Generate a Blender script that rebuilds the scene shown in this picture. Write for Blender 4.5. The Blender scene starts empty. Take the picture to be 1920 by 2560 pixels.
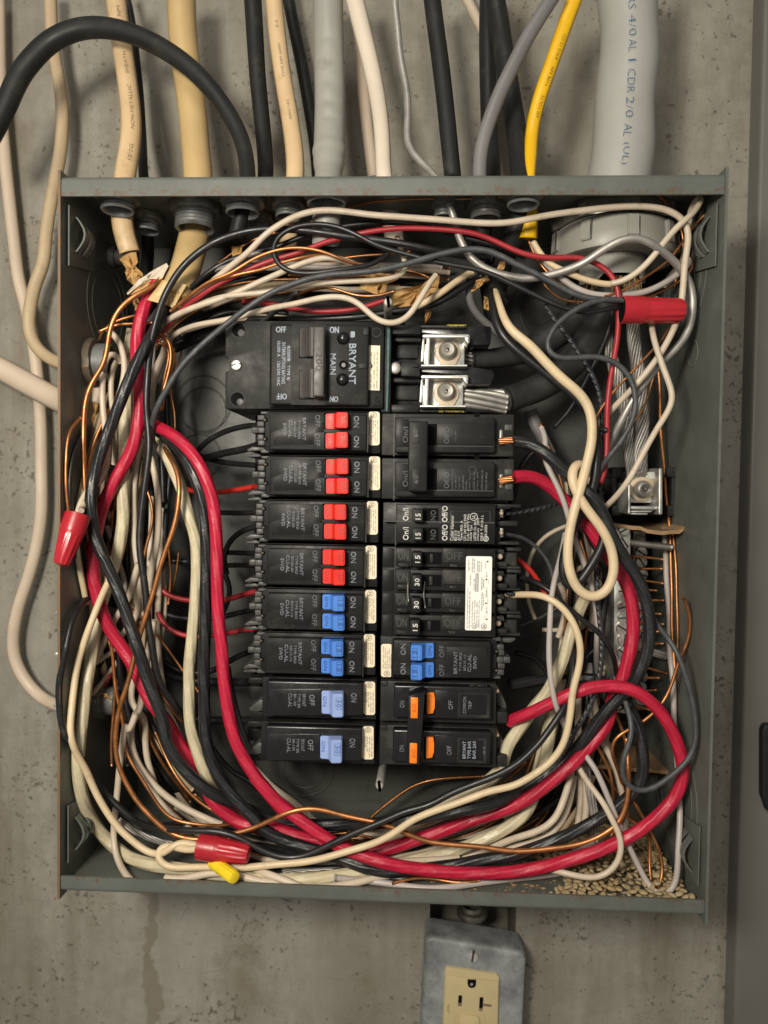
import bpy, bmesh, math, random
import numpy as np
from mathutils import Vector, Matrix
from mathutils.kdtree import KDTree
random.seed(7); RNG = np.random.default_rng(7)
scene = bpy.context.scene
COL = scene.collection
# ------------------------------------------------------------------ camera
F_PX = 1775.0
CX, CZ, CH = 0.0176, 0.0299, 0.5087        # camera: right, up, distance out from the box back
def rot(rx, ry, rz):
    cx, sx, cy, sy, cz, sz = math.cos(rx), math.sin(rx), math.cos(ry), math.sin(ry), math.cos(rz), math.sin(rz)
    A = np.array([[1,0,0],[0,cx,-sx],[0,sx,cx]]); B = np.array([[cy,0,sy],[0,1,0],[-sy,0,cy]]); C = np.array([[cz,-sz,0],[sz,cz,0],[0,0,1]])
    return A @ B @ C
M3 = rot(0.0288, 0.0421, 0.0143)
BW, BH, BD = 0.368, 0.4075, 0.114          # box width, height, depth
cam = bpy.data.cameras.new('camera'); camo = bpy.data.objects.new('camera', cam); COL.objects.link(camo)
def q2w(v): return Vector((v[0], v[2], -v[1]))
r_, d_, f_ = q2w(M3[0]), q2w(M3[1]), q2w(M3[2])
mw = Matrix.Identity(4)
for i in range(3):
    mw[i][0] = r_[i]; mw[i][1] = -d_[i]; mw[i][2] = -f_[i]
mw[0][3], mw[1][3], mw[2][3] = CX, -CH, CZ
camo.matrix_world = mw
cam.sensor_fit = 'VERTICAL'; cam.sensor_height = 36.0; cam.sensor_width = 27.0
cam.lens = F_PX / 2560 * 36.0
cam.clip_start = 0.01; cam.clip_end = 20
cam.dof.use_dof = True; cam.dof.focus_distance = 0.415; cam.dof.aperture_fstop = 8.0
scene.camera = camo
# ------------------------------------------------------------------ world and lamps
wd = bpy.data.worlds.new('World'); scene.world = wd; wd.use_nodes = True
wd.node_tree.nodes['Background'].inputs[0].default_value = (1.0, 0.95, 0.86, 1)
wd.node_tree.nodes['Background'].inputs[1].default_value = 0.24
def area(name, loc, target, size, power, col):
    L = bpy.data.lights.new(name, 'AREA'); L.shape = 'DISK'; L.size = size; L.energy = power; L.color = col
    o = bpy.data.objects.new(name, L); COL.objects.link(o); o.location = loc
    o.rotation_euler = (Vector(target) - Vector(loc)).to_track_quat('-Z', 'Y').to_euler()
    o['kind'] = 'helper'
    return o
area('hand_lamp', (-0.18, -0.65, 0.16), (0.0, 0, 0.0), 0.13, 4.1, (1.0, 0.93, 0.80))
area('fill_light', (-0.3, -1.5, 1.1), (0, 0, 0), 0.7, 7.5, (1.0, 0.94, 0.84))  # added soft fill from above, stands for no actual lamp
scene.view_settings.view_transform = 'Standard'; scene.view_settings.look = 'None'
scene.view_settings.exposure = 0.0; scene.view_settings.gamma = 1.0
scene.cycles.max_bounces = 6
# ------------------------------------------------------------------ picture -> place
WIN = {'A':(0,0,640),'B':(640,0,640),'C':(1280,0,640),'D':(0,640,640),'E':(520,760,480),'F':(900,760,480),'G':(1280,560,640),
 'H':(600,1200,400),'I':(600,1550,400),'J':(930,1200,400),'K':(930,1560,400),'L':(1280,1150,640),'M':(1280,1700,640),
 'N':(0,1280,640),'O':(0,1800,760),'Q':(960,2200,440),'R':(600,1850,700),'S':(200,480,520),'T':(640,480,640),
 'U':(1500,1100,1438/2212*400*1659/1438),'V':(560,790,400),'W':(1300,2000,500),'X':(0,0,1659)}
def WP(win, x, y):
    a, b, s = WIN[win]; s /= 1659.0
    return a + x*s, b + y*s
def ray(px, py):
    return M3.T @ np.array([(px-960)/F_PX, (py-1280)/F_PX, 1.0])
def P(px, py, h):                           # the point of the plane h millimetres out from the box back
    q = ray(px, py); t = (CH - h*0.001)/q[2]
    return Vector((CX + t*q[0], -h*0.001, CZ - t*q[1]))
def PW(win, x, y, h):
    return P(*WP(win, x, y), h)
def PZ(px, py, Z):                          # where the sight line meets a level plane
    q = ray(px, py); t = (CZ - Z)/q[1]
    return Vector((CX + t*q[0], -(CH - t*q[2]), Z))
def ppm(h): return F_PX/(CH - h*0.001)      # photo pixels per metre
def winmm(win, h): return WIN[win][2]/1659.0/ppm(h)  # metres per window unit
# ------------------------------------------------------------------ materials
def nt(name):
    m = bpy.data.materials.new(name); m.use_nodes = True
    return m, m.node_tree, m.node_tree.nodes['Principled BSDF']
def node(t, kind, **kw):
    n = t.nodes.new(kind)
    for k, v in kw.items():
        if k in n.inputs: n.inputs[k].default_value = v
        else: setattr(n, k, v)
    return n
def ramp(t, fac, stops):
    r = t.nodes.new('ShaderNodeValToRGB'); e = r.color_ramp.elements
    while len(e) < len(stops): e.new(0.5)
    for k, (p, c) in enumerate(stops):
        e[k].position = p; e[k].color = (c[0], c[1], c[2], 1) if not isinstance(c, (int, float)) else (c, c, c, 1)
    t.links.new(fac, r.inputs[0]); return r.outputs[0]
def mix(t, fac, a, b, mode='MIX'):
    n = t.nodes.new('ShaderNodeMix'); n.data_type = 'RGBA'; n.blend_type = mode
    for s, v in ((0, fac), (6, a), (7, b)):
        if hasattr(v, 'is_output'): t.links.new(v, n.inputs[s])
        else: n.inputs[s].default_value = v if s == 0 else (v[0], v[1], v[2], 1)
    return n.outputs[2]
def math_(t, op, a, b=0.0):
    n = t.nodes.new('ShaderNodeMath'); n.operation = op
    for s, v in ((0, a), (1, b)):
        if hasattr(v, 'is_output'): t.links.new(v, n.inputs[s])
        else: n.inputs[s].default_value = v
    return n.outputs[0]
def noise(t, scale, detail=4, rough=0.6, vec=None):
    n = node(t, 'ShaderNodeTexNoise', Scale=scale, Detail=detail, Roughness=rough)
    if vec is None:
        g = t.nodes.new('ShaderNodeNewGeometry'); vec = g.outputs['Position']
    t.links.new(vec, n.inputs['Vector']); return n.outputs['Fac']
def bump(t, b, h, strength=0.3, dist=0.0005):
    n = node(t, 'ShaderNodeBump', Strength=strength, Distance=dist); t.links.new(h, n.inputs['Height']); t.links.new(n.outputs[0], b.inputs['Normal'])
def plain(name, col, rough=0.45, metal=0.0, var=0.25, vscale=160, dirt=None, dirtscale=60, dirtlo=0.55, dirthi=0.75, bstr=0.12, bscale=900, spec=0.5, coat=0.0):
    m, t, b = nt(name)
    lo = [c*(1-var) for c in col]; hi = [min(1, c*(1+var*0.6)) for c in col]
    c = ramp(t, noise(t, vscale, 5), [(0.3, lo), (0.7, hi)])
    if dirt: c = mix(t, ramp(t, noise(t, dirtscale, 7, 0.7), [(dirtlo, 0.0), (dirthi, 0.8)]), c, dirt)
    t.links.new(c, b.inputs['Base Color'])
    b.inputs['Metallic'].default_value = metal; b.inputs['Specular IOR Level'].default_value = spec; b.inputs['Coat Weight'].default_value = coat
    t.links.new(ramp(t, noise(t, vscale*1.7, 4), [(0.3, max(0.05, rough-0.1)), (0.7, min(1, rough+0.12))]), b.inputs['Roughness'])
    if bstr: bump(t, b, noise(t, bscale, 3), bstr, 0.0003)
    return m
def stranded(name, col, rough=0.28, n=7, pitch=0.035, amp=0.5, dist=0.0005, var=0.15, spec=0.5, dirt=None):
    m, t, b = nt(name)
    uv = t.nodes.new('ShaderNodeUVMap'); sp = t.nodes.new('ShaderNodeSeparateXYZ'); t.links.new(uv.outputs[0], sp.inputs[0])
    ph = math_(t, 'ADD', math_(t, 'MULTIPLY', sp.outputs[0], 2*math.pi*n/pitch/ n*1.0), math_(t, 'MULTIPLY', sp.outputs[1], 2*math.pi*n))
    wob = math_(t, 'MULTIPLY', noise(t, 130, 3), 5.0)
    s = math_(t, 'SINE', math_(t, 'ADD', ph, wob))
    hgt = math_(t, 'ADD', s, math_(t, 'MULTIPLY', noise(t, 500, 3), 0.6))
    bump(t, b, hgt, amp, dist)
    c = ramp(t, noise(t, 90, 5), [(0.3, [x*(1-var) for x in col]), (0.7, [min(1, x*(1+var)) for x in col])])
    if dirt: c = mix(t, ramp(t, noise(t, 70, 7, 0.7), [(0.56, 0.0), (0.75, 0.7)]), c, dirt)
    t.links.new(c, b.inputs['Base Color']); b.inputs['Specular IOR Level'].default_value = spec
    t.links.new(ramp(t, noise(t, 120, 4), [(0.3, rough-0.08), (0.7, rough+0.12)]), b.inputs['Roughness'])
    return m
MAT = {}
MAT['white'] = plain('white_insulation', (0.58,0.485,0.375), 0.46, var=0.13, vscale=60, dirt=(0.30,0.22,0.14), dirtscale=110, dirtlo=0.54, dirthi=0.85)
MAT['cream'] = plain('cream_insulation', (0.65,0.51,0.325), 0.46, var=0.12, vscale=50, dirt=(0.36,0.24,0.13), dirtscale=120, dirtlo=0.55, dirthi=0.85)
MAT['greywhite'] = plain('grey_white_insulation', (0.44,0.39,0.36), 0.45, var=0.10, vscale=60)
MAT['pink'] = plain('pale_pink_grey_sheath', (0.50,0.43,0.37), 0.5, var=0.10, vscale=50)
MAT['beige'] = plain('beige_sheath', (0.64,0.46,0.26), 0.5, var=0.12, vscale=25, dirt=(0.35,0.24,0.12), dirtscale=45)
MAT['beige2'] = plain('dull_beige_sheath', (0.50,0.38,0.235), 0.5, var=0.14, vscale=25, dirt=(0.28,0.21,0.12), dirtscale=45)
MAT['tan'] = plain('tan_sheath', (0.55,0.39,0.18), 0.45, var=0.14, vscale=22, dirt=(0.36,0.24,0.10), dirtscale=35)
MAT['palecable'] = plain('pale_cable_sheath', (0.58,0.47,0.36), 0.5, var=0.10, vscale=30)
MAT['black'] = plain('black_insulation', (0.013,0.013,0.014), 0.38, var=0.3, vscale=90, dirt=(0.05,0.045,0.04), dirtscale=120, dirtlo=0.58, dirthi=0.8)
MAT['blackcable'] = plain('black_sheath', (0.016,0.016,0.0155), 0.52, var=0.3, vscale=30, dirt=(0.06,0.055,0.045), dirtscale=60, dirtlo=0.55, dirthi=0.8, bstr=0.2, bscale=300, spec=0.3)
MAT['servblack'] = plain('dusty_black_jacket', (0.030,0.030,0.028), 0.5, var=0.3, vscale=40, dirt=(0.075,0.07,0.06), dirtscale=50, dirtlo=0.5, dirthi=0.8)
MAT['dusty'] = plain('dusty_black_insulation', (0.055,0.058,0.062), 0.5, var=0.35, vscale=200, dirt=(0.12,0.115,0.105), dirtscale=160)
MAT['whitecable'] = plain('white_flat_sheath', (0.68,0.59,0.48), 0.5, var=0.08, vscale=30)
MAT['greycable'] = plain('grey_sheath', (0.17,0.165,0.165), 0.45, var=0.12, vscale=40)
MAT['red'] = plain('red_insulation', (0.36,0.022,0.03), 0.42, var=0.15, vscale=70, dirt=(0.25,0.03,0.03), dirtscale=90)
MAT['brightred'] = plain('bright_red_insulation', (0.50,0.025,0.02), 0.38, var=0.12, vscale=70)
MAT['bigred'] = stranded('glossy_red_jacket', (0.45,0.011,0.040), 0.44, n=6, pitch=0.03, amp=0.30, dirt=(0.24,0.012,0.03))
MAT['bigblack'] = stranded('glossy_black_jacket', (0.014,0.015,0.016), 0.40, n=6, pitch=0.03, amp=0.35, dirt=(0.045,0.043,0.04))
MAT['bigcream'] = stranded('glossy_cream_jacket', (0.56,0.49,0.33), 0.38, n=6, pitch=0.03, amp=0.30, dirt=(0.45,0.38,0.24))
MAT['dash'] = stranded('ribbed_black_jacket', (0.035,0.037,0.04), 0.4, n=2, pitch=0.004, amp=0.6)
MAT['copper'] = plain('bare_copper', (0.55,0.235,0.092), 0.42, 0.85, var=0.3, vscale=120, dirt=(0.35,0.15,0.06), dirtscale=80, dirtlo=0.5, dirthi=0.8)
MAT['oldcopper'] = plain('tarnished_copper', (0.48,0.22,0.09), 0.38, 0.9, var=0.35, vscale=100, dirt=(0.14,0.07,0.03), dirtscale=70)
MAT['alum'] = plain('bare_aluminium', (0.44,0.42,0.39), 0.48, 0.65, var=0.25, vscale=90, dirt=(0.30,0.28,0.25), dirtscale=60)
MAT['olda'] = plain('dull_aluminium', (0.30,0.28,0.25), 0.5, 0.85, var=0.2, vscale=80)
MAT['zinc'] = plain('bright_zinc', (0.58,0.58,0.55), 0.40, 0.75, var=0.15, vscale=130, dirt=(0.55,0.52,0.40), dirtscale=90)
MAT['zincold'] = plain('old_zinc', (0.30,0.295,0.26), 0.42, 0.7, var=0.3, vscale=150, dirt=(0.14,0.10,0.065), dirtscale=120, dirtlo=0.48)
MAT['hub'] = plain('die_cast_zinc', (0.20,0.21,0.21), 0.5, 0.4, var=0.3, vscale=150, dirt=(0.11,0.085,0.06), dirtscale=120, dirtlo=0.48)
MAT['screw'] = plain('bright_screw', (0.85,0.83,0.76), 0.30, 0.85, var=0.08)
MAT['washer'] = plain('tan_plated_washer', (0.56,0.45,0.33), 0.5, 0.15, var=0.10, vscale=120)
MAT['socket'] = plain('grey_steel_screw', (0.34,0.32,0.28), 0.42, 0.35, var=0.2)
MAT['galvpost'] = plain('galvanised_post', (0.36,0.35,0.32), 0.5, 0.2, var=0.35, vscale=200)
MAT['dark'] = plain('dark_hollow', (0.005,0.005,0.005), 0.8, var=0.0, bstr=0, spec=0.08)  # near black painted in for the shade inside holes and slots
MAT['rusty'] = plain('rusted_zinc', (0.11,0.085,0.06), 0.6, 0.3, var=0.35, vscale=200, dirt=(0.15,0.075,0.03), dirtscale=150)
MAT['grime'] = plain('grimy_plug', (0.030,0.027,0.023), 0.7, var=0.4, vscale=300)
MAT['bakelite'] = plain('black_bakelite', (0.016,0.016,0.0155), 0.40, var=0.25, vscale=70, dirt=(0.060,0.056,0.048), dirtscale=45, dirtlo=0.56, dirthi=0.82, bscale=1500, bstr=0.15, spec=0.17)
MAT['bakelite2'] = plain('dusty_bakelite', (0.026,0.026,0.025), 0.46, var=0.3, vscale=60, dirt=(0.085,0.08,0.07), dirtscale=60, dirtlo=0.52, dirthi=0.8, bscale=1500, bstr=0.15, spec=0.17)
MAT['terminal'] = plain('grey_bakelite_end', (0.060,0.060,0.058), 0.5, var=0.3, vscale=120, dirt=(0.13,0.12,0.10), dirtscale=110)
MAT['gloss'] = plain('glossy_black_plastic', (0.010,0.010,0.011), 0.26, var=0.2, vscale=60, bstr=0.05)
MAT['brownhandle'] = plain('brown_grey_plastic', (0.046,0.041,0.038), 0.42, var=0.12, vscale=120)
MAT['redplastic'] = plain('red_switch_plastic', (0.74,0.032,0.020), 0.42, var=0.06, vscale=80, spec=0.25)
MAT['redemb'] = plain('red_switch_marks', (0.36,0.02,0.015), 0.4, var=0.05)
MAT['blueplastic'] = plain('blue_switch_plastic', (0.075,0.22,0.64), 0.42, var=0.06, vscale=80, spec=0.25)
MAT['blueemb'] = plain('blue_switch_marks', (0.03,0.10,0.32), 0.4, var=0.05)
MAT['paleblue'] = plain('pale_blue_switch_plastic', (0.28,0.38,0.68), 0.38, var=0.08, vscale=80, dirt=(0.30,0.29,0.30), dirtscale=120, dirtlo=0.6, dirthi=0.8)
MAT['paleemb'] = plain('pale_blue_switch_marks', (0.12,0.19,0.42), 0.4, var=0.05)
MAT['orange'] = plain('orange_switch_plastic', (0.90,0.22,0.015), 0.38, var=0.06, vscale=80)
MAT['orangeemb'] = plain('orange_switch_marks', (0.62,0.12,0.008), 0.4, var=0.05)
MAT['wirenut'] = plain('red_connector_plastic', (0.42,0.016,0.026), 0.30, var=0.12, vscale=60)
MAT['yellow'] = plain('yellow_sheath', (0.80,0.46,0.006), 0.38, var=0.08, vscale=40)
MAT['yellownut'] = plain('yellow_connector_plastic', (0.85,0.62,0.02), 0.35, var=0.06)
MAT['print'] = plain('worn_grey_print', (0.16,0.17,0.195), 0.6, var=0.5, vscale=400, bstr=0)
MAT['printdim'] = plain('faint_grey_print', (0.095,0.10,0.112), 0.6, var=0.5, vscale=400, bstr=0)
MAT['printblue'] = plain('pale_blue_grey_print', (0.30,0.34,0.40), 0.6, var=0.3, vscale=500, bstr=0)
MAT['printwhite'] = plain('white_print', (0.62,0.61,0.58), 0.6, var=0.25, vscale=500, bstr=0)
MAT['emb'] = plain('moulded_letters', (0.045,0.044,0.042), 0.5, var=0.3, vscale=200, bstr=0)
MAT['ink'] = plain('black_ink', (0.03,0.028,0.025), 0.6, var=0.1, bstr=0)
MAT['inkbrown'] = plain('faded_brown_ink', (0.20,0.15,0.09), 0.6, var=0.3, bstr=0)
MAT['inkblue'] = plain('blue_ink', (0.035,0.10,0.23), 0.6, var=0.3, vscale=300, bstr=0)
MAT['yellowink'] = plain('yellow_stamp', (0.65,0.52,0.04), 0.6, var=0.2, bstr=0)
MAT['sticker'] = plain('cream_paper_sticker', (0.84,0.72,0.53), 0.5, var=0.05, vscale=90)
MAT['whitesticker'] = plain('white_paper_sticker', (0.86,0.84,0.79), 0.5, var=0.04, vscale=90)
MAT['teal'] = plain('teal_paint_line', (0.012,0.085,0.075), 0.5, var=0.2)
MAT['kraft'] = plain('brown_kraft_paper', (0.50,0.30,0.11), 0.75, var=0.25, vscale=150, dirt=(0.25,0.14,0.05), dirtscale=120)
MAT['fibre'] = plain('brown_fibre_board', (0.30,0.185,0.095), 0.8, var=0.22, vscale=220, dirt=(0.15,0.09,0.045), dirtscale=70)
MAT['pvc'] = plain('grey_pvc', (0.30,0.295,0.26), 0.5, var=0.08, vscale=30, dirt=(0.20,0.18,0.14), dirtscale=60, dirtlo=0.6, dirthi=0.85)
MAT['servicegrey'] = plain('pale_grey_jacket', (0.36,0.36,0.33), 0.48, var=0.07, vscale=25, dirt=(0.25,0.23,0.17), dirtscale=50, dirtlo=0.58, dirthi=0.85, bscale=60, bstr=0.25)
MAT['conduit'] = plain('grey_flexible_jacket', (0.33,0.325,0.295), 0.45, var=0.08, vscale=25, dirt=(0.24,0.22,0.17), dirtscale=50, bscale=120, bstr=0.2)
MAT['galv'] = plain('galvanised_plate', (0.30,0.315,0.32), 0.5, 0.25, var=0.45, vscale=55, dirt=(0.15,0.155,0.15), dirtscale=130, dirtlo=0.5, dirthi=0.75)
MAT['ivory'] = plain('ivory_receptacle_plastic', (0.54,0.44,0.24), 0.42, var=0.06, vscale=60)
MAT['seed'] = plain('pale_seed_husk', (0.37,0.28,0.155), 0.6, var=0.25, vscale=70, dirt=(0.34,0.19,0.06), dirtscale=40)
MAT['door'] = plain('dark_grey_metal', (0.150,0.145,0.128), 0.5, 0.1, var=0.10, vscale=12)
MAT['flatblack'] = plain('flat_black', (0.006,0.006,0.007), 0.5, var=0.1)
def steel():
    m, t, b = nt('grey_green_painted_steel')
    g = t.nodes.new('ShaderNodeNewGeometry'); sp = t.nodes.new('ShaderNodeSeparateXYZ'); t.links.new(g.outputs['Position'], sp.inputs[0])
    c = ramp(t, noise(t, 35, 6), [(0.3, (0.090,0.099,0.087)), (0.7, (0.128,0.139,0.124))])
    c = mix(t, ramp(t, noise(t, 25, 8, 0.75), [(0.52, 0.0), (0.74, 0.60)]), c, (0.075,0.068,0.053))
    c = mix(t, ramp(t, noise(t, 140, 8, 0.8), [(0.60, 0.0), (0.70, 0.45)]), c, (0.16,0.155,0.14))
    sc = ramp(t, noise(t, 900, 3), [(0.74, 0.0), (0.77, 0.7)]); c = mix(t, sc, c, (0.20,0.20,0.18))
    sm = t.nodes.new('ShaderNodeMapping'); sm.inputs['Scale'].default_value = (18.0, 60.0, 420.0); sm.inputs['Rotation'].default_value = (0.0, 0.35, 0.2); t.links.new(g.outputs['Position'], sm.inputs['Vector'])
    c = mix(t, ramp(t, noise(t, 1.0, 3, 0.6, sm.outputs[0]), [(0.70, 0.0), (0.74, 0.45)]), c, (0.19,0.19,0.175))
    # rust on the raw front edges: sheet edges and the lip's cut edge
    edge = math_(t, 'MULTIPLY', math_(t, 'LESS_THAN', sp.outputs[1], -0.1120), 1.0)
    rz = math_(t, 'SUBTRACT', math_(t, 'ABSOLUTE', sp.outputs[2]), BH/2 - 0.0135)
    near = math_(t, 'LESS_THAN', math_(t, 'ABSOLUTE', math_(t, 'ADD', rz, math_(t, 'MULTIPLY', math_(t, 'SUBTRACT', noise(t, 45, 5, 0.7), 0.62), 0.022))), 0.0028)
    rust = math_(t, 'MULTIPLY', math_(t, 'MULTIPLY', edge, near), ramp(t, noise(t, 300, 6, 0.8), [(0.45, 0.0), (0.64, 0.80)]))
    c = mix(t, rust, c, (0.11,0.052,0.024))
    rx = math_(t, 'LESS_THAN', sp.outputs[0], -BW/2 + 0.0016)
    c = mix(t, math_(t, 'MULTIPLY', math_(t, 'MULTIPLY', rx, math_(t, 'LESS_THAN', sp.outputs[1], -0.1134)), ramp(t, noise(t, 160, 6, 0.8), [(0.35, 0.35), (0.6, 0.95)])), c, (0.19,0.10,0.045))
    t.links.new(c, b.inputs['Base Color']); b.inputs['Metallic'].default_value = 0.0
    t.links.new(ramp(t, noise(t, 90, 4), [(0.3, 0.36), (0.7, 0.52)]), b.inputs['Roughness'])
    bump(t, b, noise(t, 700, 3), 0.10, 0.0003)
    return m
MAT['steel'] = steel()
MAT['pan'] = plain('shade_darkened_steel', (0.070,0.074,0.066), 0.42, var=0.15, vscale=30, dirt=(0.040,0.036,0.029), dirtscale=22, spec=0.4)  # box paint darkened to put the inside shade into its colour, plus dirt
def concrete():
    m, t, b = nt('weathered_concrete')
    g = t.nodes.new('ShaderNodeNewGeometry'); pos = g.outputs['Position']
    sp = t.nodes.new('ShaderNodeSeparateXYZ'); t.links.new(pos, sp.inputs[0])
    n1 = noise(t, 7, 8, 0.7); n2 = noise(t, 70, 8, 0.7); n3 = noise(t, 420, 5, 0.7)
    c = ramp(t, n1, [(0.32, (0.205,0.188,0.152)), (0.52, (0.295,0.276,0.230)), (0.72, (0.36,0.338,0.286))])
    c = mix(t, 0.55, c, ramp(t, n2, [(0.3, (0.20,0.188,0.157)), (0.7, (0.37,0.354,0.308))]))
    c = mix(t, ramp(t, n3, [(0.57, 0.0), (0.74, 0.50)]), c, (0.17,0.153,0.122))
    sv = t.nodes.new('ShaderNodeMapping'); sv.inputs['Scale'].default_value = (26.0, 26.0, 2.6); t.links.new(pos, sv.inputs['Vector'])
    c = mix(t, ramp(t, noise(t, 1.0, 6, 0.65, sv.outputs[0]), [(0.42, 0.0), (0.66, 0.72)]), c, (0.165,0.142,0.102))
    c = mix(t, ramp(t, noise(t, 5.0, 5, 0.6), [(0.45, 0.0), (0.72, 0.50)]), c, (0.385,0.37,0.325))
    # blotchy brown stains and grey scuffs
    c = mix(t, ramp(t, noise(t, 16, 9, 0.78), [(0.55, 0.0), (0.72, 0.65)]), c, (0.165,0.137,0.094))
    c = mix(t, ramp(t, noise(t, 34, 9, 0.8), [(0.60, 0.0), (0.74, 0.60)]), c, (0.125,0.112,0.088))
    # clustered dark pits
    v = node(t, 'ShaderNodeTexVoronoi', Scale=260.0); t.links.new(pos, v.inputs['Vector'])
    vd = mix(t, 1.0, v.outputs['Distance'], (0,0,0), 'ADD')
    pit = math_(t, 'GREATER_THAN', noise(t, 230, 6, 0.72), math_(t, 'SUBTRACT', 0.665, math_(t, 'MULTIPLY', ramp(t, noise(t, 14, 5, 0.7), [(0.42, 0.0), (0.70, 1.0)]), 0.125)))
    v2 = node(t, 'ShaderNodeTexVoronoi', Scale=48.0); nv = node(t, 'ShaderNodeTexNoise', Scale=120.0, Detail=5.0); t.links.new(pos, nv.inputs['Vector']); t.links.new(mix(t, 0.010, pos, nv.outputs['Color'], 'ADD'), v2.inputs['Vector'])
    pit2 = math_(t, 'LESS_THAN', math_(t, 'ADD', v2.outputs['Distance'], math_(t, 'MULTIPLY', noise(t, 90, 4), 0.50)), 0.26)
    pits = math_(t, 'MAXIMUM', pit, pit2)
    c = mix(t, math_(t, 'MULTIPLY', pits, 0.70), c, (0.085,0.074,0.055))
    # hairline cracks
    vc = node(t, 'ShaderNodeTexVoronoi', Scale=7.5, feature='DISTANCE_TO_EDGE')
    mp = mix(t, 0.05, pos, (0,0,0)); nn = node(t, 'ShaderNodeTexNoise', Scale=30.0, Detail=6.0); t.links.new(pos, nn.inputs['Vector'])
    wv = mix(t, 0.035, pos, nn.outputs['Color'], 'ADD'); t.links.new(wv, vc.inputs['Vector'])
    crack = math_(t, 'MULTIPLY', math_(t, 'LESS_THAN', vc.outputs['Distance'], 0.0022), math_(t, 'GREATER_THAN', noise(t, 6, 3), 0.55))
    c = mix(t, math_(t, 'MULTIPLY', crack, 0.22), c, (0.10,0.088,0.065))
    # the long brown drip below the box
    a = P(376, 2300, -12); e = P(376, 2520, -12)
    w = math_(t, 'MULTIPLY', math_(t, 'SUBTRACT', noise(t, 26, 4), 0.5), 0.040)
    dx = math_(t, 'ABSOLUTE', math_(t, 'SUBTRACT', math_(t, 'ADD', sp.outputs[0], w), a.x))
    drip = math_(t, 'MULTIPLY', math_(t, 'MINIMUM', math_(t, 'MAXIMUM', math_(t, 'MULTIPLY', math_(t, 'SUBTRACT', math_(t, 'MULTIPLY', noise(t, 50, 5), 0.012), dx), 420.0), 0.0), 1.0), math_(t, 'LESS_THAN', sp.outputs[2], -BH/2 - 0.005))
    c = mix(t, math_(t, 'MULTIPLY', drip, 0.55), c, (0.15,0.120,0.078))
    t.links.new(c, b.inputs['Base Color']); b.inputs['Roughness'].default_value = 0.85; b.inputs['Specular IOR Level'].default_value = 0.25
    hgt = math_(t, 'SUBTRACT', math_(t, 'ADD', math_(t, 'MULTIPLY', n3, 0.5), n2), math_(t, 'MULTIPLY', pits, 1.6))
    bump(t, b, hgt, 0.5, 0.0012)
    return m
MAT['concrete'] = concrete()
# ------------------------------------------------------------------ building blocks
def linkmesh(name, me, mat, parent=None, org=None):
    o = bpy.data.objects.new(name, me); COL.objects.link(o)
    if mat is not None and not me.materials: me.materials.append(MAT[mat] if isinstance(mat, str) else mat)
    if parent is not None: o.parent = parent
    return o
def tag(o, label, cat, group=None, kind=None):
    o['label'] = label
    if cat: o['category'] = cat
    if group: o['group'] = group
    if kind: o['kind'] = kind
    return o
def empty(name, loc, label, cat, group=None):
    o = bpy.data.objects.new(name, None); COL.objects.link(o); o.location = loc; o.empty_display_size = 0.01
    return tag(o, label, cat, group)
def origin(parent):
    return parent.location.copy() if parent is not None else Vector((0,0,0))
def finish(bm, name, mat, parent=None, smooth=False, angle=None):
    bmesh.ops.recalc_face_normals(bm, faces=bm.faces[:])
    org = origin(parent)
    while parent is not None and parent.parent is not None:
        parent_up = parent.parent; org = org + parent_up.location; break
    if org.length > 0: bmesh.ops.translate(bm, verts=bm.verts[:], vec=-org)
    me = bpy.data.meshes.new(name); bm.to_mesh(me); bm.free()
    if smooth:
        me.polygons.foreach_set('use_smooth', [True]*len(me.polygons))
        if angle: me.set_sharp_from_angle(angle=math.radians(angle))
    return linkmesh(name, me, mat, parent)
def prism(bm, poly, h0, h1, bev=0.0, seg=2):
    """poly: (X,Z) metres; from depth h0 to h1 (mm, h1 nearer the viewer); the front edges and the upright edges bevelled"""
    a = [bm.verts.new((x, -h1*0.001, z)) for x, z in poly]; b = [bm.verts.new((x, -h0*0.001, z)) for x, z in poly]
    n = len(poly); fr = bm.faces.new(a); bm.faces.new(b[::-1]); sides = []
    for i in range(n): sides.append(bm.faces.new((a[i], b[i], b[(i+1) % n], a[(i+1) % n])))
    if bev > 0:
        ed = list({e for e in fr.edges} | {e for i in range(n) for e in a[i].link_edges if e.other_vert(a[i]) is b[i]})
        bmesh.ops.bevel(bm, geom=ed, offset=bev*0.001, segments=seg, affect='EDGES', profile=0.5)
def prect(win, x0, y0, x1, y1, h):
    p = PW(win, x0, y0, h); q = PW(win, x1, y1, h)
    return [(p.x, p.z), (q.x, p.z), (q.x, q.z), (p.x, q.z)]
def rect(bm, win, x0, y0, x1, y1, h0, h1, bev=0.0, seg=2):
    prism(bm, prect(win, x0, y0, x1, y1, h1), h0, h1, bev, seg)
def poly(bm, win, pts, h0, h1, bev=0.0):
    prism(bm, [(p.x, p.z) for p in (PW(win, x, y, h1) for x, y in pts)], h0, h1, bev)
def circ(win, cx, cy, r, h, n=24, ry=None):
    c = PW(win, cx, cy, h); s = winmm(win, h)
    return [(c.x + r*s*math.cos(2*math.pi*k/n), c.z + (ry or r)*s*math.sin(2*math.pi*k/n)) for k in range(n)]
def disc(bm, win, cx, cy, r, h0, h1, bev=0.0, n=24):
    prism(bm, circ(win, cx, cy, r, h1, n), h0, h1, bev)
def rounded(win, x0, y0, x1, y1, r, h, n=4):
    out = []
    for cx, cy, a0 in ((x1-r, y0+r, -90), (x1-r, y1-r, 0), (x0+r, y1-r, 90), (x0+r, y0+r, 180)):
        for k in range(n+1):
            a = math.radians(a0 + 90*k/n); p = PW(win, cx + r*math.cos(a), cy + r*math.sin(a), h); out.append((p.x, p.z))
    return out
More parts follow.
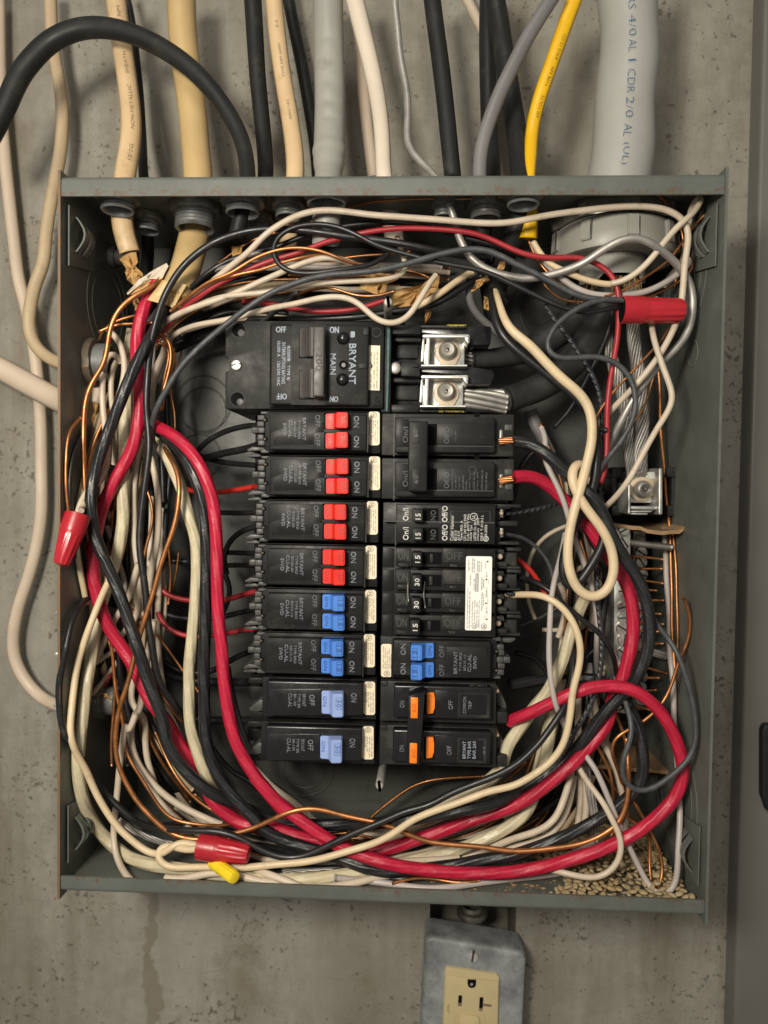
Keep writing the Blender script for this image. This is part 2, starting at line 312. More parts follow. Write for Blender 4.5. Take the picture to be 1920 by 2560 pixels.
def ringwall(bm, outer, inner, h0, h1):
    """a flat ring (outer and inner outlines of equal count) of real thickness"""
    n = len(outer)
    A = [bm.verts.new((x, -h1*.001, z)) for x, z in outer]; B = [bm.verts.new((x, -h1*.001, z)) for x, z in inner]
    C = [bm.verts.new((x, -h0*.001, z)) for x, z in outer]; D = [bm.verts.new((x, -h0*.001, z)) for x, z in inner]
    for i in range(n):
        j = (i+1) % n
        for q in ((A[i],A[j],B[j],B[i]), (A[i],C[i],C[j],A[j]), (B[i],B[j],D[j],D[i]), (C[i],D[i],D[j],C[j])): bm.faces.new(q)
def lathe(bm, prof, c, axis='Z', n=32, notch=None):
    """prof: (radius, along) metres; turned round the axis through c"""
    rings = []
    for r, z in prof:
        ring = []
        for k in range(n):
            a = 2*math.pi*k/n
            rr = r*(notch(k, z) if notch else 1)
            x, y = rr*math.cos(a), rr*math.sin(a)
            ring.append(bm.verts.new((c[0]+x, c[1]+y, c[2]+z) if axis == 'Z' else ((c[0]+x, c[1]-z, c[2]+y) if axis == 'Y' else (c[0]+z, c[1]+x, c[2]+y))))
        rings.append(ring)
    for i in range(len(rings)-1):
        for k in range(n):
            j = (k+1) % n; bm.faces.new((rings[i][k], rings[i][j], rings[i+1][j], rings[i+1][k]))
    return rings
def cap(bm, ring):
    bm.faces.new(ring)
# ---- lettering
_TC = {}
def glyphs(s, thin=0.0):
    if (s, thin) in _TC: return _TC[(s, thin)]
    cu = bpy.data.curves.new('t', 'FONT'); cu.body = s; cu.resolution_u = 2; cu.fill_mode = 'FRONT'; cu.offset = -thin
    o = bpy.data.objects.new('t', cu); me = bpy.data.meshes.new_from_object(o)
    v = np.array([x.co[:2] for x in me.vertices]) if me.vertices else np.zeros((1,2)); f = [tuple(p.vertices) for p in me.polygons]
    bpy.data.objects.remove(o); bpy.data.curves.remove(cu); bpy.data.meshes.remove(me)
    lo, hi = v.min(0), v.max(0); v = v - (lo+hi)/2
    _TC[(s, thin)] = (v, f, hi-lo); return _TC[(s, thin)]
DIRS = {'right':((1,0),(0,1)), 'flip':((-1,0),(0,-1)), 'down':((0,-1),(1,0)), 'up':((0,1),(-1,0))}
class Text:
    def __init__(s): s.v = []; s.f = []
    def put(s, win, txt, cx, cy, hgt, d, h, length=None, bold=0.0, rotdeg=0.0):
        bold *= 0.6
        v, f, sz = glyphs(txt); k = winmm(win, h); sy = hgt*k/max(sz[1], 1e-6); sx = sy if length is None else length*k/max(sz[0], 1e-6)
        c = PW(win, cx, cy, h); (ax, az), (bx_, bz) = DIRS[d]
        r = math.radians(rotdeg); ca, sa = math.cos(r), math.sin(r)
        for off in ([0.0] if not bold else [-bold*k, 0.0, bold*k]):
            base = len(s.v)
            for x, y in v:
                X = ax*x*sx + bx_*y*sy + off; Z = az*x*sx + bz*y*sy
                X, Z = X*ca - Z*sa, X*sa + Z*ca
                s.v.append((c.x + X, -h*0.001 - 0.00002*(off/(bold*k) if bold else 0), c.z + Z))
            s.f += [tuple(base+i for i in q) for q in f]
    def build(s, name, mat, parent=None):
        org = origin(parent)
        if parent is not None and parent.parent is not None: org = org + parent.parent.location
        me = bpy.data.meshes.new(name); me.from_pydata([(x-org.x, y-org.y, z-org.z) for x, y, z in s.v], [], s.f)
        return linkmesh(name, me, mat, parent)
def copy_tree(o, parent=None):
    c = o.copy(); COL.objects.link(c)
    if parent is not None: c.parent = parent
    for ch in [x for x in o.children]: copy_tree(ch, c)
    return c
# ================================================================== setting: the concrete wall with the pocket under the box
WALL = -12.0
def build_wall():
    bm = bmesh.new()
    x0, x3, z0, z3 = -0.75, PW('M', 1478, 600, WALL).x, -0.75, 0.75
    x1 = PW('Q', 432, 350, WALL).x; x2 = PW('Q', 1245, 350, WALL).x; z2 = -0.150; z1 = PW('Q', 800, 600, WALL).z - 0.03
    xs, zs = [x0, x1, x2, x3], [z0, z1, z2, z3]; y = -WALL*0.001
    g = [[bm.verts.new((x, y, z)) for x in xs] for z in zs]
    for i in range(3):
        for j in range(3):
            if i == 1 and j == 1: continue
            bm.faces.new((g[i][j], g[i][j+1], g[i+1][j+1], g[i+1][j]))
    r = [g[1][1], g[1][2], g[2][2], g[2][1]]; b = [bm.verts.new((v.co.x, y+0.045, v.co.z)) for v in r]
    for k in range(4): bm.faces.new((r[k], b[k], b[(k+1) % 4], r[(k+1) % 4]))
    bm.faces.new(b)
    # the return of the wall's right-hand edge, broken and uneven
    e = [g[k][3] for k in range(4)]; f = [bm.verts.new((x3+0.002, y+0.08, v.co.z)) for v in e]
    for k in range(3): bm.faces.new((e[k], f[k], f[k+1], e[k+1]))
    o = finish(bm, 'wall', 'concrete'); o['kind'] = 'structure'; o['label'] = 'weathered grey concrete wall behind the electrical box'
    bm = bmesh.new(); prev = None; n = 130
    for k in range(n+1):                       # ragged bead of caulk down the edge
        z = -0.42 + 0.84*k/n; ring = []
        rr = 0.0035*(0.7 + 0.6*RNG.random()); cx = x3 + 0.0012*(RNG.random()-0.5)
        for a in range(8):
            t = 2*math.pi*a/8; ring.append(bm.verts.new((cx + rr*math.cos(t), y + 0.001 + rr*0.7*math.sin(t), z)))
        if prev:
            for a in range(8): bm.faces.new((prev[a], prev[(a+1) % 8], ring[(a+1) % 8], ring[a]))
        prev = ring
    b_ = finish(bm, 'caulk_bead', 'concrete', None, True); b_.parent = o
build_wall()
def build_door():
    c = P(1884, 100, 10); x0 = P(1883, 1280, 10).x
    t = empty('metal_door', (x0+0.2, -0.01, 0), 'dark grey metal door standing along the right edge of the concrete wall', 'door')
    bm = bmesh.new(); prism(bm, [(x0, -0.6), (x0+0.5, -0.6), (x0+0.5, 0.6), (x0, 0.6)], -60, 4, 2.5, 3); finish(bm, 'door_leaf', 'door', t, True, 40)
    bm = bmesh.new(); q = [(p.x, p.z) for p in (PW('M', x, y, 9) for x, y in ((1640,290),(1800,290),(1800,860),(1660,860),(1622,750),(1622,330)))]
    prism(bm, q, 3, 9, 1.5); finish(bm, 'latch_slot', 'flatblack', t, True, 40)  # raised black inlay standing in for the dark open latch slot
build_door()
# ================================================================== the box
hw, hh, T = BW/2, BH/2, 0.0015
boxE = empty('electrical_box', (0, 0, -hh), 'open grey green steel panel box full of wires on the concrete wall', 'electrical panel')
def slab(bm, x0, x1, y0, y1, z0, z1):
    v = [bm.verts.new(c) for c in ((x0,y0,z0),(x1,y0,z0),(x1,y1,z0),(x0,y1,z0),(x0,y0,z1),(x1,y0,z1),(x1,y1,z1),(x0,y1,z1))]
    for f in ((0,1,2,3),(4,5,6,7),(0,1,5,4),(1,2,6,5),(2,3,7,6),(3,0,4,7)): bm.faces.new([v[i] for i in f])
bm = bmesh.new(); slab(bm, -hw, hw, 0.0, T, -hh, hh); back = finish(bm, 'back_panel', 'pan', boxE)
bm = bmesh.new(); slab(bm, -hw, -hw+T, -BD-0.0006, -0.0001, -hh-0.004, hh+0.003); finish(bm, 'left_side', 'steel', boxE)
bm = bmesh.new(); slab(bm, hw-T, hw, -BD-0.0006, -0.0001, -hh-0.004, hh+0.003); finish(bm, 'right_side', 'steel', boxE)
def lipped(name, zs, lip):
    """top or bottom sheet with its front edge folded into a lip; zs = +1 top, -1 bottom"""
    bm = bmesh.new(); Z = hh*zs; ins = -zs; R_ = 0.003
    prof = [(-0.0002, Z)]
    for k in range(6):
        a = math.radians(90*k/5); prof.append((-(BD-R_) - R_*math.sin(a), Z + ins*(R_ - R_*math.cos(a))))
    prof.append((-BD, Z + ins*lip))
    inner = [(-0.0002, Z+ins*T)] + [(-(BD-R_) - (R_-T)*math.sin(math.radians(90*k/5)), Z + ins*(R_ - (R_-T)*math.cos(math.radians(90*k/5)))) for k in range(6)] + [(-BD+T, Z+ins*lip)]
    x0, x1 = -hw+T+0.0002, hw-T-0.0002
    pr = prof + inner[::-1]; n = len(pr)
    A = [bm.verts.new((x0, y, z)) for y, z in pr]; B = [bm.verts.new((x1, y, z)) for y, z in pr]
    for i in range(n): bm.faces.new((A[i], A[(i+1) % n], B[(i+1) % n], B[i]))
    for ring in (A, B):
        m = len(prof)
        for i in range(m-1): bm.faces.new((ring[i], ring[i+1], ring[n-2-i], ring[n-1-i]))
    return finish(bm, name, 'steel', boxE, True, 35)
lipped('top_side', 1, 0.0113); lipped('bottom_side', -1, 0.0092)
# corner gussets with a punched double louvre, one in each corner
for sx in (-1, 1):
    for sz in (-1, 1):
        def cp(a, b, y): return (sx*(hw - T - 0.0003 - a), y, sz*(hh - T - 0.0003 - b))
        bm = bmesh.new(); y0 = -BD + 0.006
        pl = [(0.0005, 0.0), (0.0005, 0.040), (0.006, 0.044), (0.022, 0.030), (0.022, 0.0)]
        A = [bm.verts.new(cp(0.0008 if True else 0, b, y0 + (a)*0.9)) for a, b in ((0,0.012),(0,0.046),(0.034,0.040),(0.040,0.012))]
        B = [bm.verts.new(cp(0.0016, b, y0 + (a)*0.9)) for a, b in ((0,0.012),(0,0.046),(0.034,0.040),(0.040,0.012))]
        bm.faces.new(A); bm.faces.new(B)
        for i in range(4): bm.faces.new((A[i], A[(i+1) % 4], B[(i+1) % 4], B[i]))
        g = finish(bm, 'corner_bracket', 'steel', boxE)
        bm = bmesh.new()
        for k in (0, 1):                       # two bent fingers lanced out of it
            prev = None
            for s in range(7):
                a = math.pi*s/6; yy = y0 + 0.007 + 0.008*k; zz = 0.016 + 0.020*s/6
                ring = [bm.verts.new(cp(0.0014 + 0.0052*math.sin(a) + da, zz, yy + dy)) for da, dy in ((0,0),(0.0012,0),(0.0012,0.0045),(0,0.0045))]
                if prev:
                    for i in range(4): bm.faces.new((prev[i], prev[(i+1) % 4], ring[(i+1) % 4], ring[i]))
                prev = ring
        finish(bm, 'bracket_finger', 'steel', g)
# pressed knockout rings: side walls and back
def ko(axis, c, radii, mat='steel'):
    for r in radii:
        bm = bmesh.new(); lathe(bm, [(r-0.0007, 0), (r-0.0004, 0.00035), (r+0.0004, 0.00035), (r+0.0007, 0)], (0,0,0), 'Z', 48)
        M = Matrix.Rotation(math.radians(90), 3, 'Y') if axis == 'X+' else (Matrix.Rotation(math.radians(-90), 3, 'Y') if axis == 'X-' else Matrix.Rotation(math.radians(90), 3, 'X'))
        for v in bm.verts: v.co = M @ v.co + Vector(c)
        finish(bm, 'knockout_ring', mat, boxE, True)
def sideh(px): return BD*1000*(1 - (px-146)/(344-146))
ko('X+', (-hw+T, -0.052, PW('D', 400, 350, 55).z+0.002), (0.023, 0.030))
ko('X-', (hw-T, -0.058, PW('G', 1200, 380, 55).z), (0.017, 0.026, 0.034)); ko('X-', (hw-T, -0.075, PW('G', 1255, 840, 75).z), (0.0075,))
ko('X-', (hw-T, -0.066, PW('M', 1150, 700, 60).z), (0.026, 0.034))
for w, x, y, rs in (('D', 1320, 1000, (0.0165,)), ('D', 1290, 1300, (0.016,)), ('R', 385, 160, (0.0155, 0.021)), ('R', 1330, 210, (0.024,)), ('J', 1640, 880, (0.017,)), ('F', 1620, 60, (0.019, 0.026)), ('E', -40, 860, (0.02,))):
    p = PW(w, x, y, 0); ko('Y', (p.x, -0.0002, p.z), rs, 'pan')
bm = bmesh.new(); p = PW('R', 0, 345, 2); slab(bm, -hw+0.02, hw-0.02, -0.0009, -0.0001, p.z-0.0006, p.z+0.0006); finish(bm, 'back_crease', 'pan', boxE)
# small screws and clamp ends seen beyond the left side
for y, s in ((655, 8), (925, 16), (1255, 18)):
    t = empty('clamp_screw', PW('N', 365, y, 60), ['small bright clamp screw tip beside left box edge, uppermost of three', 'bright clamp screw outside the left box edge, middle of three', 'bright clamp screw at the cable entering the lower left box edge'][(y > 700) + (y > 1000)], 'screw', 'clamp screws outside the left side')
    bm = bmesh.new(); disc(bm, 'N', 362, y, s, 58, 66, 0.4, 14); finish(bm, 'screw_head', 'zinc', t, True, 40)
    bm = bmesh.new(); rect(bm, 'N', 362-s, y-3, 362+s, y+3, 65.7, 66.3); finish(bm, 'slot', 'socket', t)
# ================================================================== cable connectors through the top and the left side
def connector(label, px, py, drop, rhub, lock=1.35, lockmat='zincold', hubmat='hub', hubh=0.009, h_over=None, name='cable_connector'):
    Z = hh - T; c = PZ(px, py, Z - drop) if h_over is None else Vector((P(px, py, h_over).x, -h_over*.001, 0)); c.z = Z
    t = empty(name, c, label, 'connector', 'cable connectors in the box')
    R = rhub*lock
    bm = bmesh.new(); r = lathe(bm, [(rhub*0.8, -0.0003), (R, -0.0003), (R*1.02, -0.002), (R*0.97, -0.0045), (rhub*1.02, -0.0050), (rhub*0.9, -0.0050)], (0,0,0), 'Z', 40, lambda k, z: (0.93 if (k % 10) in (0,1) and z < -0.001 else 1.0))
    for v in bm.verts: v.co += c
    finish(bm, 'locknut', lockmat, t, True, 30)
    bm = bmesh.new(); prof = [(rhub*0.98, -0.0045)]
    z = -0.0055
    while z > -hubh: prof += [(rhub*0.98, z), (rhub*0.93, z-0.0006), (rhub*0.93, z-0.0010), (rhub*0.98, z-0.0016)]; z -= 0.0020
    prof += [(rhub*0.99, -hubh-0.0008), (rhub*0.90, -hubh-0.0016), (rhub*0.80, -hubh-0.0006), (rhub*0.80, -0.002)]
    lathe(bm, prof, c, 'Z', 36); finish(bm, 'threaded_hub', hubmat, t, True, 50)
    bm = bmesh.new(); q = lathe(bm, [(rhub*0.8, -0.0021), (rhub*0.01, -0.0022)], c, 'Z', 24); finish(bm, 'hollow', 'dark', t)
    return c
CON = {}
def s_mm(px, h): return px/ppm(h)
CON[1] = connector('zinc connector holding the narrow beige cable at the top left corner', 294, 505, 0.005, s_mm(40, 80))
CON[2] = connector('low dark zinc connector behind the narrow beige cable', 367, 562, 0.006, s_mm(31, 45), lockmat='zincold')
CON[3] = connector('largest left hand zinc connector holding the wide tan cable', 488, 560, 0.011, s_mm(49, 62), lock=1.28, hubh=0.013)
CON[4] = connector('zinc connector holding the black arching cable', 607, 512, 0.005, s_mm(42, 82))
CON[5] = connector('small connector with pink tinted nut behind the arching black cable', 650, 562, 0.006, s_mm(27, 45))
CON[6] = connector('small connector with a notched nut left of the grey sheathed cable', 721, 525, 0.006, s_mm(31, 66))
CON[7] = connector('wide shiny connector holding the grey sheathed cable', 817, 498, 0.006, s_mm(49, 86), lock=1.22, lockmat='zincold', hubh=0.008)
CON[8] = connector('brassy connector left of the thick black cable', 1215, 530, 0.006, s_mm(37, 62))
CON[9] = connector('zinc connector holding the thick black and the yellow cable', 1308, 500, 0.007, s_mm(39, 84))
CON[10] = connector('plain connector hidden behind the bare aluminium ground wire', 1110, 520, 0.005, s_mm(24, 70))
# the one in the left side, axis level
def side_connector(label, win, cx, cy, h, r):
    p = PW(win, cx, cy, h); c = Vector((-hw+T, -h*.001, p.z))
    t = empty('cable_connector', c, label, 'connector', 'cable connectors in the box')
    bm = bmesh.new(); lathe(bm, [(r*0.8, 0), (r*1.3, 0.0003), (r*1.32, 0.002), (r*1.27, 0.0045), (r*0.9, 0.005)], c, 'X', 36, lambda k, z: (0.93 if (k % 9) in (0,1) else 1)); finish(bm, 'locknut', 'rusty' if h > 70 else ('grime' if h < 55 else 'zincold'), t, True, 30)
    bm = bmesh.new(); lathe(bm, [(r, 0.004), (r, 0.012), (r*0.86, 0.013), (r*0.8, 0.012), (r*0.8, 0.001)], c, 'X', 32); finish(bm, 'threaded_hub', 'grime' if h < 55 else 'hub', t, True, 40)
    bm = bmesh.new(); lathe(bm, [(r*0.8, 0.0011), (r*0.02, 0.001)], c, 'X', 20); finish(bm, 'hollow', 'dark', t)
side_connector('rusty ringed connector in the left side of the box beside the white wire loops', 'D', 560, 690, 76, 0.0115)
side_connector('dark connector low in the left side behind the cream wire', 'N', 560, 690, 60, 0.010)
side_connector('dark connector in the left side near the paper wrapped cable end', 'N', 560, 1220, 64, 0.009)
side_connector('dark round knocked in connector high in the left side corner', 'D', 690, 10, 50, 0.005)
# big PVC hub of the service cable
def pvc_hub():
    h = 56; cx = P(1533, 560, h).x; c = Vector((cx, -h*.001, hh-T))
    t = empty('service_connector', c, 'big grey plastic hub nut of the service cable in the top right corner', 'connector')
    R = s_mm(148, 60)
    bm = bmesh.new(); lathe(bm, [(R*0.6, -0.0003), (R*0.98, -0.0003), (R*1.0, -0.003), (R*0.96, -0.0092), (R*0.6, -0.0096)], c, 'Z', 56, lambda k, z: (1.05 if (k % 7) in (0,1) else 0.97)); finish(bm, 'locknut', 'zincold', t, True, 30)
    bm = bmesh.new(); prof = [(R*0.82, -0.0095), (R*0.93, -0.0100), (R*0.965, -0.0115), (R*0.985, -0.019), (R*0.995, -0.0265), (R*0.975, -0.0285), (R*0.90, -0.0290), (R*0.62, -0.0282), (R*0.55, -0.027)]
    lathe(bm, prof, c, 'Z', 72); finish(bm, 'hub_nut', 'pvc', t, True, 35)
    for k in range(9):                          # raised ribs round the nut
        a = math.radians(-90 + (k-4)*40 + 2); r0, r1 = R*0.95, R*1.055; w = 0.085
        bm = bmesh.new(); v = []
        for rr in (r0, r1):
            for aa in (a-w, a+w):
                for z, sc in ((-0.0122, 0.985), (-0.0245, 1.0)): v.append(bm.verts.new((c.x + rr*sc*math.cos(aa), c.y + rr*sc*math.sin(aa), c.z + z)))
        for f in ((0,1,3,2), (4,5,7,6), (0,1,5,4), (2,3,7,6), (0,2,6,4), (1,3,7,5)): bm.faces.new([v[i] for i in f])
        bmesh.ops.bevel(bm, geom=bm.edges[:], offset=0.0006, segments=2, affect='EDGES'); finish(bm, 'nut_rib', 'pvc', t, True, 40)
    bm = bmesh.new(); r2 = s_mm(78, 56); n = 36
    rings = lathe(bm, [(r2, -0.026), (r2, -0.040), (r2*0.99, -0.0435), (r2*0.9, -0.0430), (r2*0.9, -0.028)], c, 'Z', n)
    for k in range(n):
        j = 0.0025*RNG.random() + (0.004 if 0.5 < math.sin(2*math.pi*k/n*1.5+0.6) else 0)
        for i in (2, 3): rings[i][k].co.z += j
    finish(bm, 'cable_sleeve', 'pvc', t, True, 40)
    bm = bmesh.new(); lathe(bm, [(r2*0.9, -0.031), (r2*0.02, -0.031)], c, 'Z', 24); finish(bm, 'hollow', 'dark', t)
    bm = bmesh.new()                            # frayed fibres at the mouth
    for k in range(46):
        a = 2*math.pi*RNG.random(); b0 = Vector((c.x + r2*0.85*math.cos(a), c.y + r2*0.85*math.sin(a), c.z - 0.041)); d = Vector((RNG.normal()*0.005, RNG.normal()*0.005, -0.006-0.010*RNG.random()))
        s = Vector((0.00012, 0, 0)); e = b0 + d; m_ = b0 + d*0.5 + Vector((RNG.normal()*0.0015, 0, 0))
        for p, q in ((b0, m_), (m_, e)):
            v = [bm.verts.new(x) for x in (p-s, p+s, q+s, q-s)]; bm.faces.new(v)
            v2 = [bm.verts.new(x + Vector((0,0.0002,0))) for x in (p-s, p+s, q+s, q-s)]; bm.faces.new(v2[::-1])
            for i in range(4): bm.faces.new((v[i], v2[i], v2[(i+1) % 4], v[(i+1) % 4]))
    o = finish(bm, 'frayed_fibre', 'kraft', t); o['kind'] = 'stuff'
pvc_hub()
# locknut flats on top of the box (outside)
for win, x0, x1, y, lab in (('B', 255, 370, 1128, 'bright clamp bolt left of the grey cable above the box'), ('C', 105, 215, 1105, 'bright clamp bolt right of the thick black cable above the box'), ('C', 0, 90, 1110, 'bright clamp half behind the yellow cable above the box')):
    a = PW(win, x0, y, 60); b = PW(win, x1, y, 60)
    t = empty('cable_clamp', (a+b)/2, lab, 'clamp', 'cable clamps on top of the box')
    bm = bmesh.new(); z0 = hh + 0.0005; slab(bm, a.x, b.x, -0.066, -0.050, z0, z0+0.0045); bmesh.ops.bevel(bm, geom=bm.edges[:], offset=0.0012, segments=2, affect='EDGES'); finish(bm, 'clamp_body', 'zinc', t, True, 40)
    bm = bmesh.new(); lathe(bm, [(0.0001, 0.0095), (0.0028, 0.009), (0.0033, 0.0045)], ((a.x+b.x)/2, -0.061, hh), 'Z', 14); finish(bm, 'clamp_screw_head', 'zinc', t, True, 40)
# ================================================================== breakers
HB, HF = 91.0, 97.0                             # bodies and raised faces, millimetres out
# base rail the breakers clip on
t = empty('breaker_rail', PW('X', 820, 1280, 30), 'black plastic rail under the two breaker columns', 'rail')
bm = bmesh.new(); rect(bm, 'X', 640, 800, 1000, 1640, 4, 50, 1.0); finish(bm, 'rail_body', 'bakelite', t, True, 40)
bm = bmesh.new(); rect(bm, 'X', 812, 893, 826, 1660, 49, 70, 0.5); finish(bm, 'rail_spine', 'dark', t, True, 40)
for nm, x, y0, y1, lab in (('cover_post', 855, 712, 815, 'galvanised cover post rising above the main breaker'), ('cover_post', None, None, None, 'pale worn cover post below the breaker columns')):
    if x: a = PW('T', 855, 800, 74); b = PW('T', 857, 712, 108); r = s_mm(11, 95)
    else: a = PW('R', 848, 150, 72); b = PW('R', 826, 272, 104); r = s_mm(10.5, 95)
    t = empty(nm, a, lab, 'post', 'cover mounting posts'); bm = bmesh.new(); d = (b-a).normalized()
    u = d.cross(Vector((1,0,0))).normalized(); w = d.cross(u); prev = None
    for p, k in ((a, 1), (a.lerp(b, 0.5), 1.0), (b - d*0.001, 1.0), (b, 0.82), (b + d*0.0003, 0.3)):
        ring = [bm.verts.new(p + (u*math.cos(q) + w*math.sin(q))*r*k) for q in (2*math.pi*i/18 for i in range(18))]
        if prev:
            for i in range(18): bm.faces.new((prev[i], prev[(i+1) % 18], ring[(i+1) % 18], ring[i]))
        prev = ring
    bm.faces.new(prev); finish(bm, 'post_shank', 'galvpost', t, True, 40)
    bm = bmesh.new(); q = b + d*0.0004; k_ = Vector((0.0008, 0, 0.0004)); e_ = Vector((0.0004, 0, -0.0032))
    v = [bm.verts.new(q + s) for s in (-k_-e_, k_-e_, k_+e_, -k_+e_)]; f = bm.faces.new(v); bmesh.ops.extrude_face_region(bm, geom=[f]); finish(bm, 'bright_scrape', 'zinc', t)

def wedge_handle(bm, win, x0, x1, y0, y1, xa, xb, hlo, hmid, hhi, flip=False):
    """rocker: low flat end x0..xa, slope xa..xb, tall end xb..x1 ; extruded from y0 to y1"""
    prof = [(x0, 90), (x0, hlo), (xa, hmid), (xb, hhi), (x1, hhi-0.3), (x1, 90)]
    L = []
    for y in (y0, y1):
        ins = 0
        ring = []
        for x, h in prof:
            p = PW(win, x, y, 96); ring.append(bm.verts.new((p.x, -h*.001, p.z)))
        L.append(ring)
    n = len(prof)
    bm.faces.new(L[0]); bm.faces.new(L[1])
    for i in range(n): bm.faces.new((L[0][i], L[0][(i+1) % n], L[1][(i+1) % n], L[1][i]))
    bmesh.ops.recalc_face_normals(bm, faces=bm.faces[:])
    bmesh.ops.bevel(bm, geom=[e for e in bm.edges if min(v.co.y for v in e.verts) < -0.0915], offset=0.0005, segments=2, affect='EDGES')
def stickerlines(tx, win, xs, y0, y1, h, rev=False, d='down'):
    lines = [('UND. LAB. INC. LISTED', 0.9, 0), ('CIR. BKR.   2 POLE UNIT', 0.85, 0.02), ('ISSUE NO.  LL-2197', 0.72, 0), ('60/75°C WIRE    87819', 0.80, 0.05), ('LR8967 120/240 VAC', 0.6, 0.0)]
    for (s, fr, sh), x in zip(lines, xs):
        L = (y1-y0)*fr*0.78; tx.put(win, s, x, (y0 + (y1-y0)*0.24 + L/2) if d == 'down' else (y1 - (y1-y0)*0.24 - L/2), 10.5, d, h, L, bold=0.6)
def csa(bm, win, cx, cy, r, h):
    ringwall(bm, circ(win, cx, cy, r, h, 24), circ(win, cx, cy, r*0.86, h, 24), h-0.03, h)

ROWX = [('H', 290, 205)]
def tandem(amp, label, group, plasticm, embm):
    """two switch breaker, traced from the third one down"""
    W = 'H'; t = empty('circuit_breaker', PW(W, 290, 205, HB), label, 'circuit breaker', group)
    bm = bmesh.new(); rect(bm, W, 248, 210, 1443, 652, 30, HB, 0.7); rect(bm, W, 285, 205, 1440, 215, 40, HB-0.6, 0.2); finish(bm, 'body', 'bakelite', t, True, 40)
    bm = bmesh.new(); rect(bm, W, 296, 246, 1303, 640, HB-1, HF, 1.1, 3); face = finish(bm, 'face', 'bakelite', t, True, 40)
    bm = bmesh.new(); poly(bm, W, [(303,250),(858,250),(858,443),(750,443),(750,568),(338,568),(338,443),(303,443)], HF-1, HF+0.35, 0.22); finish(bm, 'cover_plate', 'bakelite', t, True, 40)
    bm = bmesh.new()
    for (x0,y0,x1,y1) in ((1308,246,1316,648),(303,600,860,606),(1150,440,1300,445)): rect(bm, W, x0, y0, x1, y1, HF-2, HF+0.12)
    finish(bm, 'seam_ridge', 'bakelite2', t)
    for y0, y1 in ((252, 408), (452, 608)):
        bm = bmesh.new(); rect(bm, W, 862, y0-8, 1122, y1+6, HF-1, HF+0.08); finish(bm, 'switch_slot', 'dark', t)
        bm = bmesh.new(); wedge_handle(bm, W, 880, 1117, y0, y1, 962, 1008, HF+0.9, HF+1.5, HF+7.6); sw = finish(bm, 'switch', plasticm, t, True, 30)
        yc = (y0+y1)/2
        tx = Text(); tx.put(W, 'ON', 920, yc, 34, 'down', HF+1.45, 105, bold=4); tx.put(W, str(amp), 1062, yc, 40, 'down', HF+7.65, 78, bold=3); tx.build('lettering', embm, sw)
        bm = bmesh.new(); o_ = rounded(W, 1035, yc-62, 1092, yc+62, 8, HF+7.5); i_ = rounded(W, 1039, yc-58, 1088, yc+58, 7, HF+7.5); ringwall(bm, o_, i_, HF+7.2, HF+7.62); finish(bm, 'rating_frame', embm, sw)
    tx = Text()
    for y in (325, 522):
        tx.put(W, 'OFF', 795, y, 50, 'down', HF+0.42, 125, bold=4)
    tx.build('lettering', 'printdim', t)
    tx = Text()
    for y in (335, 540): tx.put(W, 'ON', 1195, y, 52, 'down', HF+0.05, 118, bold=5)
    tx.put(W, 'BRYANT', 655, 408, 36, 'down', HF+0.40, 235, bold=2); tx.put(W, 'TYPE BRD', 604, 415, 24, 'down', HF+0.40, 195, bold=1)
    tx.put(W, 'BD%d-%d' % (amp, amp), 560, 408, 24, 'down', HF+0.40, 165, bold=1); tx.put(W, 'CU-AL', 512, 405, 36, 'down', HF+0.40, 185, bold=3); tx.put(W, 'SWD', 455, 410, 34, 'down', HF+0.40, 130, bold=3)
    tx.build('lettering', 'print', t)
    bm = bmesh.new(); prism(bm, rounded(W, 1320, 220, 1434, 566, 26, HB+0.25), HB-0.5, HB+0.25); st = finish(bm, 'rating_sticker', 'sticker', t)
    tx = Text(); stickerlines(tx, W, (1411, 1391, 1371, 1351, 1332), 222, 562, HB+0.30); tx.put(W, 'SA', 1375, 258, 30, 'down', HB+0.30, 36, bold=1.5); tx.build('lettering', 'ink', st)
    bm = bmesh.new(); csa(bm, W, 1375, 256, 31, HB+0.30); finish(bm, 'certification_ring', 'ink', st)
    # wire end: lugs, ports and side clips
    bm = bmesh.new()
    for x0,y0,x1,y1,h in ((172,245,246,300,HB-1),(168,305,240,362,HB-2.5),(176,372,246,432,HB-0.6),(172,440,236,500,HB-2.5),(176,505,246,560,HB-1),(205,210,290,240,HB),(205,600,290,640,HB)): rect(bm, W, x0, y0, x1, y1, 45, h, 0.5)
    finish(bm, 'wire_lug', 'terminal', t, True, 40)
    for y0, y1, x in ((368, 430, 110),):
        bm = bmesh.new(); rect(bm, W, x, y0, 180, y1, 62, HB-1.5, 0.6); rect(bm, W, x+8, y0+18, 176, y1-22, 62, HB-1.0, 0.3); finish(bm, 'side_clip', 'terminal', t, True, 40)
    bm = bmesh.new(); poly(bm, W, [(62,592),(120,560),(250,572),(240,602),(70,610)], 55, HB-5, 0.5); poly(bm, W, [(60,640),(170,622),(210,640),(210,660),(70,662)], 55, HB-9, 0.5); finish(bm, 'side_clip', 'terminal', t, True, 40)
    for y in (298, 495):
        bm = bmesh.new(); disc(bm, W, 258, y, 24, HB-1, HB+0.12, 0, 20); finish(bm, 'screw_port', 'dark', t)
        bm = bmesh.new(); disc(bm, W, 248, y, 15, HB-3, HB+0.18, 0.3, 16); finish(bm, 'terminal_screw', 'rusty', t, True, 40)
    return t
ztop = P(700, 1027.0, HB).z; zbot = P(664, 1906.5, HB).z; PITCH = (ztop-zbot)/8
red = tandem(20, 'black two switch breaker with red 20 switches, topmost in the left column', 'black breakers with two red 20 switches', 'redplastic', 'redemb')
blue = tandem(15, 'black two switch breaker with blue 15 switches, upper of the two in the left column', 'black breakers with two blue 15 switches', 'blueplastic', 'blueemb')
base = red.location.copy()
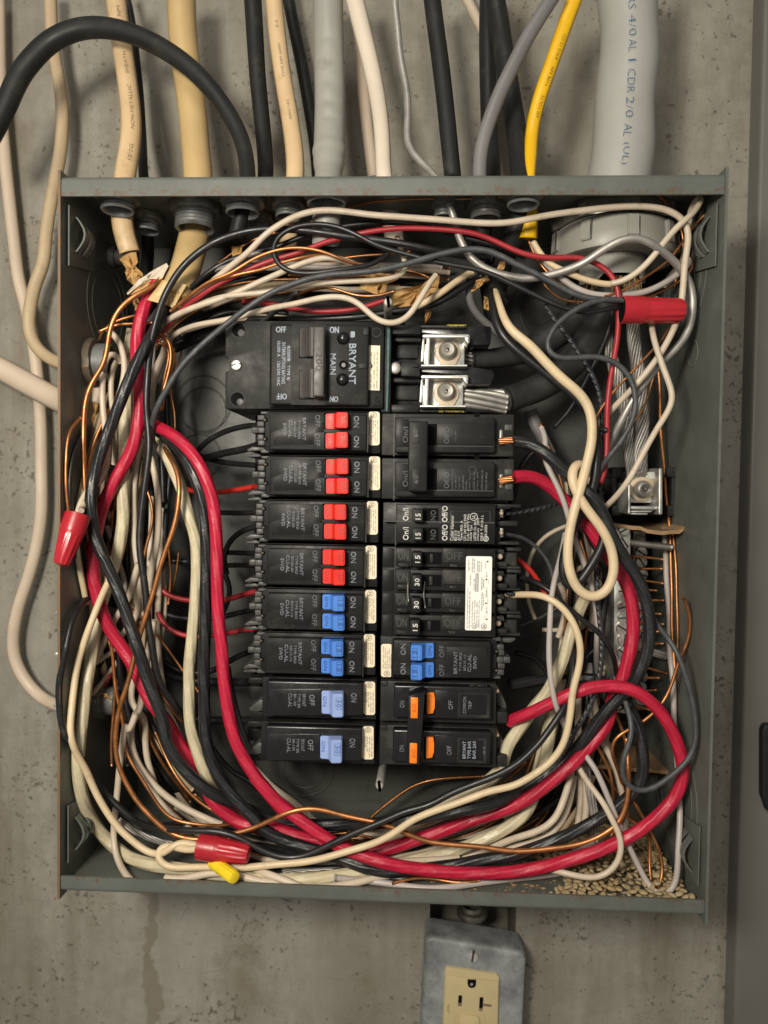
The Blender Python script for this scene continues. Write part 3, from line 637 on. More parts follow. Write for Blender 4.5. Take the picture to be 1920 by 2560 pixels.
red.location.z = base.z + 2*PITCH
nm = ['', 'black breaker with red 20 switches, second from the top of the left column', 'black breaker with red 20 switches, third from the top of the left column', 'black breaker with red 20 switches directly above the upper blue one']
for k in (1, 2, 3):
    c = copy_tree(red); c.location.z = base.z + (2-k)*PITCH; c['label'] = nm[k]; c.location.x += (0, 0.0006, -0.0003, -0.0007)[k]
blue.location.z = base.z - 2*PITCH; blue.location.x -= 0.0006
c = copy_tree(blue); c.location.z = base.z - 3*PITCH; c.location.x -= 0.0004; c['label'] = 'black two switch breaker with blue 15 switches, lower of the two in the left column'
# the turned one in the right hand column
c = copy_tree(blue); c['label'] = 'black breaker with blue 15 switches facing the other way, in the right column'
c.rotation_euler = (0, math.pi, 0)
pc = PW('K', 640, 360, HF); half = (PW('H', 1440, 205, HB).x - PW('H', 248, 205, HB).x)
cw = (PW('H', 1440, 205, HB).x + PW('H', 248, 205, HB).x)/2 - PW('H', 290, 205, HB).x
xr = PW('K', 92, 360, HB).x + (PW('H', 1440, 205, HB).x - base.x)
c.location = (xr, base.y, PW('K', 640, 355, HF).z - PITCH/2)
def single(label, group):
    W = 'I'; t = empty('circuit_breaker', PW(W, 270, 600, HB), label, 'circuit breaker', group)
    bm = bmesh.new(); rect(bm, W, 232, 592, 1412, 1036, 30, HB, 0.7); rect(bm, W, 85, 597, 240, 662, 40, HB-6, 0.8); finish(bm, 'body', 'bakelite', t, True, 40)
    bm = bmesh.new(); rect(bm, W, 274, 628, 1278, 1000, HB-1, HF, 1.2, 3); finish(bm, 'face', 'gloss', t, True, 40)
    bm = bmesh.new(); poly(bm, W, [(300,716),(1265,716),(1265,990),(300,990)], HF-1, HF+0.3, 0.25); finish(bm, 'cover_plate', 'gloss', t, True, 40)
    bm = bmesh.new(); rect(bm, W, 838, 718, 1082, 945, HF-1, HF+0.36); finish(bm, 'switch_slot', 'dark', t)
    bm = bmesh.new(); wedge_handle(bm, W, 850, 1083, 724, 962, 930, 978, HF+0.9, HF+1.7, HF+8.0); sw = finish(bm, 'switch', 'paleblue', t, True, 30)
    tx = Text(); tx.put(W, 'ON', 878, 842, 40, 'down', HF+1.5, 110, bold=3); tx.put(W, '50', 1025, 868, 44, 'down', HF+8.05, 85, bold=3); tx.build('lettering', 'paleemb', sw)
    bm = bmesh.new(); ringwall(bm, rounded(W, 992, 805, 1058, 930, 8, HF+7.9), rounded(W, 996, 809, 1054, 926, 7, HF+7.9), HF+7.4, HF+8.02); finish(bm, 'rating_frame', 'paleemb', sw)
    tx = Text(); h = HF+0.36
    tx.put(W, 'OFF', 745, 830, 56, 'down', h, 115, bold=4); tx.put(W, 'ON', 1180, 805, 58, 'down', h, 95, bold=4)
    for s, x, y, hg, L in (('BRYANT', 664, 832, 36, 130), ('TYPE BR', 612, 838, 26, 155), ('BR-150', 570, 828, 26, 125), ('CU-AL', 520, 832, 40, 150)): tx.put(W, s, x, y, hg, 'down', h, L, bold=2)
    tx.build('lettering', 'print', t)
    bm = bmesh.new(); prism(bm, rounded(W, 1288, 640, 1400, 984, 24, HB+0.25), HB-0.5, HB+0.25); st = finish(bm, 'rating_sticker', 'sticker', t)
    tx = Text()
    for s, x, L in (('UND. LAB. INC. LISTED', 1381, 215), ('CIR. BKR.  1 POLE UNIT', 1357, 220), ('ISSUE NO. LL-5086', 1335, 160), ('60/75°C WIRE', 1318, 110), ('120/240 VAC', 1302, 120)): tx.put(W, s, x, 745 + L/2, 12, 'down', HB+0.3, L, bold=0.7)
    tx.put(W, 'SA', 1344, 678, 30, 'down', HB+0.3, 36, bold=1.5); tx.build('lettering', 'ink', st)
    bm = bmesh.new(); csa(bm, W, 1344, 677, 31, HB+0.3); finish(bm, 'certification_ring', 'ink', st)
    bm = bmesh.new(); poly(bm, W, [(95,915),(205,825),(262,830),(262,935),(180,955),(100,950)], 50, HB-11, 0.8); finish(bm, 'side_clip', 'terminal', t, True, 40)
    bm = bmesh.new(); rect(bm, W, 88, 690, 250, 820, 30, HB-22, 0.5); rect(bm, W, 100, 950, 260, 1020, 30, HB-14, 0.5); finish(bm, 'wire_lug', 'bakelite', t, True, 40)
    return t
s7 = single('black breaker with one pale blue 50 switch, second from the bottom, left column', 'black breakers with one pale blue 50 switch')
c = copy_tree(s7); c.location.z -= PITCH*0.995 + 0.0006; c.location.x -= 0.0005; c['label'] = 'black breaker with one pale blue 50 switch, bottom of the left column'
# ---------------------------------------------------------------- main breaker
W = 'V'; HM = 97
t = empty('main_breaker', PW(W, 830, 500, 80), 'large black 200 main breaker with brown grey handle above the left column', 'circuit breaker')
bm = bmesh.new(); poly(bm, W, [(12,45),(1652,58),(1650,965),(10,965),(10,572),(72,572),(72,436),(12,430)], 20, HM-7, 0.9); finish(bm, 'body', 'bakelite2', t, True, 40)
bm = bmesh.new(); rect(bm, W, 474, 62, 1650, 960, HM-8, HM-5, 0.8); finish(bm, 'shoulder', 'bakelite', t, True, 40)
bm = bmesh.new(); rect(bm, W, 478, 82, 1494, 930, HM-6, HM, 1.3, 3); finish(bm, 'face', 'bakelite', t, True, 40)
bm = bmesh.new(); rect(bm, W, 704, 74, 1062, 925, HM-3, HM+0.35, 0.2); finish(bm, 'handle_bed', 'bakelite2', t, True, 40)
bm = bmesh.new()
for y0, y1 in ((130, 440), (558, 866)): rect(bm, W, 782, y0, 930, y1, HM-2, HM+0.45)
finish(bm, 'handle_slot', 'dark', t)
for y0, y1 in ((136, 434), (566, 858)):
    bm = bmesh.new(); wedge_handle(bm, W, 792, 960, y0, y1, 860, 905, HM+1.2, HM+2.2, HM+4.5); finish(bm, 'handle_paddle', 'brownhandle', t, True, 35)
bm = bmesh.new(); rect(bm, W, 925, 104, 1037, 838, HM-2, HM+10, 0.9, 3); hb = finish(bm, 'handle_bar', 'brownhandle', t, True, 40)
tx = Text(); tx.put(W, '200', 984, 472, 62, 'down', HM+10.06, 190, bold=2.5); tx.build('lettering', 'ink', hb)
for cx, cy in ((150, 145), (138, 860)):          # mounting holes as flat black discs for their shade, bolt end on top
    bm = bmesh.new(); disc(bm, W, cx, cy, 72, HM-9, HM-6.9, 0, 28); finish(bm, 'bolt_hole', 'dark', t)
    bm = bmesh.new(); ringwall(bm, circ(W, cx, cy, 78, HM-6.5, 28), circ(W, cx, cy, 70, HM-6.5, 28), HM-8, HM-6.6); finish(bm, 'hole_rim', 'bakelite2', t, True, 40)
    bm = bmesh.new(); disc(bm, W, cx+28, cy+30, 38, HM-8, HM-6.5, 0.3, 20); finish(bm, 'bolt_end', 'terminal', t, True, 40)
bm = bmesh.new(); disc(bm, W, 122, 508, 56, HM-26, HM-5.6, 0.7, 28); sc = finish(bm, 'mounting_screw', 'screw', t, True, 40)
bm = bmesh.new(); poly(bm, W, [(66,505),(176,486),(178,500),(68,520)], HM-7, HM-5.5); finish(bm, 'screw_slot', 'ink', sc)
for cx, cy in ((370, 165),):
    bm = bmesh.new(); ringwall(bm, circ(W, cx, cy, 58, HM-6.9, 28), circ(W, cx, cy, 52, HM-6.9, 28), HM-7.4, HM-6.8); finish(bm, 'moulded_ring', 'bakelite2', t)
for cx, cy in ((1590, 870), (1580, 170)):
    bm = bmesh.new(); ringwall(bm, circ(W, cx, cy, 48, HM-4.9, 28), circ(W, cx, cy, 42, HM-4.9, 28), HM-5.4, HM-4.8); finish(bm, 'moulded_ring', 'bakelite2', t)
for cx, cy in ((1237, 232), (1229, 660)):        # domed rivets
    k = winmm(W, HM); c0 = PW(W, cx, cy, HM)
    bm = bmesh.new(); lathe(bm, [(66*k, 0), (66*k, 0.0003), (58*k, 0.0003)], c0, 'Y', 28); finish(bm, 'rivet_seat', 'dark', t)
    bm = bmesh.new(); lathe(bm, [(60*k*math.cos(a), 0.0002 + 46*k*math.sin(a)) for a in (math.radians(90*i/8) for i in range(9))], c0, 'Y', 28); finish(bm, 'rivet', 'gloss', t, True)
bm = bmesh.new(); disc(bm, W, 1240, 508, 52, HM-1, HM+0.1, 0, 24); ho = finish(bm, 'test_hole', 'dark', t)
bm = bmesh.new(); lathe(bm, [(52*winmm(W, HM), 0), (48*winmm(W, HM), 0.0006), (44*winmm(W, HM), 0.0002)], PW(W, 1240, 508, HM), 'Y', 24); finish(bm, 'hole_rim', 'bakelite', ho, True)
bm = bmesh.new(); disc(bm, W, 1240, 508, 22, HM-1, HM+0.25, 0, 16); finish(bm, 'hole_pin', 'gloss', ho)
bm = bmesh.new()
for a in ((1395,485,1480,545), (1440,120,1500,200)): rect(bm, W, *a, HM-1, HM+0.6, 0.4)
o = finish(bm, 'moulding_scar', 'bakelite2', t, True, 50)
tx = Text(); h = HM+0.06
tx.put(W, 'OFF', 592, 140, 62, 'right', h, 104, bold=4); tx.put(W, 'OFF', 598, 834, 62, 'flip', h, 106, bold=4)
tx.put(W, 'ON', 1143, 144, 66, 'right', h, 92, bold=5); tx.put(W, 'ON', 1140, 862, 58, 'flip', h, 84, bold=4)
tx.put(W, 'BRYANT', 1332, 496, 68, 'down', h, 415, bold=5); tx.put(W, 'MAIN', 1130, 498, 58, 'down', h, 215, bold=4)
tx.put(W, 'BJ2200B   TYPE BJ', 667, 488, 34, 'down', h, 352, bold=2.5); tx.put(W, 'INTERRUPTING RATING', 617, 488, 36, 'down', h, 425, bold=2.5); tx.put(W, '10,000 A   120/240 VAC', 565, 490, 34, 'down', h, 458, bold=2.5)
tx.build('lettering', 'printblue', t)
bm = bmesh.new(); prism(bm, rounded(W, 1312, 160, 1357, 222, 10, h), HM-0.3, h); finish(bm, 'printed_mark', 'printblue', t)
bm = bmesh.new(); poly(bm, W, [(1503,303),(1618,308),(1612,772),(1495,768)], HM-6, HM-4.75); st = finish(bm, 'rating_sticker', 'sticker', t)
tx = Text(); h = HM-4.7
for s, x, y, L in (('* UND. LAB. INC. LISTED CIRCUIT BREAKER', 1588, 552, 400), ('2 POLE UNIT     ISSUE NO. LL-3879', 1558, 565, 375), ('40C CTL  1426     120/240 VAC', 1527, 566, 375)): tx.put(W, s, x, y, 17, 'down', h, L, bold=1)
tx.build('lettering', 'ink', st)
bm = bmesh.new(); poly(bm, W, [(1512,470),(1530,488),(1545,520),(1530,545),(1520,530),(1524,505)], HM-4.8, HM-4.66); finish(bm, 'ink_smudge', 'ink', st)
# line side block with the two lugs
W = 'F'
t = empty('lug_block', PW(W, 400, 560, 60), 'black plastic block right of the main breaker carrying two cable lugs', 'terminal block')
bm = bmesh.new(); rect(bm, W, 195, 178, 525, 940, 20, 72, 0.8); finish(bm, 'body', 'bakelite', t, True, 40)
bm = bmesh.new(); rect(bm, W, 190, 176, 262, 938, 60, 89, 0.6); rect(bm, W, 255, 178, 525, 262, 60, 86, 0.6); rect(bm, W, 262, 868, 510, 938, 60, 86, 0.6); rect(bm, W, 355, 505, 520, 625, 60, 90, 0.6); rect(bm, W, 262, 635, 520, 680, 60, 82, 0.6); rect(bm, W, 262, 490, 370, 520, 60, 82, 0.6); finish(bm, 'barrier', 'bakelite', t, True, 40)
bm = bmesh.new(); rect(bm, W, 280, 290, 525, 325, 60, 80, 0.4); rect(bm, W, 305, 350, 500, 470, 60, 75, 0.8); rect(bm, W, 300, 700, 500, 830, 60, 75, 0.8); finish(bm, 'moulded_step', 'bakelite2', t, True, 40)
bm = bmesh.new(); poly(bm, W, [(236,192),(258,192),(250,560),(238,925),(222,925),(232,560)], 88, 89.15); finish(bm, 'teal_line', 'teal', t)
k = winmm(W, 90); bm = bmesh.new(); lathe(bm, [(50*k*math.cos(a), 0.012 + 14*k*math.sin(a)) for a in (math.radians(90*i/6) for i in range(7))] , PW(W, 310, 583, 74), 'Y', 24); finish(bm, 'dome_screw', 'alum', t, True)
bm = bmesh.new(); lathe(bm, [(50*k, 0.0), (50*k, 0.012)], PW(W, 310, 583, 74), 'Y', 24); finish(bm, 'screw_shank', 'zincold', t, True)
bm = bmesh.new()
poly(bm, W, [(528,185),(1125,190),(1140,215),(1128,352),(950,360),(945,262),(528,260)], 40, 84, 1.0)
poly(bm, W, [(440,540),(925,540),(1060,560),(1150,572),(1165,620),(1130,690),(930,692),(925,600),(440,590)], 40, 86, 0.8)
poly(bm, W, [(512,905),(940,908),(1130,912),(1130,938),(512,938)], 40, 80, 0.5)
finish(bm, 'lug_shield', 'gloss', t, True, 40)
bm = bmesh.new(); rect(bm, W, 450, 538, 925, 560, 84, 90, 0.4); rect(bm, W, 525, 182, 925, 205, 80, 88, 0.4); rect(bm, W, 512, 908, 925, 938, 70, 84, 0.4); finish(bm, 'shield_edge', 'bakelite2', t, True, 40)
tx = Text(); tx.put(W, '*550M05*', 835, 184, 14, 'right', 88.05, 165, bold=1); tx.put(W, 'SS W/MA*S', 790, 927, 16, 'right', 84.05, 215, bold=1); tx.build('lettering', 'yellowink', t)
def lug(label, W, dx, dy, rotated=False):
    f = lambda x, y: (x+dx, y+dy)
    t = empty('cable_lug', PW(W, 740+dx, 400+dy, 80), label, 'cable lug', 'cable lugs with tan washers')
    def R(bm, x0, y0, x1, y1, h0, h1, b=0.0): rect(bm, W, x0+dx, y0+dy, x1+dx, y1+dy, h0, h1, b)
    def PO(bm, pts, h0, h1, b=0.0): poly(bm, W, [f(x, y) for x, y in pts], h0, h1, b)
    bm = bmesh.new()                              # collar: upper cheek, lower cheek, floor
    prism(bm, rounded(W, 540+dx, 262+dy, 948+dx, 290+dy, 12, 92), 55, 92, 0.4); PO(bm, [(905,270),(948,270),(948,335),(930,345),(905,300)], 60, 92, 0.6)
    prism(bm, rounded(W, 528+dx, 522+dy, 930+dx, 540+dy, 7, 92), 55, 92, 0.4)
    finish(bm, 'collar', 'zinc', t, True, 40)
    bm = bmesh.new(); R(bm, 585, 285, 902, 530, 60, 80, 0.5); finish(bm, 'lug_body', 'zinc', t, True, 40)
    bm = bmesh.new(); PO(bm, [(575,285),(608,285),(600,525),(566,525)], 60, 91, 0.4); PO(bm, [(538,300),(560,300),(548,500),(524,500)], 60, 86, 0.5); PO(bm, [(560,345),(572,345),(566,520),(552,520)], 60, 88, 0.3); finish(bm, 'side_plate', 'zinc', t, True, 40)
    bm = bmesh.new(); PO(bm, [(608,420),(622,432),(620,478),(602,492)], 60, 84, 0.4); finish(bm, 'side_rivet', 'zincold', t, True, 40)
    bm = bmesh.new(); pts = [(690,312),(800,305)] + [(757 + 110*math.cos(math.radians(a)), 418 + 112*math.sin(math.radians(a))) for a in range(-48, 55, 12)] + [(822,528),(700,524)] + [(757 + 110*math.cos(math.radians(a)), 418 + 105*math.sin(math.radians(a))) for a in range(125, 230, 13)]
    PO(bm, pts, 79, 81.6, 0.35); finish(bm, 'saddle_washer', 'washer', t, True, 40)
    k = winmm(W, 82); c0 = PW(W, 757+dx, 408+dy, 81.6)
    bm = bmesh.new(); lathe(bm, [(78*k, 0.0), (80*k, 0.0012), (68*k, 0.0022), (62*k, 0.006), (50*k, 0.0068), (34*k, 0.0066), (1*k, 0.0056)], c0, 'Y', 28)
    finish(bm, 'clamp_screw', 'socket', t, True, 35)
    bm = bmesh.new(); lathe(bm, [(38*k, 0.00675), (36*k, 0.0062), (1*k, 0.0058)], c0, 'Y', 6); finish(bm, 'hex_socket', 'dark', t)
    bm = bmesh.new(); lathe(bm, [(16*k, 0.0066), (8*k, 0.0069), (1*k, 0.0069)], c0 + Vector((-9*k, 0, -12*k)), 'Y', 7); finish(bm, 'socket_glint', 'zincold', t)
    return t
lug('upper zinc cable lug with tan washer beside the main breaker', 'F', 0, 0)
lug('lower zinc cable lug with tan washer and bright stranded cable beside the main breaker', 'F', -12, 352)
# ---------------------------------------------------------------- right hand column
W = 'F'
t = empty('circuit_breaker', PW(W, 740, 1320, 80), 'black two pole breaker with a black tie handle at the top of the right column', 'circuit breaker')
def chbody(y0, y1, fy0, fy1, part):
    bm = bmesh.new(); rect(bm, W, 190, y0, 1325, y1, 30, HB, 0.7); rect(bm, W, 1200, y0+8, 1332, y0+55, 40, HB-1, 0.5); rect(bm, W, 1165, y1-75, 1322, y1-10, 40, HB-1, 0.5); finish(bm, 'body', 'bakelite2', t, True, 40)
    bm = bmesh.new(); prism(bm, rounded(W, 300, fy0, 1165, fy1, 22, HF), HB-1, HF, 0.7); finish(bm, 'face', 'bakelite', t, True, 40)
    bm = bmesh.new(); rect(bm, W, 665, fy0+55, 1150, fy1-65, HF-1, HF+0.3, 0.25); rect(bm, W, 312, fy0+18, 418, fy1-50, HF-1, HF+0.3, 0.25); finish(bm, 'cover_plate', 'bakelite', t, True, 40)
    bm = bmesh.new(); rect(bm, W, 585, fy0+60, 664, fy1-60, HF-1, HF+0.2); finish(bm, 'handle_slot', 'dark', t)
    bm = bmesh.new(); rect(bm, W, 192, y0+45, 297, y0+50, HB-1, HB+0.25); rect(bm, W, 292, y0+3, 297, y1-4, HB-1, HB+0.25); rect(bm, W, 300, fy1-60, 1150, fy1-56, HF-1, HF+0.2); finish(bm, 'seam_ridge', 'emb', t)
    bm = bmesh.new(); rect(bm, W, 1205, y0+80, 1315, y1-85, 50, HB-0.2, 0.3); rc = finish(bm, 'wire_port', 'dark', t)
    bm = bmesh.new(); rect(bm, W, 1207, y0+140, 1235, y1-110, 60, HB+1.0, 0.5); finish(bm, 'clamp_plate', 'zincold', t, True, 40)
    bm = bmesh.new(); rect(bm, W, 1250, y0+95, 1318, y0+150, 60, HB+0.6, 0.5); rect(bm, W, 1255, y1-150, 1318, y1-95, 60, HB+0.6, 0.5); finish(bm, 'port_wall', 'terminal', t, True, 40)
chbody(945, 1320, 975, 1285, 0); chbody(1330, 1700, 1362, 1668, 1)
for y in (955, 1322):
    bm = bmesh.new(); disc(bm, W, 1012, y, 26, HB-1, HB+0.2, 0, 20); finish(bm, 'notch', 'dark', t)
bm = bmesh.new(); rect(bm, W, 420, 1010, 580, 1622, HF-1, HF+14, 1.0, 3); hb = finish(bm, 'handle_tie', 'bakelite', t, True, 40)
for y0, y1 in ((1030, 1205), (1425, 1600)):
    bm = bmesh.new(); rect(bm, W, 452, y0, 516, y1, HF+10, HF+14.3, 0.25); wpt = finish(bm, 'handle_insert', 'bakelite2', hb, True, 40)
tx = Text()
for yy in (1115, 1515): tx.put(W, '60', 484, yy, 34, 'up', HF+14.36, 70, bold=1)
tx.build('lettering', 'printdim', hb)
tx = Text(); h = HF+0.36
for dy in (0, 388):
    tx.put(W, 'On/I', 392, 1130+dy-(0 if dy == 0 else 5), 44, 'up', h, 135); tx.put(W, 'Off/O', 748, 1135+dy, 44, 'up', h, 140)
for s, x, L in (('Cutler-Hammer', 796, 185), ('Type BR260', 828, 130), ('Type CSR', 858, 115), ('120/240VC', 890, 130), ('CU/AL', 918, 80), ('HACR Type', 950, 130), ('LISTED Cir Bkr', 985, 160), ('2 Pole  JPM', 1018, 150), ('E7819-08110', 1055, 170), ('CSA LR 8966', 1090, 150)): tx.put(W, s, x, 1606-L/2, 17, 'up', h, L, bold=0.6)
for s, x, L in (('Type 260', 826, 90),): tx.put(W, s, x, 1190-L/2, 15, 'up', h, L)
tx.build('lettering', 'printdim', t)
bm = bmesh.new(); ringwall(bm, circ(W, 972, 1437, 33, h, 24), circ(W, 972, 1437, 30, h, 24), h-0.2, h); finish(bm, 'certification_ring', 'printdim', t)
# 15 / 15
W = 'J'
t = empty('circuit_breaker', PW(W, 700, 450, 80), 'black breaker with two black 15 switches and white printed text in the right column', 'circuit breaker')
bm = bmesh.new(); rect(bm, W, 115, 228, 1285, 682, 30, HB, 0.7); finish(bm, 'body', 'bakelite', t, True, 40)
bm = bmesh.new(); rect(bm, W, 252, 250, 1275, 668, HB-1, HF, 0.7); finish(bm, 'face', 'bakelite', t, True, 40)
bm = bmesh.new()
for a in ((118,432,1270,437), (244,232,250,678), (118,248,244,252), (810,325,815,640), (815,325,1225,329), (1222,325,1226,440)): rect(bm, W, *a, HB-1, (HB if a[2] < 252 else HF)+0.25)
finish(bm, 'seam_ridge', 'emb', t)
for y0, y1 in ((296, 436), (496, 634)):
    bm = bmesh.new(); rect(bm, W, 526, y0-5, 688, y1+2, HF-1, HF+0.15); finish(bm, 'switch_slot', 'dark', t)
    bm = bmesh.new(); rect(bm, W, 416, y0, 528, y1, HF-1, HF+8, 0.9, 3); sw = finish(bm, 'switch', 'bakelite2', t, True, 40)
    tx = Text(); tx.put(W, '15', 478, (y0+y1)/2+12, 52, 'up', HF+8.06, 62, bold=3); tx.build('lettering', 'printwhite', sw)
    tx = Text(); tx.put(W, 'ON', 635, (y0+y1)/2, 52, 'down', HF+0.6, 105, bold=5); tx.build('moulded_word', 'emb', sw)
tx = Text(); h = HF+0.3
tx.put(W, 'On/I', 350, 358, 58, 'up', h, 128, bold=3); tx.put(W, 'On/I', 350, 556, 58, 'up', h, 132, bold=3); tx.put(W, 'Off/O', 755, 352, 56, 'up', h, 165, bold=3); tx.put(W, 'Off/O', 755, 545, 56, 'up', h, 165, bold=3)
for s, x, L, hg in (('Cutler Hammer', 830, 262, 34), ('BD1515', 866, 105, 25), ('A1515', 898, 98, 25), ('Types BRD, A', 930, 205, 28), ('120 / 240 VAC SWD', 964, 272, 26), ('Cu/Al - 60/75°C Wire', 996, 275, 26), ('HACR Type', 1030, 160, 28), ('LISTED Cir. Bkr.', 1068, 210, 26), ('2 Pole Unit    JM970', 1103, 232, 26), ('E7819  T.-9110-2 L', 1140, 262, 26), ('   LR-24556', 1180, 125, 26)):
    tx.put(W, s, x, (628 if x < 1170 else 590)-L/2, hg, 'up', h, L, bold=1)
tx.put(W, 'UL', 1054, 382, 34, 'up', h, 40, bold=2); tx.put(W, 'SA', 1182, 610, 28, 'up', h, 34, bold=2); tx.build('lettering', 'printwhite', t)
bm = bmesh.new()
for cx, cy, r in ((1056, 382, 40), (1182, 610, 28)): ringwall(bm, circ(W, cx, cy, r, h, 28), circ(W, cx, cy, r-6, h, 28), h-0.2, h)
finish(bm, 'certification_ring', 'printwhite', t)
bm = bmesh.new()
for a in ((1285,250,1545,286,HB-3), (1290,282,1440,300,HB-1), (1285,425,1510,480,HB-3), (1285,640,1530,675,HB-3), (1275,300,1330,420,HB-4), (1275,480,1330,640,HB-4)): rect(bm, W, *a[:4], 50, a[4], 0.5)
finish(bm, 'wire_end', 'bakelite2', t, True, 40)
for y in (345, 550):
    bm = bmesh.new(); disc(bm, W, 1342, y, 22, 70, HB-2.5, 0.6, 18); finish(bm, 'terminal_screw', 'washer', t, True, 40)
    bm = bmesh.new(); rect(bm, W, 1330, y-52, 1362, y+45, 60, HB-4, 0.4); finish(bm, 'clamp_plate', 'zincold', t, True, 40)
# quad 15 30 30 15
t = empty('circuit_breaker', PW(W, 700, 1160, 80), 'wide black breaker with four switches 15 30 30 15 and a white wiring sticker', 'circuit breaker')
bm = bmesh.new(); rect(bm, W, 108, 690, 1285, 1640, 30, HB, 0.7); finish(bm, 'body', 'bakelite', t, True, 40)
rows = ((700, 915), (925, 1160), (1168, 1385), (1395, 1632)); hs = ((416,745,520,906), (410,980,516,1150), (402,1220,508,1380), (390,1450,496,1616)); sl = ((590,760,720,862), (582,995,718,1092), (572,1225,714,1322), (566,1458,706,1560))
rt = ('15', '30', '30', '15')
for k, (y0, y1) in enumerate(rows):
    dx = -6*k
    bm = bmesh.new(); rect(bm, W, 245+dx, y0, 1278, y1, HB-1, HF-1, 0.6); finish(bm, 'face', 'bakelite', t, True, 40)
    bm = bmesh.new(); rect(bm, W, 250+dx, y0+8, 404+dx, y0+150, HB-1, HF, 0.4); rect(bm, W, 738+dx, y0+8, 970, y0+160, HB-1, HF, 0.4); rect(bm, W, 810+dx, y0+172, 885+dx, y0+205, HB-1, HF-0.5, 0.3); rect(bm, W, 270+dx, y0+165, 380+dx, y0+205, HB-1, HF-0.5, 0.3); finish(bm, 'moulded_step', 'bakelite2', t, True, 40)
    a = sl[k]; bm = bmesh.new(); rect(bm, W, hs[k][2]-4, hs[k][1], a[2], a[3]+12, HB-1, HF-0.8); slot = finish(bm, 'switch_slot', 'dark', t)
    bm = bmesh.new(); rect(bm, W, a[0]+10, a[1]+4, a[0]+48, a[3], HB-1, HF+0.4, 0.5); finish(bm, 'slot_ridge', 'bakelite2', slot, True, 40)
    bm = bmesh.new(); rect(bm, W, *hs[k], HF-1, HF+8, 1.0, 3); sw = finish(bm, 'switch', 'bakelite', t, True, 40)
    tx = Text(); tx.put(W, rt[k], hs[k][0]+58, (hs[k][1]+hs[k][3])/2-6, 48, 'up', HF+8.06, 78, bold=3); tx.build('lettering', 'printwhite', sw)
    tx = Text(); tx.put(W, 'ON', 325+dx, y0+82, 92, 'right', HF+0.1, 105, bold=3); tx.put(W, 'OFF', 850+dx, y0+88, 80, 'right', HF+0.1, 170, bold=3); tx.build('moulded_word', 'emb', t)
    bm = bmesh.new(); rect(bm, W, 112+dx*0.3, y0+4, 232+dx, y1-6, HB-1, HB+0.5, 0.4); finish(bm, 'end_plate', 'bakelite', t, True, 40)
    bm = bmesh.new()
    for q in ((1285, y0+20, 1370, y0+70, HB-2), (1290, y0+150, 1400, y0+200, HB-2), (1365, y0+50, 1500, y0+190, HB-9), (1285, y0+195, 1540, y0+222, HB-4), (1400, y0, 1545, y0+40, HB-6)): rect(bm, W, *q[:4], 50, q[4], 0.5)
    finish(bm, 'wire_end', 'bakelite2', t, True, 40)
    bm = bmesh.new(); disc(bm, W, 1330+dx, y0+95, 30, 70, HB-2, 0.8, 18); finish(bm, 'terminal_screw', 'washer', t, True, 40)
for pts in (((372,1052),(364,1110),(362,1180),(368,1230),(378,1262)), ((540,1050),(527,1100),(530,1200),(542,1280),(552,1325))):   # bail wires tying the two 30s
    pass
BAILS = [('J', [(376,1050),(362,1085),(360,1180),(366,1230),(380,1262)]), ('J', [(548,1050),(530,1085),(528,1200),(540,1280),(552,1325)])]
QUAD = t
bm = bmesh.new(); v = rounded(W, 970, 792, 1240, 1560, 18, HF+0.2); r = math.radians(-0.9); c0 = PW(W, 1105, 1176, HF)
prism(bm, [(c0.x + (x-c0.x)*math.cos(r) - (z-c0.z)*math.sin(r), c0.z + (x-c0.x)*math.sin(r) + (z-c0.z)*math.cos(r)) for x, z in v], HF-1.2, HF+0.2); st = finish(bm, 'wiring_sticker', 'whitesticker', t)
tx = Text(); h = HF+0.26
for s, x, y, L in (('Current Interrupting Rating/Pouvoir de coupure', 990, 1330, 420), ('MAX. RMS. SYM. AMPS./AMPS. SYM. EFF. MAX.', 1012, 1345, 390), ('10,000 120/240 V~', 1022, 1030, 130), ('Type MH-T', 1006, 888, 125), ('Circuit Breaker/Disjoncteur', 1040, 1370, 240), ('1-2 Pole/Poles, 2-1 Pole/Pole', 1064, 1365, 250), ('Issue No. N-30,   E92911', 1088, 1370, 230), ('Class CTL, 40°C, HACR Type', 1110, 1365, 235), ('OUTSIDE POLES HAVE', 1042, 885, 150), ('NO COMMON TRIP', 1062, 890, 140), ('Declenchement', 1094, 895, 110), ('independant des', 1112, 900, 120), ('poles externes', 1132, 900, 100), ('INSIDE POLES HAVE', 1138, 1075, 130), ('COMMON TRIP', 1158, 1075, 90), ('Declenchement simultane', 1138, 1260, 190), ('des poles centraux', 1158, 1240, 120), ('DUAL 60/75°C WIRE', 1060, 1085, 120), ('UL', 1062, 1515, 34), ('LISTED', 1105, 1510, 55), ('SA', 1160, 1520, 34)):
    tx.put(W, s, x, y, (22 if s.startswith('Type') else 14) if len(s) > 2 else 32, 'up', h, L, bold=0.6 if len(s) > 2 else 2)
for s, y, L in (('120 V', 985, 62), ('120/240 V~', 1165, 110), ('120 V~', 1350, 80)): tx.put(W, s, 1188, y, 17, 'up', h, L, bold=0.8)
tx.build('lettering', 'ink', st)
bm = bmesh.new()
for cx, cy in ((1200,846), (1186,1031), (1182,1280), (1190,1444)): prism(bm, circ(W, cx, cy, 9, h, 14), HF, h)
for a in ((1179,846,1181,918), (1179,846,1196,848), (1205,1031,1207,1080), (1190,1030,1207,1032), (1200,1230,1202,1282), (1186,1280,1202,1282), (1170,1405,1172,1446), (1170,1444,1188,1446), (1075,965,1077,1160), (1088,965,1090,1160), (1100,965,1102,1160)): rect(bm, W, *a, HF, h)
for y in range(985, 1160, 24): rect(bm, W, 1070, y, 1106, y+1.6, HF, h)
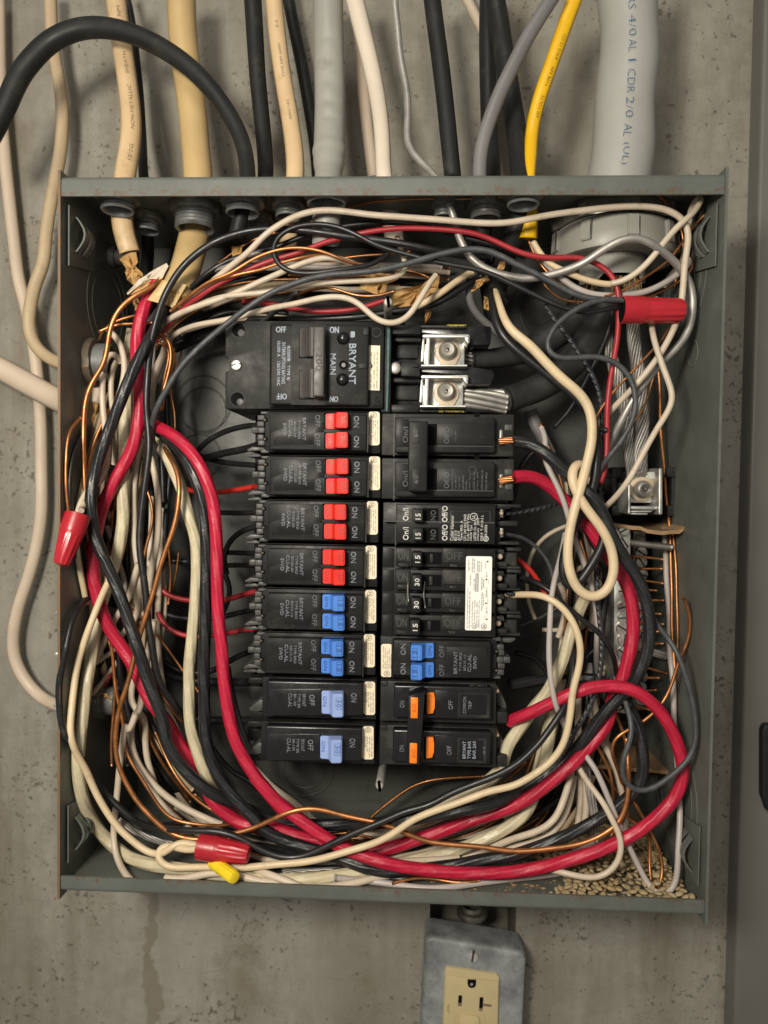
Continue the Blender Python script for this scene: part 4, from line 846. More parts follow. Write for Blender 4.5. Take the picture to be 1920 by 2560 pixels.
for cx, cy, r in ((1062, 1515, 29), (1160, 1520, 31)): ringwall(bm, circ(W, cx, cy, r, h, 28), circ(W, cx, cy, r-4, h, 28), HF, h)
finish(bm, 'wiring_diagram', 'ink', st)
# two pole with orange switches
W = 'K'
t = empty('circuit_breaker', PW(W, 740, 1040, 80), 'black two pole breaker with orange switches, bottom of the right column', 'circuit breaker')
for y0, y1, fx0, fx1, fy0, fy1, dx in ((588, 1040, 226, 1236, 632, 1000, 0), (1046, 1492, 216, 1230, 1094, 1462, -8)):
    bm = bmesh.new(); rect(bm, W, 88+dx, y0, 1285, y1, 30, HB, 0.8); rect(bm, W, 1250, y1-130, 1402, y1-8, 30, HB-4, 0.6); finish(bm, 'body', 'bakelite2', t, True, 40)
    bm = bmesh.new(); rect(bm, W, fx0, fy0, fx1, fy1, HB-1, HF, 1.2, 3); finish(bm, 'face', 'gloss', t, True, 40)
    bm = bmesh.new(); rect(bm, W, 655, fy0+60, 890, fy1-45, HF-1, HF+0.25, 0.2); finish(bm, 'cover_plate', 'gloss', t, True, 40)
    bm = bmesh.new(); a, b = (892, 712) if dx == 0 else (884, 1182); c_, d_2 = (1215, 972) if dx == 0 else (1182, 1445)
    i = 28; o1 = prect(W, a, b, c_, d_2, HF+0.4); o2 = prect(W, a+i, b+i*0.6, c_-i, d_2-i, HF+0.4); ringwall(bm, o1, o2, HF-0.5, HF+0.4); finish(bm, 'label_frame', 'bakelite2', t, True, 40)
    bm = bmesh.new(); rect(bm, W, 95+dx, y0+5, 165+dx, y0+60, HB-1, HB+0.7, 0.5); finish(bm, 'end_plate', 'bakelite2', t, True, 40)
    bm = bmesh.new(); poly(bm, W, [(1290, y0+90),(1330, y0+100),(1395, y0+250),(1390, y1-140),(1290, y1-200)], 40, HB-12, 0.6); finish(bm, 'wire_end', 'terminal', t, True, 40)
    bm = bmesh.new(); disc(bm, W, 1298, y0+110, 22, 60, HB-3, 0.6, 16); finish(bm, 'terminal_screw', 'washer', t, True, 40)
    y2, y3 = (715, 942) if dx == 0 else (1178, 1402)
    bm = bmesh.new(); rect(bm, W, 540, y2-6, 655, y3+5, HF-1, HF+0.1); finish(bm, 'switch_slot', 'dark', t)
    bm = bmesh.new(); poly(bm, W, [(566+dx, y2),(648+dx, y2),(652+dx, y2+60),(650+dx, y3-70),(640+dx, y3-12),(566+dx, y3)], HF-1, HF+1.6, 0.8); finish(bm, 'switch', 'orange', t, True, 40)
bm = bmesh.new(); poly(bm, W, [(372,738),(500,712),(560,710),(560,735),(524,745),(510,1465),(358,1465)], HF-1, HF+12, 1.2); tie = finish(bm, 'handle_tie', 'gloss', t, True, 40)
for a in ((402,762,476,982), (391,1236,467,1450)):
    bm = bmesh.new(); rect(bm, W, *a, HF+10, HF+12.6, 0.6, 2); ins = finish(bm, 'rating_insert', 'orange', tie, True, 40)
tx = Text()
for y in (872, 1343): tx.put(W, '60', 434 if y < 1000 else 428, y, 44, 'up', HF+12.66, 90, bold=3)
tx.build('moulded_word', 'orangeemb', tie)
tx = Text(); h = HF+0.45
for dy, dx in ((0, 0), (460, -3)): tx.put(W, 'ON', 312+dx, 832+dy, 48, 'up', h, 70, bold=2)
tx.put(W, 'OFF', 815, 840, 48, 'up', h, 92, bold=2); tx.put(W, 'OFF', 800, 1310, 50, 'up', h, 96, bold=2)
tx.put(W, 'COMMON', 960, 842, 34, 'up', h, 175, bold=2.5); tx.put(W, 'TRIP', 1017, 842, 32, 'up', h, 88, bold=2.5); tx.put(W, '40 C', 1162, 1312, 24, 'up', h, 82, bold=1); tx.build('lettering', 'print', t)
tx = Text(); tx.put(W, 'BRYANT', 956, 1305, 32, 'up', h, 182, bold=1.6); tx.put(W, 'TYPE BAR', 1008, 1306, 32, 'up', h, 186, bold=1.6); tx.put(W, 'BAR 260', 1060, 1306, 32, 'up', h, 184, bold=1.6); tx.build('lettering', 'printblue', t)
tx = Text(); tx.put(W, 'OPT ARLE E', 1100, 640, 18, 'right', HB+6.4, 185, bold=1); tx.build('moulded_word', 'emb', t)
# ================================================================== wires and cables
class Wire: pass
WIRES = []
KIND = {'white':('white_wire','white'),'cream':('cream_wire','cream'),'greywhite':('grey_white_wire','greywhite'),'black':('black_wire','black'),'dusty':('grey_black_wire','dusty'),
 'red':('red_wire','red'),'brightred':('red_wire','brightred'),'bigred':('thick_red_wire','bigred'),'bigblack':('thick_black_wire','bigblack'),'bigcream':('thick_cream_wire','bigcream'),
 'copper':('copper_wire','copper'),'oldcopper':('copper_wire','oldcopper'),'alum':('aluminium_wire','alum'),'olda':('aluminium_wire','olda'),'dash':('ribbed_black_wire','dash'),
 'beige':('beige_cable','beige'),'beige2':('beige_cable','beige2'),'tan':('tan_cable','tan'),'pale':('pale_cable','palecable'),'pink':('pale_cable','pink'),'bcable':('black_cable','blackcable'),
 'servblack':('black_cable','servblack'),'whitecable':('white_cable','whitecable'),'gcable':('grey_cable','greycable'),'conduit':('grey_sheathed_cable','conduit'),'service':('service_cable','servicegrey'),'yellow':('yellow_cable','yellow')}
def catmull(p, step=7.0):
    p = np.asarray(p, float); q = np.vstack([2*p[0]-p[1], p, 2*p[-1]-p[-2]]); out = []
    for i in range(1, len(q)-2):
        a, b, c, d = q[i-1], q[i], q[i+1], q[i+2]; n = max(2, int(np.hypot(*(c-b)[:2])/step))
        t0 = 0.0; t1 = t0 + max(np.hypot(*(b-a)[:2]), 1e-3)**0.5; t2 = t1 + max(np.hypot(*(c-b)[:2]), 1e-3)**0.5; t3 = t2 + max(np.hypot(*(d-c)[:2]), 1e-3)**0.5
        for k in range(n):
            t = t1 + (t2-t1)*k/n
            A1 = (t1-t)/(t1-t0)*a + (t-t0)/(t1-t0)*b; A2 = (t2-t)/(t2-t1)*b + (t-t1)/(t2-t1)*c; A3 = (t3-t)/(t3-t2)*c + (t-t2)/(t3-t2)*d
            B1 = (t2-t)/(t2-t0)*A1 + (t-t0)/(t2-t0)*A2; B2 = (t3-t)/(t3-t1)*A2 + (t-t1)/(t3-t1)*A3
            out.append((t2-t)/(t2-t1)*B1 + (t-t1)/(t2-t1)*B2)
    out.append(p[-1]); a = np.array(out)
    d = np.r_[0, np.cumsum(np.hypot(*np.diff(a[:, :2], axis=0).T))]; n = max(6, int(d[-1]/step)); s = np.linspace(0, d[-1], n)
    a = np.stack([np.interp(s, d, a[:, k]) for k in range(a.shape[1])], 1)
    for _ in range(16):
        a[1:-1, :] = 0.25*a[:-2, :] + 0.5*a[1:-1, :] + 0.25*a[2:, :]
    for _ in range(40): a[1:-1, 2] = 0.25*a[:-2, 2] + 0.5*a[1:-1, 2] + 0.25*a[2:, 2]
    return a
def w(kind, label, width, h, *segs, group=None, free=False, prof=None, wmul=None, sides=12, strands=0, cat=None, twist=0.03, fixed=False):
    """trace: alternating window letters and point lists; width in photo pixels, h millimetres out from the box back"""
    pts = []
    for i in range(0, len(segs), 2):
        seg = []
        for p in segs[i+1]:
            x, y = WP(segs[i], p[0], p[1]); seg.append((x, y, p[2] if len(p) > 2 else h))
        if pts:                                 # where two traced views overlap, do not run backwards
            n0 = seg[0]; k = 0
            while len(pts) > 2 and k < 4 and (n0[0]-pts[-1][0])*(pts[-1][0]-pts[-2][0]) + (n0[1]-pts[-1][1])*(pts[-1][1]-pts[-2][1]) < 0 and math.hypot(n0[0]-pts[-1][0], n0[1]-pts[-1][1]) < 150: pts.pop(); k += 1
            if math.hypot(n0[0]-pts[-1][0], n0[1]-pts[-1][1]) < 30: a_ = pts.pop(); seg[0] = ((a_[0]+n0[0])/2, (a_[1]+n0[1])/2, n0[2])
        pts += seg
    o = Wire(); o.kind, o.label, o.width, o.h0, o.group, o.free = kind, label, width, h, group, free
    o.a = catmull(pts); o.prof, o.wmul, o.sides, o.strands, o.cat, o.twist, o.fixed = prof, wmul, sides, strands, cat or ('cable' if free else 'wire'), twist, fixed
    if not free and not fixed and not strands:           # small hand bends
        n_ = len(o.a); s_ = np.linspace(0, n_/9.0, n_); ph = RNG.random(4)*6.28; e_ = np.minimum(1, np.minimum(np.arange(n_), np.arange(n_)[::-1])/6)
        am = 1.1 if width < 20 else 0.7
        o.a[:, 0] += e_*am*(np.sin(s_+ph[0]) + 0.6*np.sin(2.3*s_+ph[1])); o.a[:, 1] += e_*am*(np.sin(1.1*s_+ph[2]) + 0.6*np.sin(2.1*s_+ph[3]))
    o.r = width/2/ppm(float(o.a[:, 2].mean())); WIRES.append(o); return o
# ---------------------------------------------------------------- outside, on the wall
FL = lambda a: 1.0 - 0.30*abs(math.cos(a))**1.5                       # a flat cable: thinner towards and away from the viewer
GRV = lambda a: (1.0 - 0.22*abs(math.cos(a))) * (1 - 0.16*math.exp(-((a)/0.30)**2))
TRI = lambda a: 1.0 - 0.10*math.cos(3*a+0.5)
w('beige2', 'dull beige cable with a groove, bending into the upper left side of the box', 31, 12, 'A', [(325,-60),(335,200),(362,420),(395,600),(405,800),(390,1000),(340,1250),(300,1500)], 'D', [(280,60),(235,160),(195,330),(188,480),(235,595),(315,662),(395,700),(480,715,35)], free=True, prof=GRV)
w('pale', 'pale beige cable running down the far left and curving into the lower left side', 30, 2, 'A', [(-10,-60),(-5,300),(5,700),(30,1000),(60,1300),(95,1600)], 'D', [(120,150),(160,300),(205,500),(235,700),(252,900),(265,1100),(268,1350)], 'N', [(268,0),(240,210),(185,420),(118,620),(85,800),(92,940),(150,1070),(240,1180),(330,1240),(420,1262,30),(520,1270,45)], free=True, prof=FL)
w('pale', 'wide pale cable slanting into the left side of the box', 58, 14, 'D', [(-150,660),(0,730),(110,790),(240,860),(385,935),(520,1000,40)], free=True, prof=FL)
arch = w('bcable', 'thick black cable arching over the top left corner', 46, 66, 'A', [(-110,960),(-30,820),(50,660),(120,500),(200,390),(330,265),(500,190),(660,178),(830,210),(1050,310),(1250,455),(1400,620),(1520,800),(1580,950),(1605,1140,74),(1600,1260,80),(1570,1370,82),(1530,1540,78)], free=True, wmul=[(0,1.12),(0.15,1.12),(0.55,1.0),(0.78,0.86),(1,0.86)])
w('bcable', 'thin black cable half hidden behind the narrow beige cable', 23, 12, 'A', [(815,-60),(850,100),(880,350),(905,600),(920,850),(930,1140,30),(945,1300,42),(950,1460,46),(960,1620,40)], 'D', [(945,130,30),(910,330,18),(880,480,12)], free=True, wmul=[(0,0.7),(0.5,1.0),(1,1.5)])
nm1 = w('beige', 'narrow beige cable with faded printing at the top left', 50, 62, 'A', [(745,-60,45),(770,150,45),(798,350,45),(828,550,45),(850,750,50),(848,900,55),(825,1050,62),(808,1150,70),(795,1300,80)], 'S', [(325,140,80),(345,300,80),(380,420,78),(398,480,77)], free=True, prof=FL)
tan = w('tan', 'wide tan cable with its slit end opening over thick red and black wires', 68, 55, 'A', [(1172,-60,40),(1188,250,40),(1218,500,42),(1250,750,44),(1272,1000,50),(1285,1150,56)], 'S', [(925,280,62),(895,420,66),(860,560,70),(815,690,74),(770,790,78),(745,850,80)], free=True, prof=lambda a: 1-0.05*math.cos(2*a))
w('bcable', 'black cable beside the beige printed cable, left of the grey one', 40, 32, 'B', [(-25,-60),(-5,250),(10,500),(35,750),(55,950),(62,1150,44)], 'S', [(1430,250,46),(1430,330,44)], free=True, prof=FL, wmul=[(0,1.1),(1,0.9)])
nm2 = w('beige', 'pale yellow beige cable with printing left of the grey sheathed cable', 44, 58, 'B', [(110,-60,42),(140,250,42),(185,560,42),(228,820,48),(252,1000,56),(255,1150,62),(235,1300,66),(215,1450,64),(210,1600,58)], free=True, prof=FL)
w('bcable', 'black cable passing behind the grey sheathed cable', 30, 6, 'B', [(200,-60),(240,150),(300,440),(350,720),(385,950),(400,1150)], free=True)
cond = w('conduit', 'fat grey sheathed cable with dents above the box', 76, 52, 'B', [(465,-60,40),(472,300,40),(478,600,42),(478,900,50),(472,1060,58),(468,1150,62),(462,1300,84),(460,1420,86),(458,1520,84),(455,1580,80)], free=True, sides=20, wmul=[(0,1.0),(0.55,1.02),(0.66,1.0),(0.70,0.86),(1,0.86)])
w('pale', 'pinkish pale cable behind the cream cable above the box', 30, 4, 'B', [(660,100),(685,430),(708,700),(735,950),(760,1150)], free=True, prof=FL)
w('whitecable', 'bright cream flat cable above the box', 41, 60, 'B', [(625,-60,45),(690,200,45),(752,450,45),(795,680,50),(818,900,58),(830,1150,66)], 'T', [(890,250,62),(900,330,58)], free=True, prof=FL, wmul=[(0,1.15),(0.7,0.92),(1,1.2)])
gnd = w('alum', 'bare aluminium ground wire curving down from the top and along the right side', 18.5, 90, 'B', [(898,-60,60),(912,150,60),(935,380,60),(975,600,62),(987,800,66),(983,920,68),(1030,1010,72),(1090,1070,76),(1165,1150,80),(1225,1260,80)], 'T', [(1245,60,82),(1280,180,88),(1320,310,92),(1400,430),(1520,510),(1659,548)], 'G', [(100,362),(210,342),(330,305),(470,250,97),(590,165,103),(700,102,106),(800,85,106),(900,120,105),(1000,200,102),(1080,280,96),(1148,370),(1172,480),(1165,600),(1138,700),(1080,790),(980,890),(880,1010),(800,1110),(715,1260,86),(650,1380,82),(600,1465,76),(555,1560,70)], group=None, cat='wire', fixed=False)
w('bcable', 'black cable right of the bare aluminium wire above the box', 42, 45, 'B', [(1135,-60),(1165,180),(1198,430),(1230,700),(1255,950),(1275,1150)], free=True, prof=FL)
w('bcable', 'upright black cable crossed by the grey cable above the box', 42, 24, 'B', [(1505,-60),(1500,300),(1505,600),(1515,900),(1530,1150,44),(1500,1350,62),(1470,1480,60),(1455,1600,52)], free=True)
w('bcable', 'thick black cable beside the yellow cable', 50, 58, 'B', [(1540,-60,40),(1585,200,40),(1630,500,44),(1680,800,52),(1705,1000,60),(1718,1150,66)], 'C', [(75,1250,80),(55,1380,80),(10,1560,76)], 'T', [(1600,440,62),(1560,640,54)], free=True)
w('gcable', 'grey cable slanting across the black cables above the box', 35, 78, 'C', [(290,-60),(215,60),(150,160),(80,280),(10,420)], 'B', [(1590,580),(1520,760),(1470,920),(1450,1040),(1448,1160)], free=True, prof=FL)
yel = w('yellow', 'yellow flat cable entering the top right of the box', 36, 62, 'C', [(425,-60),(340,170),(258,410),(190,600),(140,780),(122,940),(118,1110,74),(122,1300,82),(112,1450,82),(102,1545,80)], free=True, prof=GRV, wmul=[(0,1.05),(0.65,0.9),(0.8,0.55),(0.9,0.9),(1,1.25)])
svc = w('service', 'very thick pale grey cable with blue printing entering the top right', 142, 55, 'C', [(745,-120),(752,0),(756,200),(752,400),(742,600),(728,800),(712,950),(690,1130),(670,1350)], free=True, sides=40, wmul=[(0,1.02),(0.2,0.93),(0.38,1.0),(0.55,0.98),(0.7,1.03),(1,1.08)])
w('pale', 'cream cable behind the black cables at the top', 24, 2, 'B', [(1340,-60),(1400,60),(1480,220)], free=True)
# ---------------------------------------------------------------- sheaths and long runs across the top inside
w('white', 'long white wire along the very top that bends down the right side', 15.5, 99, 'S', [(600,1120,70),(690,1020,76),(830,920,80),(980,790,84),(1100,680,88),(1230,560,92)], 'T', [(-60,400),(60,275),(150,212),(260,155),(380,126),(480,119),(650,131),(800,150),(1000,169),(1200,182),(1350,196),(1500,203),(1640,194)], 'C', [(150,1410),(400,1373),(650,1344),(850,1334),(980,1346),(1080,1392),(1130,1455),(1145,1540)], 'G', [(1140,110),(1122,230),(1106,400),(1090,560),(1052,680),(965,835),(865,975),(785,1065,96),(700,1145,90),(630,1215,84),(570,1275,80),(545,1350,76),(560,1450,70)])
w('white', 'white wire poking up to the top right corner above the bracket', 15, 103, 'G', [(640,388,92),(720,378,95),(800,325,97),(900,225),(1000,100),(1100,-15)], 'C', [(1175,1380),(1225,1300),(1245,1258,106),(1215,1275,98),(1165,1345,90),(1148,1470,84)], 'G', [(1140,60,80),(1120,200,76),(1060,330,70)])
w('cream', 'cream wire from the yellow cable dipping under the bare aluminium wire', 15, 90, 'C', [(130,1540,80)], 'G', [(150,150,82),(200,225),(270,280),(340,305),(430,345),(560,385),(650,397),(700,385)])
w('greywhite', 'grey white wire from the yellow cable making a wide loop near the right side', 15, 86, 'C', [(125,1560,78)], 'G', [(140,130,80),(180,210),(270,310),(390,405),(520,450),(700,462),(850,447),(980,390),(1090,315),(1165,240),(1160,205),(1110,240,76),(1040,320,70),(990,400,60)])
w('copper', 'thin copper wire highest of all, along the underside of the top lip', 5.5, 66, 'S', [(760,880),(880,770),(1000,650),(1150,540)], 'T', [(0,300),(130,262),(250,228),(330,202),(420,160),(520,120),(610,98),(750,67),(900,50),(1100,42),(1350,43),(1640,32)], 'C', [(100,1250),(300,1240)])
w('copper', 'copper wire dropping beside the big grey hub in the right corner', 6, 72, 'C', [(880,1225),(940,1258),(1010,1315),(1060,1390),(1095,1480),(1112,1600)], 'G', [(1112,140),(1090,260),(1050,420)])
w('copper', 'copper wire from the right corner bracket slanting to the red connector', 6.5, 88, 'C', [(1250,1390,84),(1190,1440)], 'G', [(1170,20),(1100,120),(1000,250),(870,340),(780,408),(700,442),(600,470)])
w('oldcopper', 'darker copper wire lying under the grey white loop', 7, 80, 'G', [(1150,210),(1190,250),(1178,300),(1130,345),(1050,395),(950,445),(860,472),(740,478)])
w('copper', 'copper wire coming out of the yellow cable', 6, 80, 'C', [(108,1560,78)], 'G', [(110,110,78),(150,210),(210,290),(300,375),(400,440),(480,470),(575,487)])
w('oldcopper', 'copper wire passing low under the grey wires near the yellow cable', 6, 62, 'G', [(200,380),(245,440),(320,490),(400,505),(460,505)])
w('red', 'red wire running along the top and down to the right past the red connector', 13.5, 91, 'S', [(560,1240,72),(640,1130,76),(740,1020,80),(860,900,84),(980,820),(1100,730),(1250,660)], 'T', [(0,480),(150,425),(300,385),(450,330),(560,300),(680,265),(850,240),(1000,232),(1150,235),(1300,250),(1450,282),(1600,345)], 'G', [(0,160),(100,200),(250,220),(400,212),(500,232),(600,285),(660,350),(690,440),(692,600),(682,720),(660,850),(640,1000),(622,1150),(616,1300),(618,1450),(590,1600)], 'L', [(600,70),(570,150)])
w('black', 'black wire coiled in a loop among the top wires, ending in the right red connector', 12.5, 95, 'T', [(860,395,88),(820,430,88),(720,478),(600,500),(450,520),(330,530),(210,512),(140,462),(110,400),(112,335),(160,268),(240,226),(340,209),(450,213),(560,241),(680,291),(780,341),(900,382),(1060,422),(1250,470),(1450,512),(1600,565)], 'G', [(50,410),(150,460),(290,525),(420,565),(520,574),(620,553),(730,525)])
w('black', 'black wire arching along the top and then running down the left bundle', 17.5, 93, 'T', [(1520,420,70),(1400,425,76),(1250,392),(1100,366),(950,340),(760,308),(600,290),(450,266),(300,242),(150,238)], 'S', [(1400,305),(1200,350),(1050,410),(920,500),(800,620),(720,740),(670,840),(640,950),(600,1090)], 'D', [(1040,300),(1010,420),(985,530),(965,660),(955,800),(952,950),(962,1100),(965,1250),(950,1400),(928,1550)], 'N', [(912,20),(905,150),(920,330),(945,530),(958,720),(985,900),(1010,1030),(1050,1140),(1110,1220),(1190,1320,80),(1250,1420,60)])
w('black', 'black wire just under the red one across the top', 13, 84, 'S', [(640,1040,66),(740,910,72),(870,780,78),(1000,660),(1180,540)], 'T', [(150,355),(260,305),(400,262),(560,225),(700,201),(850,194),(1000,207),(1120,232),(1250,265),(1400,305),(1550,342)], 'G', [(0,180),(90,215)])
w('dusty', 'dusty grey black wire sweeping across the top from the left bundle to the red connector', 15, 99, 'D', [(1090,1320,60),(1030,1290,70),(990,1200,80),(985,1100),(1005,1010),(1040,930),(1090,845),(1130,770),(1195,685),(1280,600),(1400,500),(1500,420)], 'S', [(1500,800)], 'T', [(0,715),(100,650),(200,605),(350,556),(500,536),(700,521),(850,500),(1000,460),(1150,410),(1300,377),(1430,371),(1550,396)], 'G', [(0,248),(120,305),(250,370),(380,440),(500,482),(620,495),(740,502)])
w('dusty', 'grey black wire looping down from the red connector at upper right', 14, 103, 'G', [(740,496,101),(600,488,101),(480,520),(380,580),(290,650),(228,740),(215,805),(262,855),(350,870),(450,864),(560,860),(660,890),(742,960),(788,1040),(802,1130),(790,1230),(750,1330),(690,1430),(620,1520),(565,1600)], 'L', [(540,130,92),(520,260,80)])
w('dash', 'ribbed black wire slanting behind the grey loop at upper right', 11.5, 84, 'G', [(215,520),(250,580),(310,650),(370,740),(430,840),(490,930),(540,1020),(570,1110),(582,1200),(586,1300),(588,1450),(582,1600)], 'L', [(565,160),(562,350)])
w('white', 'white wire peaking over the paper scraps in the top middle', 15, 90, 'S', [(620,1080,76),(700,1015,80),(850,945),(1000,895),(1150,845),(1300,780)], 'T', [(0,590),(120,540),(250,482),(380,436),(480,425),(570,445),(650,480),(730,492),(800,485,84)])
w('white', 'white wire curling round the paper scrap in the top middle', 13, 92, 'D', [(1100,420,76),(1300,310,84),(1450,262)], 'T', [(0,655),(200,626),(400,596),(600,578),(800,570),(900,551),(970,524),(992,490),(965,440),(935,370,84),(915,290,76)])
w('white', 'white wire dipping in a valley just above the main breaker', 14.5, 97, 'S', [(660,1212,60),(760,1130,70),(900,1070,80),(1150,1020,86)], 'T', [(100,755,90),(250,728),(350,700),(480,680),(580,681),(660,710),(720,768),(780,824),(850,851),(930,850),(990,812),(1040,732),(1090,640),(1135,570),(1165,540,88)])
w('cream', 'cream wire slanting down left of the right hand cables above the lugs', 16.5, 80, 'T', [(880,800,62),(960,780,70),(1050,740),(1130,700),(1220,640),(1320,560),(1400,517,72)])
w('black', 'black wire lying under the slanting cream wire above the lugs', 17, 74, 'S', [(760,1260,40),(900,1190,44),(1100,1120,50)], 'T', [(-60,830,56),(150,826,60),(400,822),(600,812),(760,800),(950,772),(1100,742),(1200,702),(1320,625),(1450,552,66)])
w('red', 'red wire sagging just above the main breaker', 13.5, 80, 'S', [(1300,880,70)], 'T', [(30,710,76),(150,735),(300,765),(450,780),(600,770),(720,740),(835,700)])
w('dusty', 'short dusty wire end slanting above the left corner of the main breaker', 13, 84, 'T', [(20,860,60),(60,825),(130,770),(200,700),(265,655,78)])
w('copper', 'bright copper wire crossing the red wire in the top left', 8, 97, 'S', [(720,950,84),(830,862,88),(930,785),(1050,703),(1200,648),(1350,560),(1500,490)], 'T', [(0,412),(150,372),(290,360),(420,386),(520,425),(600,455),(720,472,88)])
w('copper', 'second bright copper wire just below, running beside the red wire', 7.5, 94, 'S', [(790,905,84),(900,822,88),(1000,742),(1100,702),(1300,640),(1500,610)], 'T', [(0,512),(150,466),(300,425),(420,402),(500,410,86)])
w('copper', 'copper wire behind the paper scrap in the middle of the top', 6, 70, 'T', [(560,428),(700,415),(820,405),(1000,385)])
w('oldcopper', 'tarnished copper wire below the white wires above the main breaker', 7.5, 86, 'T', [(230,720,70),(255,670),(350,632),(480,620),(560,648),(640,674),(780,672),(900,642)])
w('copper', 'thin copper wire near the paper strip right of the cover post', 5, 62, 'T', [(950,505),(1010,508),(1080,525),(1130,560)])
w('alum', 'stranded bright bare wire end behind the red wire at top left', 9, 88, 'S', [(900,740,76),(1010,650,80),(1130,600),(1240,575),(1300,510),(1400,486),(1500,498,84)], strands=5)
w('bcable', 'black sheath end the cream loop wire comes out of', 32, 82, 'T', [(1500,480,60),(1530,570,72),(1562,650,80),(1588,715,84)], cat='cable', fixed=True)
w('bcable', 'black sheath falling behind the wires left of the thick yellow and black cables', 30, 56, 'T', [(1470,500,56),(1490,600,50),(1500,700,40),(1530,850,30)], cat='cable')
w('gcable', 'dark grey round sheath bending behind the lug shield', 19, 60, 'T', [(1385,560,66),(1375,660,62),(1400,750,58),(1470,830,54),(1560,890,50)], 'F', [(1240,300,48),(1340,360,44)], cat='cable')
# ---------------------------------------------------------------- black service conductors to the lugs
w('servblack', 'upper fat black cable from the grey hub to the upper lug', 66, 50, 'F', [(960,480,68),(1050,478,66),(1250,455,60),(1430,410,54)], 'G', [(150,800,50),(300,700,48),(430,580,46),(520,440,46),(570,320,46)], wmul=[(0,0.62),(0.2,0.75),(0.5,1.1),(1,1.15)], fixed=True)
w('servblack', 'lower fat black cable from the grey hub to the lower lug', 74, 56, 'F', [(1240,830,72),(1330,830,72),(1450,795,70),(1600,730,66)], 'G', [(60,1090,64),(180,1060,62),(320,965,58),(440,830,54),(545,680,50),(610,500,48),(640,350,48)], wmul=[(0,0.80),(0.3,0.95),(0.6,1.05),(1,1.05)], fixed=True)
w('alum', 'bright bare strands of the lower lug cable', 60, 70, 'F', [(880,820,70),(1000,822),(1120,828),(1270,842)], strands=11, twist=0.22, fixed=True)
w('olda', 'short dull strands of the upper lug cable', 36, 66, 'F', [(890,470,66),(940,470),(1000,472)], strands=9, twist=0.09, fixed=True)
w('alum', 'left bare stranded aluminium cable running down to the neutral lug', 31, 46, 'G', [(590,600,40),(620,760),(655,900),(685,1010),(720,1130),(745,1260),(752,1400),(765,1520),(790,1660,60)], strands=12, twist=0.06, fixed=True)
w('alum', 'right bare stranded aluminium cable running down to the neutral lug', 32, 52, 'G', [(765,330,46),(778,480),(785,640),(792,780),(815,930),(835,1080),(848,1230),(840,1380),(832,1500),(838,1640,60)], strands=12, twist=0.06, fixed=True)
# ---------------------------------------------------------------- left bundle
w('bigred', 'thick red wire from the tan cable, round the bottom to the top right breaker', 32, 82, 'D', [(1040,130,78),(1000,200,80),(950,290),(918,390),(893,500),(885,650),(900,760),(908,900),(895,1050),(880,1180),(840,1290),(780,1390),(712,1520),(662,1640)], 'N', [(640,60),(612,200),(600,320),(608,440),(632,560),(670,680),(725,780),(792,880),(860,990),(922,1120),(982,1240),(1078,1350),(1130,1450)], 'O', [(955,95),(1045,225),(1110,320),(1155,440),(1250,520),(1340,582)], 'R', [(150,505),(290,555),(420,595),(560,622),(700,660),(820,655),(950,622),(1100,572),(1300,502),(1450,450),(1600,392)], 'M', [(0,830),(150,738),(300,622),(450,488),(560,368),(640,240),(688,110)], 'L', [(640,1560),(700,1470),(742,1330),(776,1180),(786,1020),(768,870),(712,740),(640,635),(570,540),(500,440),(405,335),(305,225),(205,140),(110,100),(20,100)], 'F', [(1440,1480),(1385,1482),(1310,1498,92)])
w('bigblack', 'thick black wire from the tan cable, round the bottom to the top right breaker', 29.5, 98, 'D', [(1075,330,76),(1040,420,82),(990,500,90),(940,590),(890,690),(840,800),(770,970),(700,1150),(640,1300),(602,1450),(588,1580)], 'N', [(590,0),(604,110),(650,250),(720,400),(790,580),(850,760),(900,900),(942,1050),(1000,1200),(1058,1350),(1110,1490)], 'O', [(900,110),(970,230),(1060,330),(1170,410),(1310,470,84),(1450,510,80)], 'R', [(120,440,76),(250,490,74),(400,502,74),(550,502,74),(720,500,74),(900,490),(1100,452),(1300,418),(1500,378)], 'M', [(0,740,78),(150,665,80),(300,560,80),(430,430,82),(530,300,84),(620,190,86),(700,70,88)], 'L', [(720,1520,90),(790,1440),(850,1330),(888,1200),(892,1060),(872,920),(820,780),(750,670),(685,570),(628,440),(580,320),(510,225),(430,155),(340,80),(262,5)], 'F', [(1620,1300),(1525,1235),(1420,1195),(1310,1180,92)])
w('bigcream', 'thickest cream wire, straight down the left bundle and along the bottom', 31, 76, 'D', [(860,480,64),(840,620,66),(825,800,68),(815,1000),(808,1200),(800,1400),(800,1600)], 'N', [(800,20),(790,130),(760,280),(705,440),(652,600),(612,800),(580,1000),(550,1200),(528,1400),(510,1600)], 'O', [(432,60),(425,200),(435,350),(460,460),(525,580),(610,680),(710,755),(850,795),(1000,812)], 'R', [(50,822),(200,832),(400,822),(600,800),(780,775),(950,730),(1120,695),(1300,645),(1450,585),(1600,505)], 'M', [(0,950),(90,870),(155,720),(205,540),(245,360),(270,200,70)], group=None)
